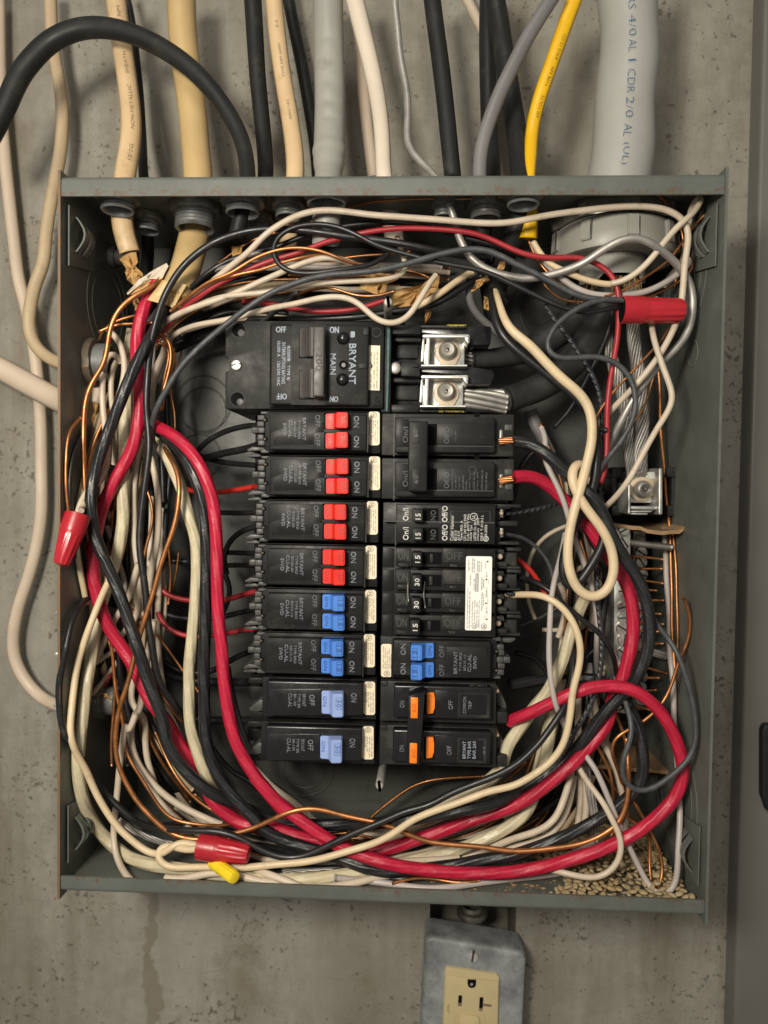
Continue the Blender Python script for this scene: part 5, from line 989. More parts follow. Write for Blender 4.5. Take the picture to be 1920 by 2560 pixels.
w('bigred', 'thick red wire starting at the left bundle and looping round the lower right corner', 31.5, 96, 'D', [(900,1050,70),(950,1070,76),(1010,1100,84),(1100,1145),(1200,1230),(1290,1345),(1350,1480),(1385,1620)], 'N', [(1388,0),(1405,150),(1405,380),(1412,650),(1438,900),(1460,1150),(1500,1330),(1560,1490)], 'O', [(1240,10),(1290,130),(1372,280),(1480,420),(1590,535)], 'R', [(60,185),(180,330),(330,455),(480,560),(620,642),(760,698),(950,750),(1200,782),(1450,788),(1620,784)], 'M', [(0,1245),(200,1212),(400,1160),(600,1090),(800,990),(950,880),(1050,770),(1105,640),(1098,500),(1060,370),(990,240),(890,130),(800,70),(700,42),(600,38),(480,55),(350,105),(200,172),(60,232)], 'K', [(1659,912,92),(1420,1012,80)])
w('bigblack', 'thick black wire beside the looping red one, rising to the lowest right breaker', 29.5, 91, 'D', [(930,1080,62),(1000,1120,70),(1080,1170,80),(1170,1258),(1240,1375),(1290,1510),(1318,1640)], 'N', [(1322,20),(1335,200),(1336,400),(1330,700),(1320,1000),(1326,1300),(1342,1490)], 'O', [(1118,20),(1132,150),(1180,285),(1265,410),(1390,510),(1480,590),(1600,660)], 'R', [(60,480),(150,545),(260,592),(400,640),(560,685),(680,735),(800,775),(930,782),(1100,760),(1300,738),(1450,708),(1620,675)], 'M', [(0,1140),(150,1090),(300,1030),(450,960),(600,880),(705,810),(790,725),(840,640),(850,520),(838,400),(808,280),(765,180,84),(700,90,74),(600,20,66)], 'L', [(520,1415,60),(380,1420,58),(250,1425,58),(100,1440,60),(-20,1455,64)])
w('bigcream', 'second thick cream wire, between the bundle and the left breakers', 29, 84, 'D', [(960,1150,60),(1010,1190,68),(1075,1275),(1130,1395),(1180,1515),(1215,1640)], 'N', [(1222,30),(1262,160),(1275,350),(1270,550),(1247,800),(1226,1000),(1222,1200),(1236,1400),(1268,1540)], 'O', [(1040,50),(1065,140),(1112,270),(1165,390),(1250,490,70),(1340,560,62)], 'R', [(180,520,56),(320,570,56)])
w('cream', 'pale wire at the outer left that twists into the lower left red connector', 17.5, 99, 'N', [(700,460,86),(660,540,90),(612,660),(548,850),(500,1000),(478,1150),(462,1300),(450,1440),(478,1530),(540,1615)], 'O', [(400,170),(430,215),(475,275),(512,370),(570,480),(650,590),(740,672),(825,735,98),(890,740,104),(930,700,104),(975,668,98),(1030,668,98),(1090,690,99)])
w('cream', 'cream wire from the lower left red connector along the bottom to the four switch breaker', 17.5, 104, 'O', [(1090,700,103),(1040,712,100),(985,705,103),(930,680,97),(885,680,97),(850,715,100),(860,770),(910,803),(1000,808),(1150,805),(1300,802),(1450,790)], 'R', [(-20,757),(100,748),(220,735),(350,725),(500,700),(650,660),(800,610),(930,540),(1020,472),(1150,418),(1300,370),(1500,300),(1620,250)], 'M', [(0,690),(130,620),(250,530),(330,420),(382,300),(402,180),(425,40)], 'L', [(360,1659),(390,1500),(440,1340),(448,1210),(412,1080),(350,980),(270,912),(170,872),(60,868)], 'J', [(1560,1195,96),(1500,1192,86),(1400,1195,76)])
w('white', 'long white loop beside the side connector, left of the thick black wire', 15.5, 80, 'D', [(690,470,78),(735,505),(785,590),(810,700),(800,820),(765,930),(720,1040),(705,1140),(700,1260),(690,1380),(640,1470),(570,1550),(530,1620)], 'N', [(520,20,104)], group=None)
w('white', 'white wire arched in front of the side connector and into the left red connector', 15, 84, 'D', [(780,690,76),(770,640,82),(735,612,84),(690,650),(668,760),(664,900),(672,1050),(682,1170),(670,1300,84),(620,1440,90),(545,1560,98)], 'N', [(505,-20,104),(500,30,106)])
w('white', 'white loop second from the side connector', 14, 80, 'D', [(830,620,70),(790,640),(745,690),(720,780),(715,900),(725,1000),(745,1150,72),(740,1350,66)])
w('copper', 'heavy copper ground wire bowing out of the tan cable', 12.5, 92, 'D', [(1040,150,80),(1000,195),(900,245),(805,310),(742,390),(712,500),(695,620),(665,715),(605,800),(562,900),(540,1050),(540,1250),(550,1400),(552,1560,80)], 'N', [(570,150,70),(600,350,60)])
w('copper', 'copper wire bent over the white loops at upper left', 7.5, 84, 'D', [(1000,430,76),(870,440),(780,435),(700,460),(640,492)])
w('copper', 'copper wire just above, slanting to the left wall', 7.5, 80, 'D', [(960,370,70),(870,388),(780,410),(740,430),(660,480),(630,540,70),(640,620,64),(680,670,60)])
w('copper', 'outermost copper wire rising from the torn paper on the left', 7, 70, 'D', [(520,1050),(475,1090),(445,1160),(430,1300),(430,1500)], 'N', [(440,0),(450,150,62)])
w('copper', 'copper wire rising left of the thick cream wire', 8, 82, 'D', [(760,880,70),(720,960),(650,1110),(595,1240),(562,1380),(552,1500)])
w('copper', 'copper wire bending between the bundle and the thick cream wire, then to the bottom right', 12.5, 96, 'D', [(1010,1180,66),(1060,1240,76),(1110,1320),(1150,1400),(1166,1500),(1158,1610)], 'N', [(1150,20),(1112,150),(1062,290),(1012,440),(970,580),(930,720),(888,860),(858,1000),(825,1140),(778,1260),(748,1390),(745,1520)], 'O', [(628,40),(628,150),(652,270),(690,350),(745,440),(825,525),(905,605),(985,642),(1090,650),(1220,630),(1350,600),(1450,558)], 'R', [(60,530),(160,488),(260,440),(370,410),(480,412),(620,445),(800,485),(900,520),(1000,560),(1100,600),(1250,622),(1450,632),(1600,655)], 'M', [(100,1110),(300,1088),(450,1062),(590,1005),(690,930),(735,830),(752,700),(752,560),(740,380,84)])
w('copper', 'copper wire hugging the inside of the lower left curve', 8.5, 84, 'N', [(720,860),(735,1000),(760,1200),(800,1380),(860,1560)], 'O', [(690,170),(750,290),(820,400),(890,500),(950,548),(1060,570),(1200,575),(1300,560,74)])
w('copper', 'copper wire dropping straight past the paper wrapped end at lower left', 7, 76, 'N', [(700,820),(735,960),(742,1100),(735,1300),(725,1500)], 'O', [(612,60),(610,250)])
w('copper', 'copper wire slanting from the bundle to behind the second cream wire', 6.5, 60, 'N', [(760,480),(830,590),(900,690),(1000,780),(1100,910),(1190,1040),(1290,1170)])
w('copper', 'thin copper wire along the middle of the lower left bundle', 7, 66, 'N', [(985,1010),(1010,1080),(1050,1180),(1110,1280),(1180,1360)])
w('oldcopper', 'copper wire bent inside the upper part of the bundle', 8, 70, 'D', [(920,1440),(945,1500),(975,1570),(990,1640)], 'N', [(990,0),(985,100),(950,230),(930,300)])
for k, pts in enumerate(([(1030,490),(1085,530),(1112,610),(1100,720),(1078,800),(1050,900),(1040,990)], [(1045,520),(1110,560),(1130,640),(1112,740),(1090,830),(1062,920),(1050,1000)], [(1020,560),(1080,560),(1098,640),(1085,720),(1055,830),(1058,930),(1030,1010)])):
    w('copper', ['foremost copper strand of the twisted hook beside the dusty wire', 'outer copper strand of the twisted hook beside the dusty wire', 'inner copper strand of the twisted hook beside the dusty wire'][k], 8, 78-3*k, 'D', pts, group='twisted copper hook')
w('copper', 'thin copper wire hanging behind the dusty wire at upper left', 5, 40, 'D', [(1180,580),(1170,670),(1120,780),(1105,880),(1130,1000),(1135,1130)])
w('black', 'black wire outermost on the left, bulging round the lower side connector', 16.5, 86, 'N', [(640,500,70),(590,535),(520,605),(470,700),(430,850),(402,1000),(382,1120),(390,1300),(412,1430),(480,1530),(560,1610)], 'O', [(440,190),(500,285),(560,385),(620,450),(690,510),(770,570),(900,580,78),(1000,560,70)])
w('black', 'short black wire behind the outermost copper on the left', 12, 56, 'D', [(560,1130),(510,1190),(470,1300),(455,1450),(458,1620)], 'N', [(465,100),(480,300)])
w('pale', 'short pale sheath out of the side connector ending in torn paper', 31, 72, 'D', [(570,660,66),(615,700,70),(640,780),(642,880),(620,950)], fixed=True, prof=FL, cat='cable')
w('pale', 'short pale sheath from the lower left side ending in brown paper', 34, 70, 'N', [(440,1240,60),(520,1235),(620,1225)], fixed=True, prof=FL, cat='cable')
for kk, (k_, lb, wd, pts) in enumerate((('white', 'white wire fanning out of the lower paper wrapped end', 12, [(600,1180),(680,1080),(760,970)]), ('red', 'red wire fanning out of the lower paper wrapped end', 9, [(640,1180),(680,1120),(720,1050)]), ('black', 'black wire fanning out of the lower paper wrapped end', 10, [(690,1190),(740,1130),(800,1060)]), ('white', 'topmost white wire near the lower side connector', 12, [(620,980),(680,930),(760,880)]))):
    w(k_, lb, wd, 60, 'N', pts)
w('white', 'white wire coming forward on the right edge of the upper bundle', 23, 64, 'D', [(1090,500),(1085,590),(1045,680),(1000,770),(978,880),(975,1000)])
w('white', 'white wire rising steeply at the centre of the left bundle', 16, 74, 'D', [(975,1300),(1000,1400),(1028,1530),(1030,1640)], 'N', [(1030,30),(1020,150),(995,300),(975,420),(965,500,66)])
w('white', 'white wire parallel to the black one inside the left bundle', 15, 68, 'D', [(930,1180),(890,1330),(870,1500),(868,1640)], 'N', [(870,40),(872,250),(900,400),(898,560),(880,700),(800,780),(740,870)])
w('white', 'white wire crossing left behind the thick black wire in the bundle', 16, 72, 'N', [(900,330),(850,480),(830,570),(750,690),(665,860),(610,980)])
w('white', 'white wire just inside the heavy copper on the lower left', 17, 74, 'N', [(1000,700),(960,900),(930,1100),(900,1300)], 'O', [(715,20),(720,120),(745,220),(800,310),(900,412),(1000,480),(1100,530),(1210,572)])
w('white', 'short white wire upright among the copper at lower left', 16, 66, 'N', [(960,520),(920,600),(850,740),(870,1000),(855,1250)], 'O', [(795,-20),(790,100),(805,230),(845,350)])
w('white', 'white wire hanging straight down to the bottom left lip', 16, 84, 'N', [(880,1300),(830,1450)], 'O', [(690,0),(670,120),(650,300),(628,480),(618,620),(640,760),(690,850),(750,905)])
w('greywhite', 'grey white wire slanting out of the bundle behind the left black wires', 14, 60, 'N', [(690,90),(730,200),(770,330),(815,480),(800,560)])
w('white', 'white wire sloping behind the thick wires toward the lower middle', 16, 50, 'R', [(60,140),(120,210),(200,290),(300,350),(380,420),(440,480)])
w('white', 'thin white wire straight down just left of the second cream wire', 12, 46, 'N', [(1050,300),(1070,500),(1060,700),(1030,900),(1010,1100)])
for k, (kd, wd, hh_, win, pts) in enumerate((
 ('black',14,52,'D',[(930,1100),(905,1280),(880,1480),(855,1640)]),('black',15,44,'D',[(1010,830),(990,1000),(1040,1300),(1060,1600)]),('black',14,40,'D',[(1080,900),(1090,1100),(1100,1350),(1080,1640)]),
 ('black',15,50,'N',[(830,0),(820,250),(830,450),(780,700),(640,1000)]),('black',16,46,'N',[(1080,0),(1060,300),(1000,500),(1000,800),(950,1000),(860,1300),(830,1640)]),('black',15,36,'N',[(1000,200),(1090,320),(1230,320)]),
 ('black',14,58,'N',[(760,200),(770,500),(720,800),(700,1000)]),('black',15,40,'S',[(800,1160),(950,1050),(1150,960),(1400,960),(1659,970)]),('black',16,34,'S',[(760,1212),(1000,1110),(1300,1060),(1659,1030)]),('black',14,30,'S',[(700,1180),(1000,1000),(1400,930),(1659,920)]))):
    w(kd, 'black wire buried deep in the left bundle', wd, hh_, win, pts, group='black wires buried in the left bundle')
for k, (wd, hh_, win, pts) in enumerate(((15,44,'D',[(870,700),(850,900),(770,1100),(700,1300),(650,1640)]),(14,40,'N',[(700,0),(740,150),(720,350)]),(15,42,'D',[(930,1200),(950,1400),(900,1640)]),(16,40,'N',[(940,500),(880,900),(860,1200),(830,1640)]),(14,36,'N',[(1010,620),(1000,900),(960,1150),(940,1400),(960,1640)]),(16,56,'S',[(720,1140),(900,1080),(1100,1030),(1300,1000),(1659,1010)]))):
    w('white', 'white wire buried deep in the left bundle', wd, hh_, win, pts, group='white wires buried in the left bundle')
for k, (wd, hh_, win, pts) in enumerate(((6.5,54,'D',[(690,960),(640,1200),(620,1400)]),(6.5,48,'N',[(1090,200),(1110,400),(1090,600)]),(6.5,44,'N',[(1160,250),(1140,420),(1100,560)]),(7,50,'N',[(540,200),(600,330),(700,480)]),(6.5,52,'N',[(890,1150),(900,1350),(930,1640)]),(6.5,46,'N',[(960,1300),(980,1480),(1030,1659)]),(7,40,'O',[(740,60),(760,200),(800,320)]),(7,40,'O',[(830,60),(870,200),(930,340),(1000,430)]),(7,56,'N',[(820,1050),(770,1200),(740,1300)]))):
    w('copper' if k % 2 else 'oldcopper', 'copper wire buried deep in the left bundle', wd, hh_, win, pts, group='copper wires buried in the left bundle')
# ---------------------------------------------------------------- between the bundle and the left breakers
bl = 'wires feeding the left breakers'
w('black', 'black wire curving up into the topmost left breaker', 14, 60, 'D', [(1255,1300,40),(1290,1240,50),(1390,1165),(1520,1118),(1640,1098)], 'E', [(430,1052,74),(500,1052,74)], group=bl)
w('black', 'thicker black wire into the lower port of the topmost left breaker', 18, 56, 'D', [(1270,1330,40),(1320,1310,50),(1450,1272),(1600,1252)], 'E', [(440,1215,72)], group=bl)
w('black', 'black wire curving down into the second left breaker', 14, 46, 'D', [(1270,1280,36),(1330,1315),(1450,1342),(1600,1352)], 'E', [(440,1396,70)], group=bl)
w('brightred', 'red wire into the second left breaker', 13, 52, 'D', [(1180,1500,44),(1240,1525),(1380,1532),(1510,1520),(1640,1490)], 'E', [(430,1580,72)], group=bl)
w('black', 'black wire level with the third left breaker, upper port', 13, 50, 'N', [(1330,5,40),(1450,8),(1560,5),(1690,0,66)], group=bl)
w('black', 'black wire hooking up into the third left breaker', 14, 54, 'N', [(1470,400,40),(1450,320,44),(1460,240),(1500,165),(1560,122),(1650,98),(1720,90,68)], group=bl)
w('black', 'black wire into the fourth left breaker, upper port', 13, 48, 'N', [(1420,262,40),(1550,262),(1650,270),(1720,272,66)], group=bl)
w('black', 'black wire into the fourth left breaker, lower port', 13, 44, 'N', [(1400,350,40),(1550,342),(1640,345),(1720,352,64)], group=bl)
w('black', 'black wire hanging in a bend behind the thick red wire', 13, 34, 'N', [(1420,330),(1470,420),(1500,510),(1480,590),(1440,660)], group=bl)
w('red', 'red wire passing behind the thick cream wire to the upper blue breaker', 13.5, 52, 'N', [(1000,420,50),(1025,480),(1080,540),(1160,570),(1300,580),(1450,574),(1550,540),(1640,517),(1700,505,66)], group=bl)
w('black', 'black wire passing behind the thick cream wire to the upper blue breaker', 14, 46, 'N', [(985,580,44),(1020,630),(1090,668),(1220,690),(1380,692),(1530,655),(1640,635),(1720,625,64)], group=bl)
w('red', 'lower red wire passing behind the thick cream wire to the lower blue breaker', 13, 58, 'N', [(1010,560,50),(1018,650),(1065,730),(1140,785),(1230,805),(1400,795),(1600,765),(1680,752,66)], group=bl)
w('black', 'black wire sagging to the lower blue breaker', 15, 40, 'N', [(960,850,50),(1020,930),(1090,1000),(1200,1042),(1390,1022),(1510,950),(1620,905),(1700,880,64)], group=bl)
w('black', 'thick dull black wire to the upper pale blue breaker', 22, 38, 'N', [(1000,960,50),(1060,1030),(1180,1080),(1350,1102),(1500,1105),(1680,1100,56)], group=bl)
w('black', 'thick dull black wire to the lower pale blue breaker', 20, 34, 'N', [(1050,1200,44),(1120,1300),(1250,1345),(1450,1352),(1680,1345,54)], group=bl)
w('black', 'thin black wire running down just right of the thick red one', 12, 46, 'N', [(1480,1000),(1495,1120),(1530,1270),(1590,1450),(1640,1570)], 'R', [(80,170),(150,230),(260,310),(360,390)])
w('black', 'thin black wire from behind the black pair to the lower middle', 13, 42, 'N', [(1380,1500)], 'O', [(1150,170),(1250,270),(1370,335),(1500,370),(1620,400)], 'R', [(150,330),(280,400)])
# ---------------------------------------------------------------- bottom run
w('black', 'black wire rising to the right over the red wires at the bottom', 17, 101, 'O', [(670,500,80),(740,555,84),(850,590,90),(950,600),(1060,610),(1180,605),(1290,632)], 'R', [(20,590),(110,645),(220,688),(330,695),(430,672),(560,610),(700,542),(850,480),(980,420),(1120,385),(1220,330),(1350,278),(1500,220),(1640,155)], 'M', [(40,528),(100,485),(180,405),(265,285),(335,150),(385,30)], 'L', [(360,1580,96),(392,1420,90),(402,1270,82),(400,1150,74)])
w('white', 'white wire crossing low under the lower left red connector', 18, 96, 'R', [(60,760),(150,790),(260,835),(360,865)], 'O', [(1659,930)])
w('white', 'pale wire lowest of all, along the bottom lip', 18, 84, 'O', [(900,862),(960,868),(1080,850),(1180,832),(1300,850)], 'R', [(200,855),(500,868),(700,845),(850,808),(1000,790),(1150,775),(1300,770,80),(1450,770,80)])
w('greywhite', 'grey white wire curving low along the bottom lip toward the seeds', 15, 82, 'R', [(560,815),(700,825),(860,850),(1000,872),(1150,880),(1300,868),(1450,840),(1620,815)], 'M', [(50,1285),(180,1275),(320,1250)])
w('white', 'white wire drooping in a bowl over the seeds', 15, 100, 'M', [(420,540,80),(470,640,84),(530,712),(600,800),(655,920),(700,1010),(714,1100),(692,1180),(620,1250),(520,1282),(420,1270),(320,1245),(200,1215,92)])
w('copper', 'copper wire wavering low along the bottom lip', 8, 94, 'R', [(900,850),(960,832),(1060,815),(1160,822),(1260,845),(1350,852),(1420,832)])
w('copper', 'copper wire just above the pale wires at the bottom middle', 7, 80, 'R', [(640,540),(720,570),(780,580)])
w('oldcopper', 'dark copper wire arching up in the empty lower middle', 8, 24, 'R', [(740,500),(790,440),(880,370),(1000,290),(1130,240),(1280,220),(1450,215)])
for k, pts in enumerate(([(930,670),(1060,660),(1180,650)], [(560,590),(680,578),(800,575)], [(100,680),(250,720),(400,745),(600,770)])):
    w('oldcopper', 'dull copper wire under the wires at the bottom', 7, 60, 'R', pts, group='dull copper wires under the bottom run')
for k, (wd, hh_, pts) in enumerate(((18,70,[(700,570),(850,550),(1000,520),(1150,480),(1300,400)]),(20,64,[(850,690),(1000,690),(1150,650),(1350,590),(1550,520)]),(18,62,[(560,640),(800,660),(1000,640),(1200,620)]),(16,56,[(1000,640),(1200,590),(1400,580)]),(16,80,[(700,740),(900,720),(1150,710),(1300,700)]))):
    w('white', 'pale wire half hidden under the bottom run', wd, hh_, 'R', pts, group='pale wires under the bottom run')
for k, (wd, hh_, pts) in enumerate(((22,50,[(150,490),(300,520),(500,540),(700,560),(900,580)]),(20,54,[(0,620),(200,640),(400,700),(600,740)]),(20,48,[(1000,470),(1150,440),(1350,400),(1550,350)]),(18,60,[(0,700),(200,740),(500,760),(800,800),(1000,830)]))):
    w('black', 'black wire half hidden under the bottom run', wd, hh_, 'R', pts, group='black wires under the bottom run')
w('alum', 'bare stranded wire at the bottom left under the white loop', 16, 78, 'O', [(650,545,70),(720,600),(800,640),(870,665),(940,680,70)], strands=6, twist=0.06)
w('alum', 'bare stranded wire glinting at the bottom middle', 14, 84, 'R', [(250,772,76),(350,782),(450,778),(560,775,76)], strands=6, twist=0.08)
w('alum', 'bare stranded wire hanging right of the white wires at lower right', 22, 70, 'M', [(470,520,60),(495,650),(520,800),(545,940),(540,1030),(520,1120,76)], strands=7, twist=0.25)
w('alum', 'bare stranded wire flat along the bottom under the red wire', 14, 80, 'M', [(545,1060),(460,1095),(390,1125),(320,1150)], strands=5, twist=0.2)
# ---------------------------------------------------------------- right hand side
w('cream', 'cream wire from the top, hanging in a long loop beside the neutral bar', 24, 104, 'T', [(1535,590,70),(1580,700,80),(1610,800,92)], 'F', [(1205,0),(1240,110),(1310,230),(1390,310),(1450,350),(1540,465),(1620,570)], 'G', [(0,705),(60,742),(130,800),(220,900),(330,1012),(430,1090),(500,1180),(522,1290),(515,1420),(500,1560)], 'L', [(490,0),(462,120),(425,240),(390,370),(370,500),(362,640),(385,760),(440,855),(520,897),(600,868),(645,780),(660,680),(640,560),(580,440),(505,340),(440,245),(395,155),(385,75),(410,20),(450,10),(475,40,96),(468,110,90)], wmul=[(0,0.62),(0.09,0.72),(0.19,1.0),(1,1.0)])
w('black', 'black wire from the top, hanging in a hook beside the cream loop', 22.5, 97, 'T', [(1530,600,70),(1550,700,80),(1580,800,88)], 'F', [(1130,10),(1165,150),(1235,280),(1335,390),(1470,500),(1600,605)], 'G', [(60,830),(130,890),(250,988),(380,1090),(470,1180),(528,1290),(548,1420),(545,1560)], 'L', [(545,30),(530,160),(490,270),(430,380),(375,490),(340,610),(328,720),(345,815),(385,838),(430,800),(475,735),(540,640),(592,540),(600,430),(565,310),(520,215,88)])
w('bigcream', 'stout cream wire curving from the neutral bar down across the lower right', 31, 80, 'L', [(545,800,60),(500,850,66),(450,940),(400,1080),(340,1260),(290,1380),(235,1500),(170,1620)], 'M', [(100,180),(40,330),(-30,430)], 'R', [(1550,170),(1470,240),(1350,320),(1220,370),(1080,470,74),(950,545,66),(800,600,60)])
w('bigcream', 'stout dull cream wire behind it, lower right', 29, 66, 'M', [(300,0),(280,120),(245,280),(205,440),(165,600),(120,720),(40,830),(-40,900)])
w('greywhite', 'grey white wire straight down behind the cream loop', 14, 84, 'G', [(190,1320,70),(225,1400),(265,1540)], 'L', [(205,-20),(260,110),(320,230),(365,350),(415,530),(470,680),(520,830),(542,960),(550,1100),(545,1250),(560,1400,60)])
w('greywhite', 'grey white wire bowed out beside the right breakers', 14, 98, 'L', [(345,480,70),(315,620,80),(285,750),(255,930),(243,1100),(240,1300),(258,1460),(300,1590)], 'M', [(250,60),(285,170),(330,260),(370,360,84)])
w('black', 'black wire falling from the four switch breaker to the neutral bar', 13, 94, 'J', [(1480,1000,70),(1560,1020,80)], 'L', [(60,752),(150,788),(260,858),(350,948),(440,1022),(530,1090),(605,1170),(650,1255),(672,1330),(680,1400,80)])
w('black', 'second black wire beside it, behind the cream wire', 13, 84, 'L', [(380,960),(420,1060),(435,1200),(420,1300)])
w('dash', 'long black wire from the neutral bar down past the cream wires', 13, 90, 'L', [(545,650,76),(548,760),(560,920),(578,1100),(582,1290),(562,1440),(515,1550),(470,1640)], 'M', [(545,40),(510,150),(460,250),(415,330),(370,400),(325,490),(280,580,76)])
w('dusty', 'grey black wire swinging out to the right side and looping back', 13.5, 107, 'L', [(890,980,84),(940,1065,94),(1010,1150),(1070,1240),(1112,1350),(1140,1480),(1165,1620)], 'M', [(1145,40),(1172,170),(1192,320),(1185,440),(1130,530),(1040,612),(940,690),(850,722),(770,702),(718,645),(705,565),(730,480),(768,390),(775,300),(752,200),(735,140,96)])
w('greywhite', 'grey white wire along the right side down to the seeds and up again', 14, 92, 'L', [(985,440,46),(998,600,48),(1005,800,50),(1015,1000,52),(1020,1250,56),(1035,1480,60)], 'M', [(1045,20,64),(1055,300,72),(1072,600,80),(1085,850,86),(1082,1050,94),(1075,1240,102),(1050,1350),(1005,1395),(950,1400),(890,1330),(810,1190),(740,1050),(690,930),(640,800),(590,680),(540,570),(480,490),(430,420,78)])
w('copper', 'bright copper wire straight up along the right side', 8.5, 50, 'G', [(945,900),(952,1050),(960,1240),(972,1430),(985,1600)], 'L', [(990,40,46),(1005,300,44),(1022,500),(1030,700),(1036,900),(1045,1200),(1058,1500),(1060,1640)])
w('oldcopper', 'tarnished copper wire beside the bright one on the right side', 6, 40, 'L', [(1045,480),(1062,700),(1068,1000),(1075,1300)])
w('copper', 'copper wire curling free against the right side', 8.5, 84, 'L', [(1110,890,92),(1140,960),(1157,1070),(1140,1180),(1095,1270),(1062,1370),(1040,1460),(1000,1540),(955,1585)], 'M', [(1030,60,80),(985,140),(910,215),(845,268),(740,330),(670,370),(638,430),(648,500),(690,590),(720,700,66)])
w('white', 'white wire bent like an elbow near the right side, ending by the neutral lug', 14.5, 104, 'G', [(930,480,76),(905,580,80),(905,660),(925,760),(970,900),(1012,1030),(1042,1130),(1012,1220),(945,1320),(872,1440),(800,1560)], 'L', [(820,20),(762,130),(690,220),(640,270,96),(590,318,86),(530,375,74),(480,435,64)])
w('copper', 'copper wire slanting between the white wire and the stranded cables', 6.5, 90, 'G', [(1010,680,84),(990,735),(900,830),(800,940),(740,1000),(650,1095),(590,1170),(540,1260)])
w('oldcopper', 'dull copper wire under the aluminium ground wire', 6.5, 72, 'G', [(930,950),(900,1060),(850,1200),(780,1300),(700,1400),(640,1470)])
w('black', 'thin black wire slanting down left behind the stranded cables', 10, 66, 'G', [(650,560),(635,660),(600,770),(555,870),(500,980),(440,1080),(360,1220),(270,1325)])
w('black', 'thin black wire bending behind the top right breaker', 17, 50, 'F', [(1560,1230),(1480,1300),(1410,1410),(1370,1540),(1345,1640)], 'L', [(40,90),(10,230),(-30,400,40)])
w('black', 'black wire end stub poking out by the hanging hook', 14, 92, 'G', [(510,1325),(560,1332),(612,1336)], fixed=True)
w('gcable', 'flat grey sheath split open behind the top right breaker', 32, 36, 'F', [(1470,920),(1500,1010),(1560,1130),(1640,1300)], prof=FL, cat='cable')
w('copper', 'copper wire inside the split grey sheath', 6, 44, 'F', [(1560,1020),(1580,1120),(1610,1210),(1659,1300)], 'L', [(290,60),(320,160),(345,230)])
w('bcable', 'black wire behind the thick red curve near the neutral bar', 15, 72, 'L', [(370,120,80),(400,220),(440,340),(480,460),(540,570),(600,670),(640,740,60)], cat='wire')
w('dash', 'ribbed grey wire into the two switch breaker with white print', 11, 74, 'J', [(1370,352,80),(1470,350)], 'L', [(60,340),(160,318),(290,280),(380,240,60)])
w('dusty', 'grey wire from the lower port of the breaker with white print', 10, 72, 'J', [(1370,562,82),(1440,565)], 'L', [(0,485),(85,505),(170,570),(240,655),(268,745),(262,830)])
w('white', 'thin white wire in a half ring behind the right breakers', 10.5, 34, 'L', [(360,425),(260,458),(165,540),(110,650),(92,800),(105,920),(150,1030)])
w('white', 'thin white wire lying level behind the right breakers', 10.5, 40, 'L', [(200,1100),(300,1105),(400,1080),(560,1065)])
w('brightred', 'red wire from the four switch breaker', 13, 64, 'J', [(1500,820,74)], 'L', [(30,640),(95,690),(160,765),(215,870)])
w('black', 'thick black wire from the four switch breaker under the red one', 17, 70, 'J', [(1500,1020,74)], 'L', [(90,768,74),(170,800),(240,845,66),(300,920,56)])
w('dusty', 'grey black wire slanting low behind the right breakers', 11, 30, 'L', [(40,1080),(150,1040),(260,980),(420,900)])
w('black', 'thin dark wire in the shadow below the right breakers', 12, 28, 'L', [(20,1250),(120,1270),(200,1320),(240,1420)])
w('white', 'white wire dropping from the neutral bar at the lower right', 16, 66, 'M', [(580,390),(640,500),(690,650),(712,750),(740,880),(735,980)])
w('white', 'white wire hooking left in the lower right bundle', 17, 88, 'M', [(395,540,70),(372,670,76),(335,780),(290,880),(220,952),(110,1000),(0,1030,80)], 'R', [(1500,640,74),(1350,690,70),(1200,715,66),(1050,735,62)])
w('white', 'white wire hooking left just under it in the lower right bundle', 17, 80, 'M', [(400,620,66),(380,750,70),(335,890),(240,1000),(120,1060),(0,1090,76)], 'R', [(1500,668,70),(1360,705,66),(1220,725,62)])
w('white', 'white wire upright in the lower right bundle, left of the bare strands', 17, 60, 'M', [(430,100),(425,300),(430,520),(440,700),(440,850),(420,980)])
w('white', 'white wire upright in the lower right bundle, touching the bare strands', 17, 64, 'M', [(470,560),(478,720),(480,850),(465,960)])
w('white', 'white wire straight through the middle of the lower right wires', 15, 60, 'M', [(340,0),(350,150),(330,330),(300,500)])
w('white', 'pale wire slanting in the shade of the lower right bundle', 16, 54, 'M', [(510,20),(530,150),(580,330),(640,470)])
w('copper', 'copper wire bent down beside the white drop at the lower right', 8.5, 74, 'M', [(540,400),(580,480),(632,570),(655,680),(655,800)])
w('copper', 'copper wire hanging into the seeds, right one of a hairpin', 8.5, 86, 'M', [(770,760),(830,850),(880,950),(930,1060),(968,1170),(978,1260),(960,1330),(945,1355)])
w('copper', 'copper wire hanging into the seeds, left one of a hairpin', 7.5, 80, 'M', [(700,850),(800,930),(888,980),(892,1080),(885,1180),(890,1260),(905,1320)])
w('copper', 'copper wire dropping from the neutral bar past the thick black curve', 9, 66, 'M', [(660,200),(710,300),(745,430),(750,600),(745,800),(720,900),(640,1010)])
for k, (win, pts) in enumerate((('M',[(560,540),(620,650),(700,740),(760,860),(820,940)]),('L',[(400,880),(370,960),(350,1000)]),('L',[(520,980),(480,1100),(470,1250),(480,1400)]),('L',[(560,1120),(500,1230),(465,1350)]),('L',[(430,500),(470,580),(490,700)]),('M',[(380,800),(360,950),(390,900)]),('M',[(430,880),(380,960),(350,1000)]),('M',[(270,700),(240,850),(150,950)]),('M',[(200,780),(140,880),(80,950)]),('L',[(580,880),(600,940),(640,960)]))):
    w('oldcopper' if k % 2 else 'copper', 'copper wire lost among the lower right wires', 7, 44, win, pts, group='copper wires lost among the right hand wires')
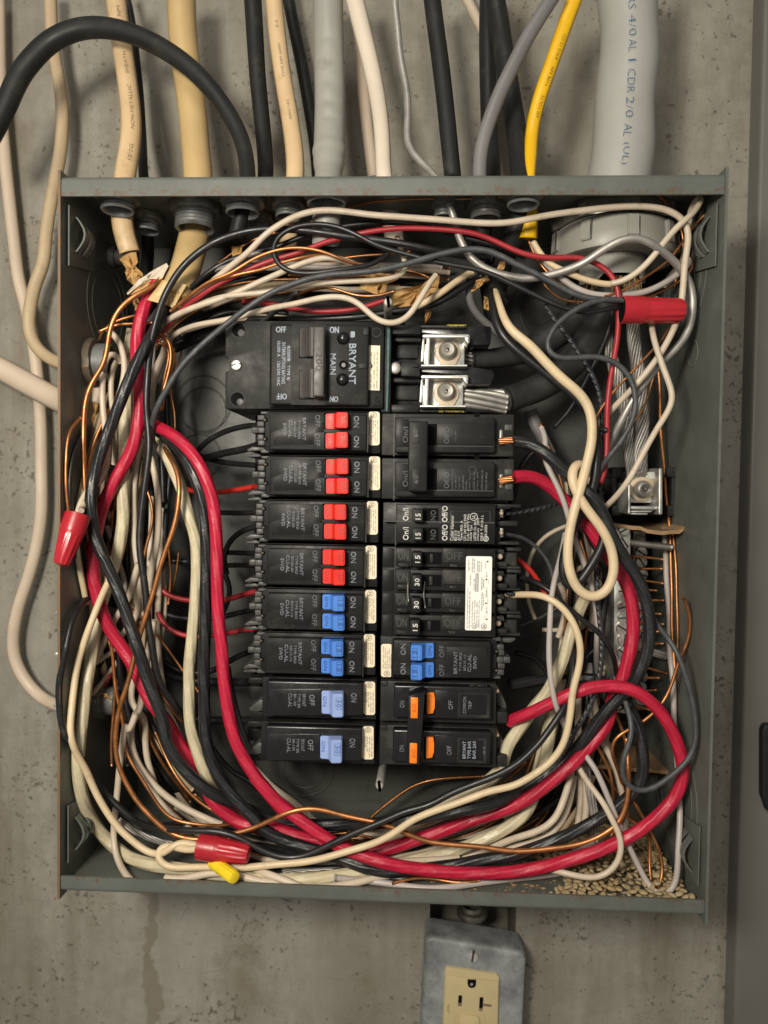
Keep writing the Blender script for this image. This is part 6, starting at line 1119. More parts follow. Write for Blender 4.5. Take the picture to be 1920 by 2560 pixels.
for k, (win, wd, pts) in enumerate((('L',15,[(310,800),(350,900),(330,1050),(300,1150)]),('L',14,[(400,720),(480,680),(590,690)]),('L',14,[(440,1090),(520,1030),(630,990)]),('L',16,[(330,1150),(310,1300),(280,1400)]),('L',15,[(540,1260),(560,1350),(640,1420)]),('L',13,[(480,1400),(560,1350),(620,1340)]),('M',16,[(450,60),(440,200),(410,350),(400,450)]),('M',17,[(530,60),(490,200),(470,320)]))):
    w('white', 'pale wire lost among the right hand wires', wd, 42, win, pts, group='pale wires lost among the right hand wires')
for k, (win, wd, pts) in enumerate((('L',15,[(420,1150),(400,1300),(350,1450)]),('L',13,[(430,420),(520,560),(600,700)]),('M',16,[(400,300),(330,480),(200,640),(100,720)]),('L',14,[(480,1280),(560,1200),(640,1150)]),('M',16,[(300,620),(180,740),(60,820),(-60,860)]))):
    w('black', 'black wire lost among the right hand wires', wd, 48, win, pts, group='black wires lost among the right hand wires')
# ---------------------------------------------------------------- the mass of wires lying deep behind the ones one can follow
def fill(guide, n, spread, hr, kinds, where, frac, seed):
    rg = np.random.default_rng(seed); g = catmull([(x, y, 0.0) for x, y in guide], 10.0)[:, :2]; t = np.gradient(g, axis=0); t /= np.linalg.norm(t, axis=1)[:, None]; nn = np.stack([-t[:, 1], t[:, 0]], 1)
    for k in range(n):
        kd, wd = kinds[int(rg.integers(len(kinds)))]; f0 = rg.random()*(1-frac[0]); f1 = min(1.0, f0 + frac[0] + (frac[1]-frac[0])*rg.random()); i0, i1 = int(f0*(len(g)-1)), int(f1*(len(g)-1)); idx = np.linspace(i0, i1, 9).astype(int)
        u = np.linspace(0, 1, len(g)); sp = np.interp(u, np.linspace(0, 1, len(spread)), spread); a = (rg.random()*2-1); b = np.clip(a + rg.normal()*0.35, -1, 1)
        off = np.linspace(a, b, 9) + 0.12*np.sin(np.linspace(0, 5, 9) + rg.random()*6); h = hr[0] + (hr[1]-hr[0])*rg.random(); pts = [(g[i][0] + nn[i][0]*sp[i]*o_, g[i][1] + nn[i][1]*sp[i]*o_, h + rg.normal()*2) for i, o_ in zip(idx, off)]
        pts[0] = (pts[0][0], pts[0][1], h - 14); pts[-1] = (pts[-1][0], pts[-1][1], h - 14); pts = [(x, y, max(6, q)) for x, y, q in pts]; cn = {'white':'pale','cream':'pale','greywhite':'pale','black':'black','dusty':'black','oldcopper':'copper','copper':'copper','red':'red'}[kd]
        w(kd, cn + ' wire lying deep among others ' + where, wd*(0.9 + 0.2*rg.random()), h, 'Z', pts, group=cn + ' wires lying deep ' + where)
WIN['Z'] = (0, 0, 1659)
KS = [('white',15),('white',14),('cream',15),('greywhite',14),('black',14),('black',16),('dusty',13),('oldcopper',7),('copper',7),('oldcopper',8)]
fill([(372,830),(345,940),(318,1080),(300,1220),(295,1360),(305,1500),(325,1640),(360,1780),(410,1890),(490,1990)], 26, (30,70,90,95,95,90,80,70,60,50), (22,66), KS, 'in the left bundle', (0.35, 0.7), 3)
fill([(330,1800),(390,1930),(480,2040),(600,2100),(740,2125),(880,2125),(1020,2110),(1150,2080),(1270,2030),(1360,1960)], 26, (60,55,50,48,45,42,45,55,70,80), (34,74), KS, 'along the bottom', (0.3, 0.6), 4)
fill([(1330,2060),(1400,1960),(1440,1840),(1465,1700),(1475,1560),(1480,1420),(1475,1300),(1460,1200)], 44, (80,90,85,70,60,55,50,40), (16,66), KS, 'on the right', (0.3, 0.65), 5)
fill([(352,900),(395,810),(470,750),(580,710),(720,690),(860,690),(1000,690),(1120,700)], 16, (30,40,45,45,40,40,35,30), (16,58), KS, 'across the top', (0.4, 0.75), 6)
# short copper ends of the ground wires crossing the neutral bar
for k, (y, x0, x1, dy) in enumerate(((622,770,980,22),(705,830,975,0),(775,790,980,25),(835,770,940,12),(908,780,985,2),(990,790,965,8),(1050,800,985,15),(1108,800,950,4),(1190,800,980,0),(1330,800,1005,55),(1412,800,955,0),(1500,800,940,-10),(1590,780,900,30))):
    w('copper', 'short copper end sticking out to the right of the neutral bar', 6.5, 46, 'L', [(x0,y),((x0+x1)/2,y+dy*0.4),(x1,y+dy)], group='short copper ends along the neutral bar', fixed=True)
w('olda', 'dull aluminium rod end level across the neutral bar', 17, 62, 'L', [(735,532),(800,540),(900,552),(1036,566)], fixed=True)
w('alum', 'fan of bare strand ends right of the neutral bar', 20, 50, 'L', [(780,1190),(860,1225),(930,1255),(1000,1270)], strands=7, twist=0.3, fixed=True)
for b, (win, pts) in enumerate(BAILS):
    w('olda', ['left bail wire tying the two 30 switches together', 'right bail wire tying the two 30 switches together'][b], 4.5, 100, win, [(x, y, 97 if i in (0, 4) else 103) for i, (x, y) in enumerate(pts)], group='bail wires on the four switch breaker', fixed=True)
for yy, lb, k_ in ((1172, 'bare copper end of the thick black wire in the top right breaker', 1), (1512, 'bare copper end of the thick red wire in the top right breaker', 0)):
    w('copper', lb, 17, 91, 'F', [(1200, yy+20-4*k_, 93),(1260, yy+8, 96),(1325, yy-6+8*k_, 95)], strands=7, twist=0.05, fixed=True)
# ---------------------------------------------------------------- keep wires off one another and inside the box
def hmin(a, r):
    q = np.stack([(a[:, 0]-960)/F_PX, (a[:, 1]-1280)/F_PX, np.ones(len(a))], 1) @ M3      # = M3.T @ v per row
    lx = hw - T - r - 0.0008; lz = hh - T - r - 0.0008; kx = np.full(len(a), 9.9)
    with np.errstate(divide='ignore', invalid='ignore'):
        for c0, d0, L in ((CX, q[:, 0], lx), (CZ, -q[:, 1], lz)):
            t = np.where(d0 > 0, (L-c0)/d0, (-L-c0)/d0); kx = np.minimum(kx, np.where(np.abs(d0) < 1e-6, 9.9, t))
    return np.maximum((CH - kx*q[:, 2])*1000, r*1000 + 0.6)
def smooth1(x, n):
    for _ in range(n): x[1:-1] = 0.25*x[:-2] + 0.5*x[1:-1] + 0.25*x[2:]
def pos(a):
    q = np.stack([(a[:, 0]-960)/F_PX, (a[:, 1]-1280)/F_PX, np.ones(len(a))], 1) @ M3
    t = (CH - a[:, 2]*0.001)/q[:, 2]
    return np.stack([CX + t*q[:, 0], -a[:, 2]*0.001, CZ - t*q[:, 1]], 1)
IN = [o for o in WIRES if not o.free]
for o in IN:
    o.href = o.a[:, 2].copy()
    if o is not gnd and not o.fixed: o.lo = hmin(o.a, o.r)
    elif o is gnd:
        o.lo = hmin(o.a, o.r); inside = np.array([not (y < 500) for y in o.a[:, 1]]); o.lo = np.where(inside, o.lo, 0)
    else: o.lo = np.zeros(len(o.a))
    o.a[:, 2] = np.maximum(o.a[:, 2], np.minimum(o.lo, 112))
for it in range(14):
    big, own, idx = [], [], []
    for k, o in enumerate(IN):
        o.p = pos(o.a); sl = np.arange(it % 2, len(o.a), 2)
        big.append(o.p[sl]); own += [k]*len(sl); idx += sl.tolist()
    allp = np.concatenate(big); kd = KDTree(len(allp))
    for i, v in enumerate(allp): kd.insert(v, i)
    kd.balance(); push = [np.zeros(len(o.a)) for o in IN]; cnt = [np.zeros(len(o.a)) for o in IN]
    rm = 0.0055
    for i, v in enumerate(allp):
        k = own[i]; o = IN[k]; s = idx[i]
        if o.fixed: continue
        for (c, j, dist) in kd.find_range(v, min(o.r + rm, 0.013)):
            m = own[j]
            if m == k: continue
            q = IN[m]; R = (o.r + q.r)*1.02
            if dist >= R: continue
            hi, hj = o.href[s], q.href[idx[j]]
            sg = 1 if (hi > hj or (hi == hj and k > m)) else -1
            dh = (v[1] - c[1])*-1000.0; lat = max(0.0, dist*dist*1e6 - dh*dh); need = math.sqrt(max(0, R*R*1e6 - lat)) - sg*dh
            if need > 0:
                push[k][s] += sg*min(need, 6)*(0.5 if not q.fixed else 0.9); cnt[k][s] += 1
    for k, o in enumerate(IN):
        if o.fixed: continue
        d = push[k]/np.maximum(cnt[k], 1); m = cnt[k] > 0
        if m.any():
            x = np.arange(len(d)); smooth1(d, 2)
            for _ in range(3): d[1:-1] = np.maximum(np.abs(d[1:-1]), 0.5*(np.abs(d[:-2]) + np.abs(d[2:])))*np.where(np.abs(d[1:-1]) > 1e-9, np.sign(d[1:-1]), np.sign(d[:-2] + d[2:]))
            o.a[:, 2] += d*0.9
        smooth1(o.a[:, 2], 6)
        o.a[:, 2] = np.clip(o.a[:, 2], np.minimum(o.lo, 112), 121)
for o in IN:
    if not o.fixed: smooth1(o.a[:, 2], 8); o.a[:, 2] = np.maximum(o.a[:, 2], np.minimum(o.lo, 113))
# ---------------------------------------------------------------- sweep the tubes
EYE = np.array([CX, -CH, CZ])
def frames(p):
    t = np.gradient(p, axis=0); t /= np.linalg.norm(t, axis=1)[:, None]
    v = EYE - p; v -= (v*t).sum(1)[:, None]*t; nv = np.linalg.norm(v, axis=1)[:, None]; N = v/np.maximum(nv, 1e-9)
    return t, N, np.cross(t, N)
def tube(p, r, sides, prof=None, wm=None, tw=None):
    t, N, B = frames(p); n = len(p); d = np.r_[0, np.cumsum(np.linalg.norm(np.diff(p, axis=0), axis=1))]
    f = np.interp(d/d[-1], [a for a, b in wm], [b for a, b in wm]) if wm else np.ones(n)
    ang = 2*np.pi*np.arange(sides)/sides; pr = np.array([prof((a + math.pi) % (2*math.pi) - math.pi) if prof else 1.0 for a in ang])
    rr = r*f[:, None]*pr[None, :]
    if tw is not None: rr = rr*(1 + tw(d[:, None], ang[None, :]))
    V = p[:, None, :] + rr[..., None]*(np.cos(ang)[None, :, None]*N[:, None, :] + np.sin(ang)[None, :, None]*B[:, None, :])
    V = V.reshape(-1, 3); i = np.arange(n-1)[:, None]*sides; k = np.arange(sides)[None, :]; k2 = (k+1) % sides
    Q = np.stack([i+k, i+k2, i+sides+k2, i+sides+k], -1).reshape(-1, 4)
    return V, Q, d, n
def tubemesh(name, p, r, sides=12, prof=None, wm=None, tw=None, org=(0,0,0)):
    V, Q, d, n = tube(p, r, sides, prof, wm, tw); nv = len(V); nq = len(Q)
    V = V - np.asarray(org); me = bpy.data.meshes.new(name)
    me.vertices.add(nv); me.vertices.foreach_set('co', V.ravel())
    loops = np.concatenate([Q.ravel(), np.arange(sides), np.arange(nv-sides, nv)[::-1]]) if True else None
    loops[nq*4:nq*4+sides] = loops[nq*4:nq*4+sides]
    starts = np.concatenate([np.arange(nq)*4, [nq*4, nq*4+sides]])
    me.loops.add(len(loops)); me.loops.foreach_set('vertex_index', loops.astype(np.int32)); me.polygons.add(nq+2); me.polygons.foreach_set('loop_start', starts.astype(np.int32))
    me.polygons.foreach_set('use_smooth', [True]*nq + [False]*2)
    uv = me.uv_layers.new(name='UVMap'); U = np.zeros((len(loops), 2))
    ii = np.repeat(np.arange(n-1), sides); kk = np.tile(np.arange(sides), n-1)
    U[:nq*4] = np.stack([np.stack([d[ii], kk/sides], 1), np.stack([d[ii], (kk+1)/sides], 1), np.stack([d[ii+1], (kk+1)/sides], 1), np.stack([d[ii+1], kk/sides], 1)], 1).reshape(-1, 2)
    uv.data.foreach_set('uv', U.ravel()); me.update(calc_edges=True); me.validate()
    return me
def lump(seed, amt, L=0.012):
    rg = np.random.default_rng(seed); ph = rg.random(6)*6.28
    return lambda d, a: amt*(np.sin(d/L*1.7+ph[0]+a) + 0.7*np.sin(d/L*0.9+ph[1]-2*a) + 0.5*np.sin(d/L*2.9+ph[2]+2*a+ph[3]))/2.2
for k, o in enumerate(WIRES):
    nm, mt = KIND[o.kind]; o.p = pos(o.a)
    # gentle hand-made unevenness of the run
    if o.strands:
        root = empty(nm if o.kind != 'copper' else 'copper_wire', o.p[0], o.label, o.cat, o.group); t, N, B = frames(o.p); d = np.r_[0, np.cumsum(np.linalg.norm(np.diff(o.p, axis=0), axis=1))]
        n = o.strands; R = o.r; out = n if n < 7 else n-1; rs = R*math.sin(math.pi/out)/(1+math.sin(math.pi/out)); rc = R - rs
        s = np.linspace(0, d[-1], max(14, int(d[-1]/0.0014))); ip = lambda A: np.stack([np.interp(s, d, A[:, q]) for q in range(3)], 1)
        p2, N2, B2 = ip(o.p), ip(N), ip(B)
        for m in range(out):
            ph = 2*math.pi*m/out + 2*math.pi*s/o.twist; jit = 1 + 0.05*np.sin(s*170 + m*2.1)
            q = p2 + (rc*jit)[:, None]*(np.cos(ph)[:, None]*N2 + np.sin(ph)[:, None]*B2)
            cut = slice(0, len(q) - int(RNG.integers(0, 3)) if len(q) > 20 else len(q))
            linkmesh('strand', tubemesh('strand', q[cut], rs*1.04, 7, org=o.p[0]), mt, root)
        if n >= 7: linkmesh('core_strand', tubemesh('core_strand', p2, rc*0.85, 8, org=o.p[0]), mt, root)
        o.ob = root; continue
    tw = None
    if o.kind == 'service':
        tw = lambda d, a: 0.030*np.sin(d/0.024*2 + a*1.0) + 0.018*np.sin(d/0.03*2*1.7 - a + 1) + 0.012*np.sin(3*a + d*60)
    elif o.kind == 'conduit':
        tw = lambda d, a: -0.15*np.exp((np.cos(a - 0.1) - 1)/0.12)*(0.8*np.exp(-((d-0.034)/0.005)**2) + np.exp(-((d-0.049)/0.005)**2) + np.exp(-((d-0.064)/0.005)**2) + 1.2*np.exp(-((d-0.079)/0.0035)**2) + 1.1*np.exp(-((d-0.092)/0.003)**2)) + 0.012*np.sin(3*a + d*90) + 0.09*np.exp(-((d-0.113)/0.0035)**2)
    elif o.free: tw = lump(k, 0.018, 0.02)
    elif o.kind in ('bigred', 'bigblack', 'bigcream'):
        tw = (lambda s: lambda d, a: 0.012*np.sin(6*a + d*2*math.pi/0.012*0.5) + s(d, a))(lump(k, 0.012, 0.02))
    else: tw = lump(k, 0.02, 0.008)
    me = tubemesh(nm, o.p, o.r, o.sides, o.prof, o.wmul, tw, org=o.p[0])
    ob = linkmesh(nm, me, mt); ob.location = o.p[0]; tag(ob, o.label, o.cat, o.group); o.ob = ob
# ================================================================== printing along cables
def cable_text(o, txt, win, x, y, hgt_px, dirn, mat, off=0.0, length_px=None, bold=0.0):
    px, py = WP(win, x, y); p = o.p; t, N, B = frames(p); sf = p + N*o.r; rel = np.stack([sf[:, 0]-CX, -(sf[:, 2]-CZ), sf[:, 1]+CH], 1) @ M3.T
    i0 = int(np.hypot(960 + F_PX*rel[:, 0]/rel[:, 2] - px, 1280 + F_PX*rel[:, 1]/rel[:, 2] - py).argmin())
    D = np.r_[0, np.cumsum(np.linalg.norm(np.diff(p, axis=0), axis=1))]; v, f, sz = glyphs(txt, 0.022 if o.kind == 'service' else 0.012); k = 1/ppm(float(o.a[i0, 2]))
    sy = hgt_px*k/sz[1]; sx = sy if length_px is None else length_px*k/sz[0]; r = o.r; me = bpy.data.meshes.new('lettering'); V = []; FC = []
    for b in ([0.0] if not bold else [-bold*k, 0, bold*k]):
        base = len(V)
        for gx, gy in v:
            s = D[i0] + dirn*(gx*sx + b); c = [np.interp(s, D, p[:, q]) for q in range(3)]; n = np.array([np.interp(s, D, N[:, q]) for q in range(3)]); bb = np.array([np.interp(s, D, B[:, q]) for q in range(3)])
            wm = np.interp(s/D[-1], [a for a, _ in o.wmul], [q for _, q in o.wmul]) if o.wmul else 1.0
            a = (-dirn*gy*sy + off*k)/r*1.0; rr = r*wm*(o.prof(a) if o.prof else 1.0)*1.03 + 0.00012
            if o.kind == 'service': rr += r*0.026
            V.append(np.array(c) + rr*(math.cos(a)*n + math.sin(a)*bb) - o.p[0])
        FC += [tuple(base+q for q in g) for g in f]
    me.from_pydata([tuple(q) for q in V], [], FC); return linkmesh('lettering', me, mat, o.ob)
cable_text(svc, '3 CDR', 'C', 765, -190, 15, 1, 'inkblue'); 
for s, y, x in (('SERS', -20, 765), ('4/0', 160, 770), ('AL', 305, 772), ('1', 400, 768), ('CDR', 520, 760), ('2/0', 700, 742), ('AL', 850, 720), ('(UL)', 1010, 698)):
    cable_text(svc, s, 'C', x, y, 16, 1, 'inkblue', off=-(8 if y > 0 else 8), length_px={'SERS':56,'4/0':49,'AL':28,'1':3,'CDR':53,'2/0':48,'(UL)':50}[s])
for s, y in (('12/2G', 960), ('NON-METALLIC', 680), ('SHEATH', 390), ('TYPE NM', 110)):
    cable_text(nm1, s, 'A', 840, y, 11, -1, 'inkbrown', off=-4, length_px={'12/2G':56,'NON-METALLIC':130,'SHEATH':56,'TYPE NM':70}[s])
for s, y in (('TYPE NM 600V', 380), ('AWG 14/2', 700), ('E-5', 140)): cable_text(nm2, s, 'B', 180, y, 9, -1, 'inkbrown', off=-2)
for s, y in (('AWG 12 CU', 250), ('TYPE NM', 480), ('600 VOLTS', 690)): cable_text(yel, s, 'C', 200, y, 8, -1, 'ink', off=-8)
# ================================================================== twist-on connectors
def wirenut(label, win, a, b, wa, wb, h0, h1, mat, ribs=True):
    p0, p1 = PW(win, a[0], a[1], h0), PW(win, b[0], b[1], h1); ax = (p1-p0); L = ax.length; ax.normalize(); k = winmm(win, h0)
    t = empty('twist_connector', p0, label, 'wire connector', 'twist on wire connectors'); n = 48; r0, r1 = wa*k/2, wb*k/2
    prof = [(0.90, 0.0), (1.0, 0.012), (1.0, 0.33), (0.965, 0.37), (0.93, 0.40), (0.90, 0.44), (0.5, 0.92), (0.40, 0.985), (0.2, 1.0), (0.02, 1.0)]
    u = ax.cross(Vector((0, 1, 0))).normalized(); v = ax.cross(u); bm = bmesh.new(); rings = []
    for q, s in prof:
        if s > 0.4: R = r1*1.0 + (r0*0.93 - r1)*(1 - (s-0.40)/0.60)**1.0
        else: R = r0*q
        if s >= 0.985: R *= {0.985: 0.92, 1.0: 0.55 if q > 0.1 else 0.02}[s]
        ring = []
        for i in range(n):
            c = 2*math.pi*i/n; rr = R
            if 0.42 < s < 0.985 and ribs: rr = R*(1 + 0.075*(1 if (i % 4) in (0, 1) else -0.6)*min(1, (s-0.40)*8))
            ring.append(bm.verts.new(p0 + ax*(L*s) + (u*math.cos(c) + v*math.sin(c))*rr))
        rings.append(ring)
    for i in range(len(rings)-1):
        for j in range(n): bm.faces.new((rings[i][j], rings[i][(j+1) % n], rings[i+1][(j+1) % n], rings[i+1][j]))
    finish(bm, 'connector_shell', mat, t, True, 28)
    bm = bmesh.new(); ri = []
    for R, s in ((0.90, 0.002), (0.78, 0.03), (0.02, 0.03)):
        ri.append([bm.verts.new(p0 + ax*(L*s) + (u*math.cos(2*math.pi*i/20) + v*math.sin(2*math.pi*i/20))*r0*R) for i in range(20)])
    for i in range(2):
        for j in range(20): bm.faces.new((ri[i][j], ri[i][(j+1) % 20], ri[i+1][(j+1) % 20], ri[i+1][j]))
    finish(bm, 'mouth', 'dark', t)
wirenut('red twist on connector pointing right at the upper right', 'G', (712, 556), (1112, 562), 172, 140, 103, 103, 'wirenut')
wirenut('red twist on connector hanging point down over the left edge of the box', 'N', (505, 15), (395, 345), 165, 92, 108, 118, 'wirenut')
wirenut('red twist on connector lying at the lower left beside the twisted cream wires', 'O', (1085, 690), (1362, 735), 140, 92, 103, 106, 'wirenut')
wirenut('yellow twist on connector half hidden under the lower left red one', 'O', (1165, 775), (1283, 862), 74, 66, 104, 119, 'yellownut')
# ================================================================== torn paper and opened sheaths
def scrap(name, label, cat, win, pts, h, amp, mat, seed, thick=0.35, group=None, tilt=(0, 0), jit=8, smooth=False):
    rg = np.random.default_rng(seed); bm = bmesh.new(); n = len(pts); cx = sum(p[0] for p in pts)/n; cy = sum(p[1] for p in pts)/n
    L = []
    for f in (1.0, 0.62, 0.3):
        ring = []
        for (x, y) in [((a[0]*(2-s) + b[0]*s)/2, (a[1]*(2-s) + b[1]*s)/2) for a, b in zip(pts, pts[1:]+pts[:1]) for s in (0, 1)]:
            j = rg.normal()*jit
            X, Y = cx + (x-cx)*f + j*0.5, cy + (y-cy)*f + j*0.5; H = h + rg.normal()*amp + tilt[0]*(X-cx)*0.01 + tilt[1]*(Y-cy)*0.01
            px, py = WP(win, X, Y); ring.append(bm.verts.new(P(px, py, H)))
        L.append(ring)
    px, py = WP(win, cx, cy); c = bm.verts.new(P(px, py, h)); m = len(L[0])
    for i in range(2):
        for j in range(m): bm.faces.new((L[i][j], L[i][(j+1) % m], L[i+1][(j+1) % m], L[i+1][j]))
    for j in range(m): bm.faces.new((L[2][j], L[2][(j+1) % m], c))
    bmesh.ops.recalc_face_normals(bm, faces=bm.faces[:]); g = bmesh.ops.extrude_face_region(bm, geom=bm.faces[:])
    bmesh.ops.translate(bm, verts=[v for v in g['geom'] if isinstance(v, bmesh.types.BMVert)], vec=(0, thick*0.001, 0))
    o = finish(bm, name, mat, None, smooth, 60)
    if label: tag(o, label, cat, group)
    return o
G_ = 'scraps of torn brown paper'
scrap('paper_scrap', 'torn brown paper at the end of the narrow beige cable', 'paper', 'S', [(312,535),(372,490),(445,478),(465,560),(440,590),(500,650),(495,690),(430,745),(375,700),(360,640),(370,610)], 80, 1.4, 'kraft', 1, group=G_)
scrap('paper_scrap', 'torn brown paper lying across the white wires in the top middle', 'paper', 'T', [(665,620),(700,560),(745,500),(870,545),(985,470),(920,560),(850,600),(820,668),(760,655)], 86, 1.6, 'kraft', 2, group=G_)
scrap('paper_scrap', 'fan of torn brown paper right of the upper cover post', 'paper', 'T', [(860,700),(905,640),(1020,618),(1100,590),(1150,545),(1190,540),(1180,620),(1130,660),(1040,745),(960,760),(890,735)], 72, 2.0, 'kraft', 3, group=G_)
scrap('paper_scrap', 'narrow strip of brown paper beside the black cable at the top', 'paper', 'T', [(1395,640),(1430,580),(1500,545),(1512,570),(1470,600),(1400,655)], 82, 1.0, 'kraft', 4, group=G_)
scrap('paper_scrap', 'small flake of brown paper right of the bare aluminium wire', 'paper', 'T', [(1565,500),(1575,450),(1618,450),(1610,505)], 84, 0.8, 'kraft', 5, group=G_)
scrap('paper_scrap', 'scrap of brown paper hanging under the thick black cable at the top', 'paper', 'T', [(1475,690),(1500,680),(1510,765),(1480,760)], 60, 0.8, 'kraft', 6, group=G_)
scrap('paper_scrap', 'ragged paper end below the side connector at the left', 'paper', 'D', [(600,940),(640,955),(620,1040),(595,1135),(585,1080),(540,1130),(480,1180),(470,1150),(500,1090),(520,1030)], 74, 1.6, 'kraft', 7, group=G_)
scrap('paper_scrap', 'brown paper end of the lower left pale sheath', 'paper', 'N', [(612,1195),(640,1180),(690,1175),(720,1210),(695,1245),(625,1265)], 72, 1.2, 'kraft', 8, group=G_)
scrap('paper_scrap', 'curl of brown paper between the thick red wire and the tan cable end', 'paper', 'S', [(425,880),(455,840),(475,880),(470,930),(440,948)], 70, 1.2, 'kraft', 9, group=G_)
scrap('paper_scrap', 'brown paper tucked in the mouth of the tan cable', 'paper', 'S', [(670,935),(735,905),(725,975),(690,990)], 78, 1.0, 'kraft', 10, group=G_)
scrap('paper_scrap', 'brown paper at the end of the arching black cable', 'paper', 'S', [(1210,435),(1295,420),(1285,480),(1215,525)], 78, 1.0, 'kraft', 11, group=G_)
scrap('paper_scrap', 'dangling brown paper strips above the lug shield', 'paper', 'T', [(1100,770),(1140,740),(1135,790),(1110,850),(1090,850)], 66, 1.0, 'kraft', 12, group=G_)
# the slit end of the tan cable: three flaps of its own
for nm_, pts, h, mt, sd in (('sheath_flap', [(690,565),(705,590),(655,690),(560,700),(470,745),(380,820),(372,805),(470,700),(590,620)], 82, 'white', 21), ('sheath_liner', [(560,680),(665,640),(655,690),(500,790),(400,822),(470,740)], 81, 'kraft', 22), ('sheath_flap', [(535,860),(660,700),(720,720),(730,860),(690,900),(605,880)], 88, 'tan', 23), ('sheath_flap', [(605,872),(735,700),(850,740),(745,925),(700,905),(660,900)], 86, 'tan', 24)):
    o = scrap(nm_, None, None, 'S', pts, h, 0.5, mt, sd, 0.8, jit=2.5, smooth=True); o.parent = tan.ob; o.location = -tan.ob.location
# ================================================================== neutral lug, bars, insulating boards
W = 'U'
t = empty('neutral_lug', PW(W, 640, 700, 50), 'large neutral lug with tan washer in a black base on the right side', 'cable lug')
bm = bmesh.new(); rect(bm, W, 165, 375, 1075, 1060, 14, 40, 0.8); finish(bm, 'base', 'bakelite', t, True, 40)
bm = bmesh.new()
for a in ((168,375,300,520), (930,375,1072,520), (168,905,300,1050), (930,905,1072,1055), (995,520,1072,905), (168,520,222,905)): rect(bm, W, *a, 30, 52, 0.6)
finish(bm, 'base_rim', 'bakelite2', t, True, 40)
bm = bmesh.new()
for cx, cy in ((1003,450), (225,445), (225,960), (990,965)): ringwall(bm, circ(W, cx, cy, 42, 52.3, 20), circ(W, cx, cy, 34, 52.3, 20), 51, 52.4)
finish(bm, 'base_boss', 'emb', t)
bm = bmesh.new(); prism(bm, rounded(W, 815, 385, 865, 1035, 24, 72), 30, 72, 0.5); prism(bm, rounded(W, 392, 590, 424, 1020, 14, 72), 30, 72, 0.5); finish(bm, 'collar', 'zinc', t, True, 40)
bm = bmesh.new(); rect(bm, W, 424, 435, 716, 870, 40, 60, 0.5); rect(bm, W, 716, 500, 785, 560, 40, 58, 0.5); finish(bm, 'lug_body', 'zinc', t, True, 40)
bm = bmesh.new(); rect(bm, W, 420, 915, 790, 965, 40, 70, 0.4); rect(bm, W, 400, 1005, 660, 1035, 40, 68, 0.4); poly(bm, W, [(420,978),(740,975),(690,1000),(420,1000)], 40, 69, 0.3); rect(bm, W, 300, 765, 345, 825, 40, 55, 0.4); finish(bm, 'side_plate', 'zinc', t, True, 40)
bm = bmesh.new(); pts = [(578 + 172*math.cos(math.radians(a)), 680 + 172*math.sin(math.radians(a))) for a in range(28, 335, 14)]
poly(bm, W, [(735,745)] + pts[1:-1] + [(715,540),(770,575),(820,570),(818,735),(755,738)], 59, 62, 0.4); finish(bm, 'saddle_washer', 'washer', t, True, 40)
k = winmm(W, 64); c0 = PW(W, 578, 682, 62); bm = bmesh.new(); lathe(bm, [(120*k, 0), (122*k, 0.002), (108*k, 0.003), (98*k, 0.0065), (72*k, 0.0072), (60*k, 0.0068), (1*k, 0.006)], c0, 'Y', 30); finish(bm, 'clamp_screw', 'socket', t, True, 35)
bm = bmesh.new(); lathe(bm, [(62*k, 0.0072), (58*k, 0.0066), (1*k, 0.0062)], c0, 'Y', 6); finish(bm, 'hex_socket', 'dark', t)
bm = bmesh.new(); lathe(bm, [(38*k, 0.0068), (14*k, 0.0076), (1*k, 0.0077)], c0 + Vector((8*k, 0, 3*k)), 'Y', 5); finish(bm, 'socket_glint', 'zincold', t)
# neutral bars with screws
def nbar(label, win, x0, x1, y0, y1, hb, ht, ys, xs, mat='zinc'):
    t = empty('neutral_bar', PW(win, (x0+x1)/2, (y0+y1)/2, hb), label, 'neutral bar', 'neutral bars on the right side')
    bm = bmesh.new(); poly(bm, win, [(x0,y0),(x1,y0),(x1-4,y1),(x0-6,y1)], hb, ht, 0.6); b = finish(bm, 'bar', mat, t, True, 40)
    for y in ys:
        x = xs + RNG.normal()*4; s = 39 + RNG.normal()*3; k = winmm(win, ht); c = PW(win, x, y, ht)
        bm = bmesh.new(); lathe(bm, [(s*k, -0.001), (s*k, 0.0015), (s*0.9*k, 0.0022), (s*0.3*k, 0.0025), (0.001*k, 0.0025)], c, 'Y', 22); sc = finish(bm, 'terminal_screw', 'screw' if RNG.random() < 0.6 else 'zinc', t, True, 35)
        a = RNG.random()*math.pi; u = Vector((math.cos(a), 0, math.sin(a))); v = Vector((-math.sin(a), 0, math.cos(a))); bm = bmesh.new(); q = c + Vector((0, -0.00255, 0))
        f = bm.faces.new([bm.verts.new(q + u*(s*0.92*k)*i + v*(s*0.13*k)*j) for i, j in ((-1,-1),(1,-1),(1,1),(-1,1))]); e = bmesh.ops.extrude_face_region(bm, geom=[f]); bmesh.ops.translate(bm, verts=[z for z in e['geom'] if isinstance(z, bmesh.types.BMVert)], vec=(0, 0.0004, 0)); finish(bm, 'screw_slot', 'ink', sc)
    return t
nbar('front neutral bar with a row of bright screws beside the thick red wire', 'L', 665, 770, 425, 1640, 20, 64, (452, 532, 610, 690, 765, 850, 950, 1020, 1090, 1165, 1250, 1340, 1430, 1520, 1600), 722)
nbar('rear neutral bar between the front one and the right side', 'L', 785, 868, 440, 1620, 10, 34, (600, 660, 740, 840, 930, 1020, 1110, 1200, 1400, 1470, 1540), 836, 'zincold')
t = empty('bar_base', PW('L', 840, 1000, 6), 'black plastic base behind the neutral bars', 'terminal base'); bm = bmesh.new(); rect(bm, 'L', 640, 420, 1005, 1700, 2, 10, 0.8); finish(bm, 'base_plate', 'flatblack', t, True, 40)
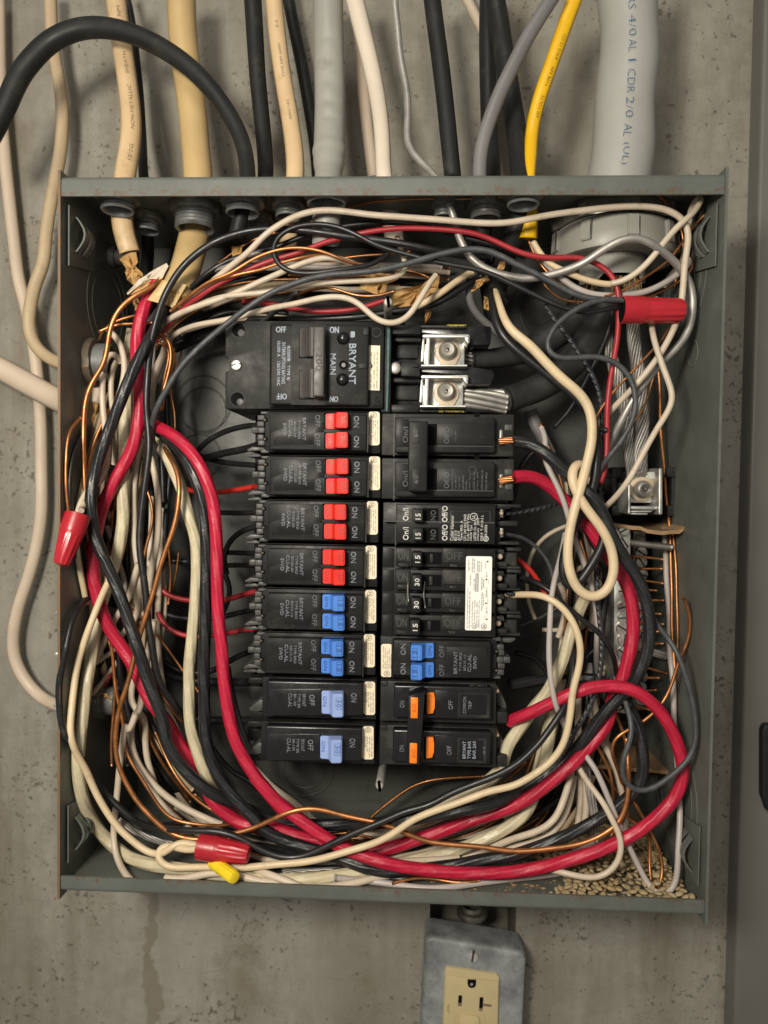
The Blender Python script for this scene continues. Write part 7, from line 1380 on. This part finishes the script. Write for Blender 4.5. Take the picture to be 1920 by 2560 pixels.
bm = bmesh.new(); rect(bm, 'L', 870, 470, 985, 1600, 9.5, 12, 0.4); finish(bm, 'base_channel', 'dark', t)
def board(label, win, edge, h_far, h_near, thick, hole=None, seed=3):
    """a stiff fibre sheet standing out level from the back: near edge traced, far edge against the back"""
    rg = np.random.default_rng(seed); bm = bmesh.new(); near = [PW(win, x, y, h_near + dh) for x, y, dh in edge]; n = len(near); m = 6; G = []
    for i in range(m+1):
        s = i/m; G.append([bm.verts.new(Vector((p.x*(1 - 0.02*(1-s)), -(h_far + (-p.y*1000 - h_far)*s)*0.001, p.z*1.0 + 0.0010*(1-s)*math.sin(j*0.9) + rg.normal()*0.0002*(s > 0.5)))) for j, p in enumerate(near)])
    for i in range(m):
        for j in range(n-1):
            if hole and i in hole[0] and j in hole[1]: continue
            bm.faces.new((G[i][j], G[i][j+1], G[i+1][j+1], G[i+1][j]))
    bmesh.ops.recalc_face_normals(bm, faces=bm.faces[:]); g = bmesh.ops.extrude_face_region(bm, geom=bm.faces[:]); bmesh.ops.translate(bm, verts=[v for v in g['geom'] if isinstance(v, bmesh.types.BMVert)], vec=(0, 0, -thick*0.001))
    o = finish(bm, 'insulating_board', 'fibre', None, True, 30); tag(o, label, 'insulating board', 'brown fibre boards')
board('brown fibre board with a slot standing out under the neutral lug', 'U', [(60,1140,-4),(200,1155,0),(330,1172,2),(440,1185,4),(560,1200,5),(650,1235,6),(760,1250,6),(860,1255,6),(1000,1255,6),(1100,1250,5),(1150,1215,5),(1218,1170,2)], 6, 66, 2.2, hole=((2,3), (5,6)))
board('plain brown fibre board standing out below the neutral bars', 'M', [(430,535,0),(560,550,0),(680,560,1),(800,572,1),(900,578,1),(1000,584,1),(1065,590,1)], 8, 52, 2.2, seed=5)
# ================================================================== seeds in the bottom right corner
sd = []
for k in range(4):
    bm = bmesh.new(); bmesh.ops.create_icosphere(bm, subdivisions=2, radius=1.0); rg = np.random.default_rng(40+k)
    for v in bm.verts:
        x, y, z = v.co; s = 1 - 0.34*max(0, x)**1.5; v.co = Vector((x*1.02, y*s*(1+0.06*rg.normal()), z*s*(1+0.05*rg.normal())))
    me = bpy.data.meshes.new('seed'); bm.to_mesh(me); bm.free(); me.polygons.foreach_set('use_smooth', [True]*len(me.polygons)); me.materials.append(MAT['seed']); sd.append(me)
zf = -hh + T; placed = []
xl = P(1372, 2220, 105).x
cand = []
for k in range(9000):
    y = 0.018 + 0.0895*RNG.random(); x = xl + (hw - T - 0.004 - xl)*RNG.random()
    edge = xl + 0.010*math.sin(y*90) + (0.113-y)*0.10
    if x < edge: continue
    lay = 0 if RNG.random() < 0.55 else 1
    heap = 0.0035*min(1, (x-edge)/0.03)*(0.5 + 0.5*math.sin(x*70+1)*math.sin(y*60))
    z = zf + 0.0014 + lay*(0.0018 + heap)
    if all((x-a)**2 + (y-b)**2 + ((z-c)*1.7)**2 > 0.0037**2 for a, b, c in placed): placed.append((x, y, z))
placed.sort(key=lambda p: -(p[1] + 6*p[2]))
front = placed[:300]
for i, (x, y, z) in enumerate(front):
    o = bpy.data.objects.new('seed', sd[i % 4]); COL.objects.link(o); s = 0.0021*(0.7 + 0.5*RNG.random()); o.location = (x, -y, z)
    o.scale = (s*1.28, s*0.82, s*0.55); o.rotation_euler = (RNG.normal()*0.3, RNG.normal()*0.25, RNG.random()*6.28)
    tag(o, 'pale seed in the heap spilled in the lower right corner', 'seed', 'seeds spilled in the lower right corner')
if len(placed) > 300:
    bm = bmesh.new()
    for i, (x, y, z) in enumerate(placed[300:]):
        s = 0.0026; M_ = Matrix.Translation((x, -y, z)) @ Matrix.Rotation(RNG.random()*6.28, 4, 'Z') @ Matrix.Diagonal((s*1.28, s*0.82, s*0.55, 1)); bmesh.ops.create_icosphere(bm, subdivisions=2, radius=1.0, matrix=M_)
    o = finish(bm, 'seed_heap', 'seed', None, True); tag(o, 'rest of the pale seed heap under the wires in the lower right corner', 'seeds', None, 'stuff')
# dust and husk bits on the floor of the box
bm = bmesh.new()
for k in range(620):
    x = (-hw + 0.03 + (2*hw-0.06)*RNG.random()) if k < 260 else (xl - 0.03 + (hw - 0.006 - xl + 0.03)*RNG.random()); y = 0.04 + 0.068*RNG.random(); s = 0.0003 + 0.0009*RNG.random()**3
    bmesh.ops.create_icosphere(bm, subdivisions=1, radius=1.0, matrix=Matrix.Translation((x, -y, zf+s*0.3+(0 if k < 260 or x < xl+0.012 else 0.0045))) @ Matrix.Diagonal((s*1.6, s, s*0.5, 1)))
o = finish(bm, 'floor_debris', 'fibre'); tag(o, 'brown crumbs and dust on the floor of the box', 'debris', None, 'stuff')
# ================================================================== receptacle under the box
W = 'Q'; HP = 12
def rot4(x0, y0, x1, y1): return None
t = empty('wall_outlet', PW(W, 830, 900, 0), 'ivory receptacle in a tilted galvanised cover plate under the box', 'outlet')
bm = bmesh.new(); pts = []
for cx, cy, a0 in ((1240,640,-90), (1205,2100,0), (380,2000,90), (452,510,180)):
    for q in range(5):
        a = math.radians(a0 + 90*q/4 + 8); pts.append((cx + 68*math.cos(a), cy + 68*math.sin(a)))
poly(bm, W, pts, -6, HP, 0.1)
bm.free(); bm = bmesh.new()
q = [(p.x, p.z) for p in (PW(W, x, y, 0) for x, y in pts)]; prism(bm, q, -11, HP, 3.8, 5); plate = finish(bm, 'cover_plate', 'galv', t, True, 60)
def R8(x, y): return (x, y + (x-830)*0.125)
bm = bmesh.new(); k = winmm(W, HP); c0 = PW(W, 837, 722, HP); lathe(bm, [(53*k, -0.001), (53*k, 0.0006), (46*k, 0.0014), (20*k, 0.0018), (0.1*k, 0.0018)], c0, 'Y', 26); sc = finish(bm, 'plate_screw', 'screw', t, True, 35)
bm = bmesh.new(); poly(bm, W, [(838,668),(856,672),(838,778),(820,774)], HP+1.2, HP+1.95); finish(bm, 'screw_slot', 'ink', sc)
bm = bmesh.new(); k2 = winmm(W, HP); lathe(bm, [(17*k2, 0), (15*k2, 0.0006), (8*k2, 0.0003), (0.1*k2, 0)], PW(W, 880, 830, HP), 'Y', 14); finish(bm, 'plate_dimple', 'galv', t, True)
face = [(590,822),(1060,888),(1088,915),(1070,1700),(540,1640),(575,845)]
bm = bmesh.new(); q = [(p.x, p.z) for p in (PW(W, x, y, HP+2) for x, y in face)]; prism(bm, q, HP-3, HP+2, 0.6); rf = finish(bm, 'receptacle_face', 'ivory', t, True, 40)
bm = bmesh.new(); q = [(p.x, p.z) for p in (PW(W, x, y, HP+3.2) for x, y in ((585,900),(1082,962),(1066,1700),(545,1640)))]; prism(bm, q, HP, HP+3.2, 0.9); finish(bm, 'receptacle_body', 'ivory', t, True, 40)
H2 = HP+3.3
def hole(name, pts, mat='dark', dh=0.0):
    bm = bmesh.new(); poly(bm, W, pts, HP, H2+dh); return finish(bm, name, mat, t)
hole('slot_rim', [(690,1083),(740,1088),(735,1195),(685,1190)], 'ivory', 0.02); hole('blade_slot', [(703,1086),(738,1090),(733,1160),(698,1156)], 'dark', 0.06); hole('slot_floor', [(698,1156),(733,1160),(731,1190),(696,1186)], 'inkbrown', 0.06)
hole('blade_slot', [(903,1104),(938,1108),(930,1212),(896,1206)], 'dark', 0.06); hole('slot_floor', [(896,1206),(930,1212),(928,1240),(894,1235)], 'inkbrown', 0.06); hole('cross_slot', [(936,1166),(1015,1176),(1013,1198),(934,1188)], 'inkbrown', 0.05)
g_ = [(788,936),(868,942),(868,985)] + [(828 + 40*math.cos(math.radians(a)), 985 + 34*math.sin(math.radians(a))) for a in range(20, 170, 25)] + [(787,980)]
hole('ground_hole', g_, 'dark', 0.06); bm = bmesh.new(); disc(bm, W, 826, 985, 16, HP, H2+0.1, 0.2, 14); finish(bm, 'ground_pin', 'socket', t, True, 40)
bm = bmesh.new(); q = rounded(W, 660, 1255, 950, 1600, 50, H2-0.2); q2 = rounded(W, 676, 1270, 934, 1585, 40, H2-0.2); ringwall(bm, q, q2, H2-1, H2+0.35); rr = finish(bm, 'button_rim', 'ivory', t, True, 40)
bm = bmesh.new(); q = [(p.x, p.z) for p in (PW(W, x, y, H2+1.5) for x, y in ((712,1268),(885,1292),(905,1315),(902,1560),(700,1540)))]; prism(bm, q, H2-1, H2+1.5, 0.8); finish(bm, 'test_button', 'ivory', t, True, 40)
tx = Text(); tx.put(W, 'TEST', 605, 1210, 26, 'down', H2+0.05, 90); tx.build('moulded_word', 'inkbrown', rf)
# conduit connector showing in the pocket between box and receptacle
t = empty('conduit_connector', PW(W, 830, 320, 0), 'round zinc connector half hidden under the bottom lip above the receptacle', 'connector')
c = PW(W, 830, 308, -22); bm = bmesh.new(); k = winmm(W, -22); lathe(bm, [(95*k, 0.006), (100*k, 0.003), (140*k, 0.0025), (145*k, 0.0), (138*k, -0.002), (90*k, -0.004)], c, 'Z', 36); finish(bm, 'connector_ring', 'zincold', t, True, 35)
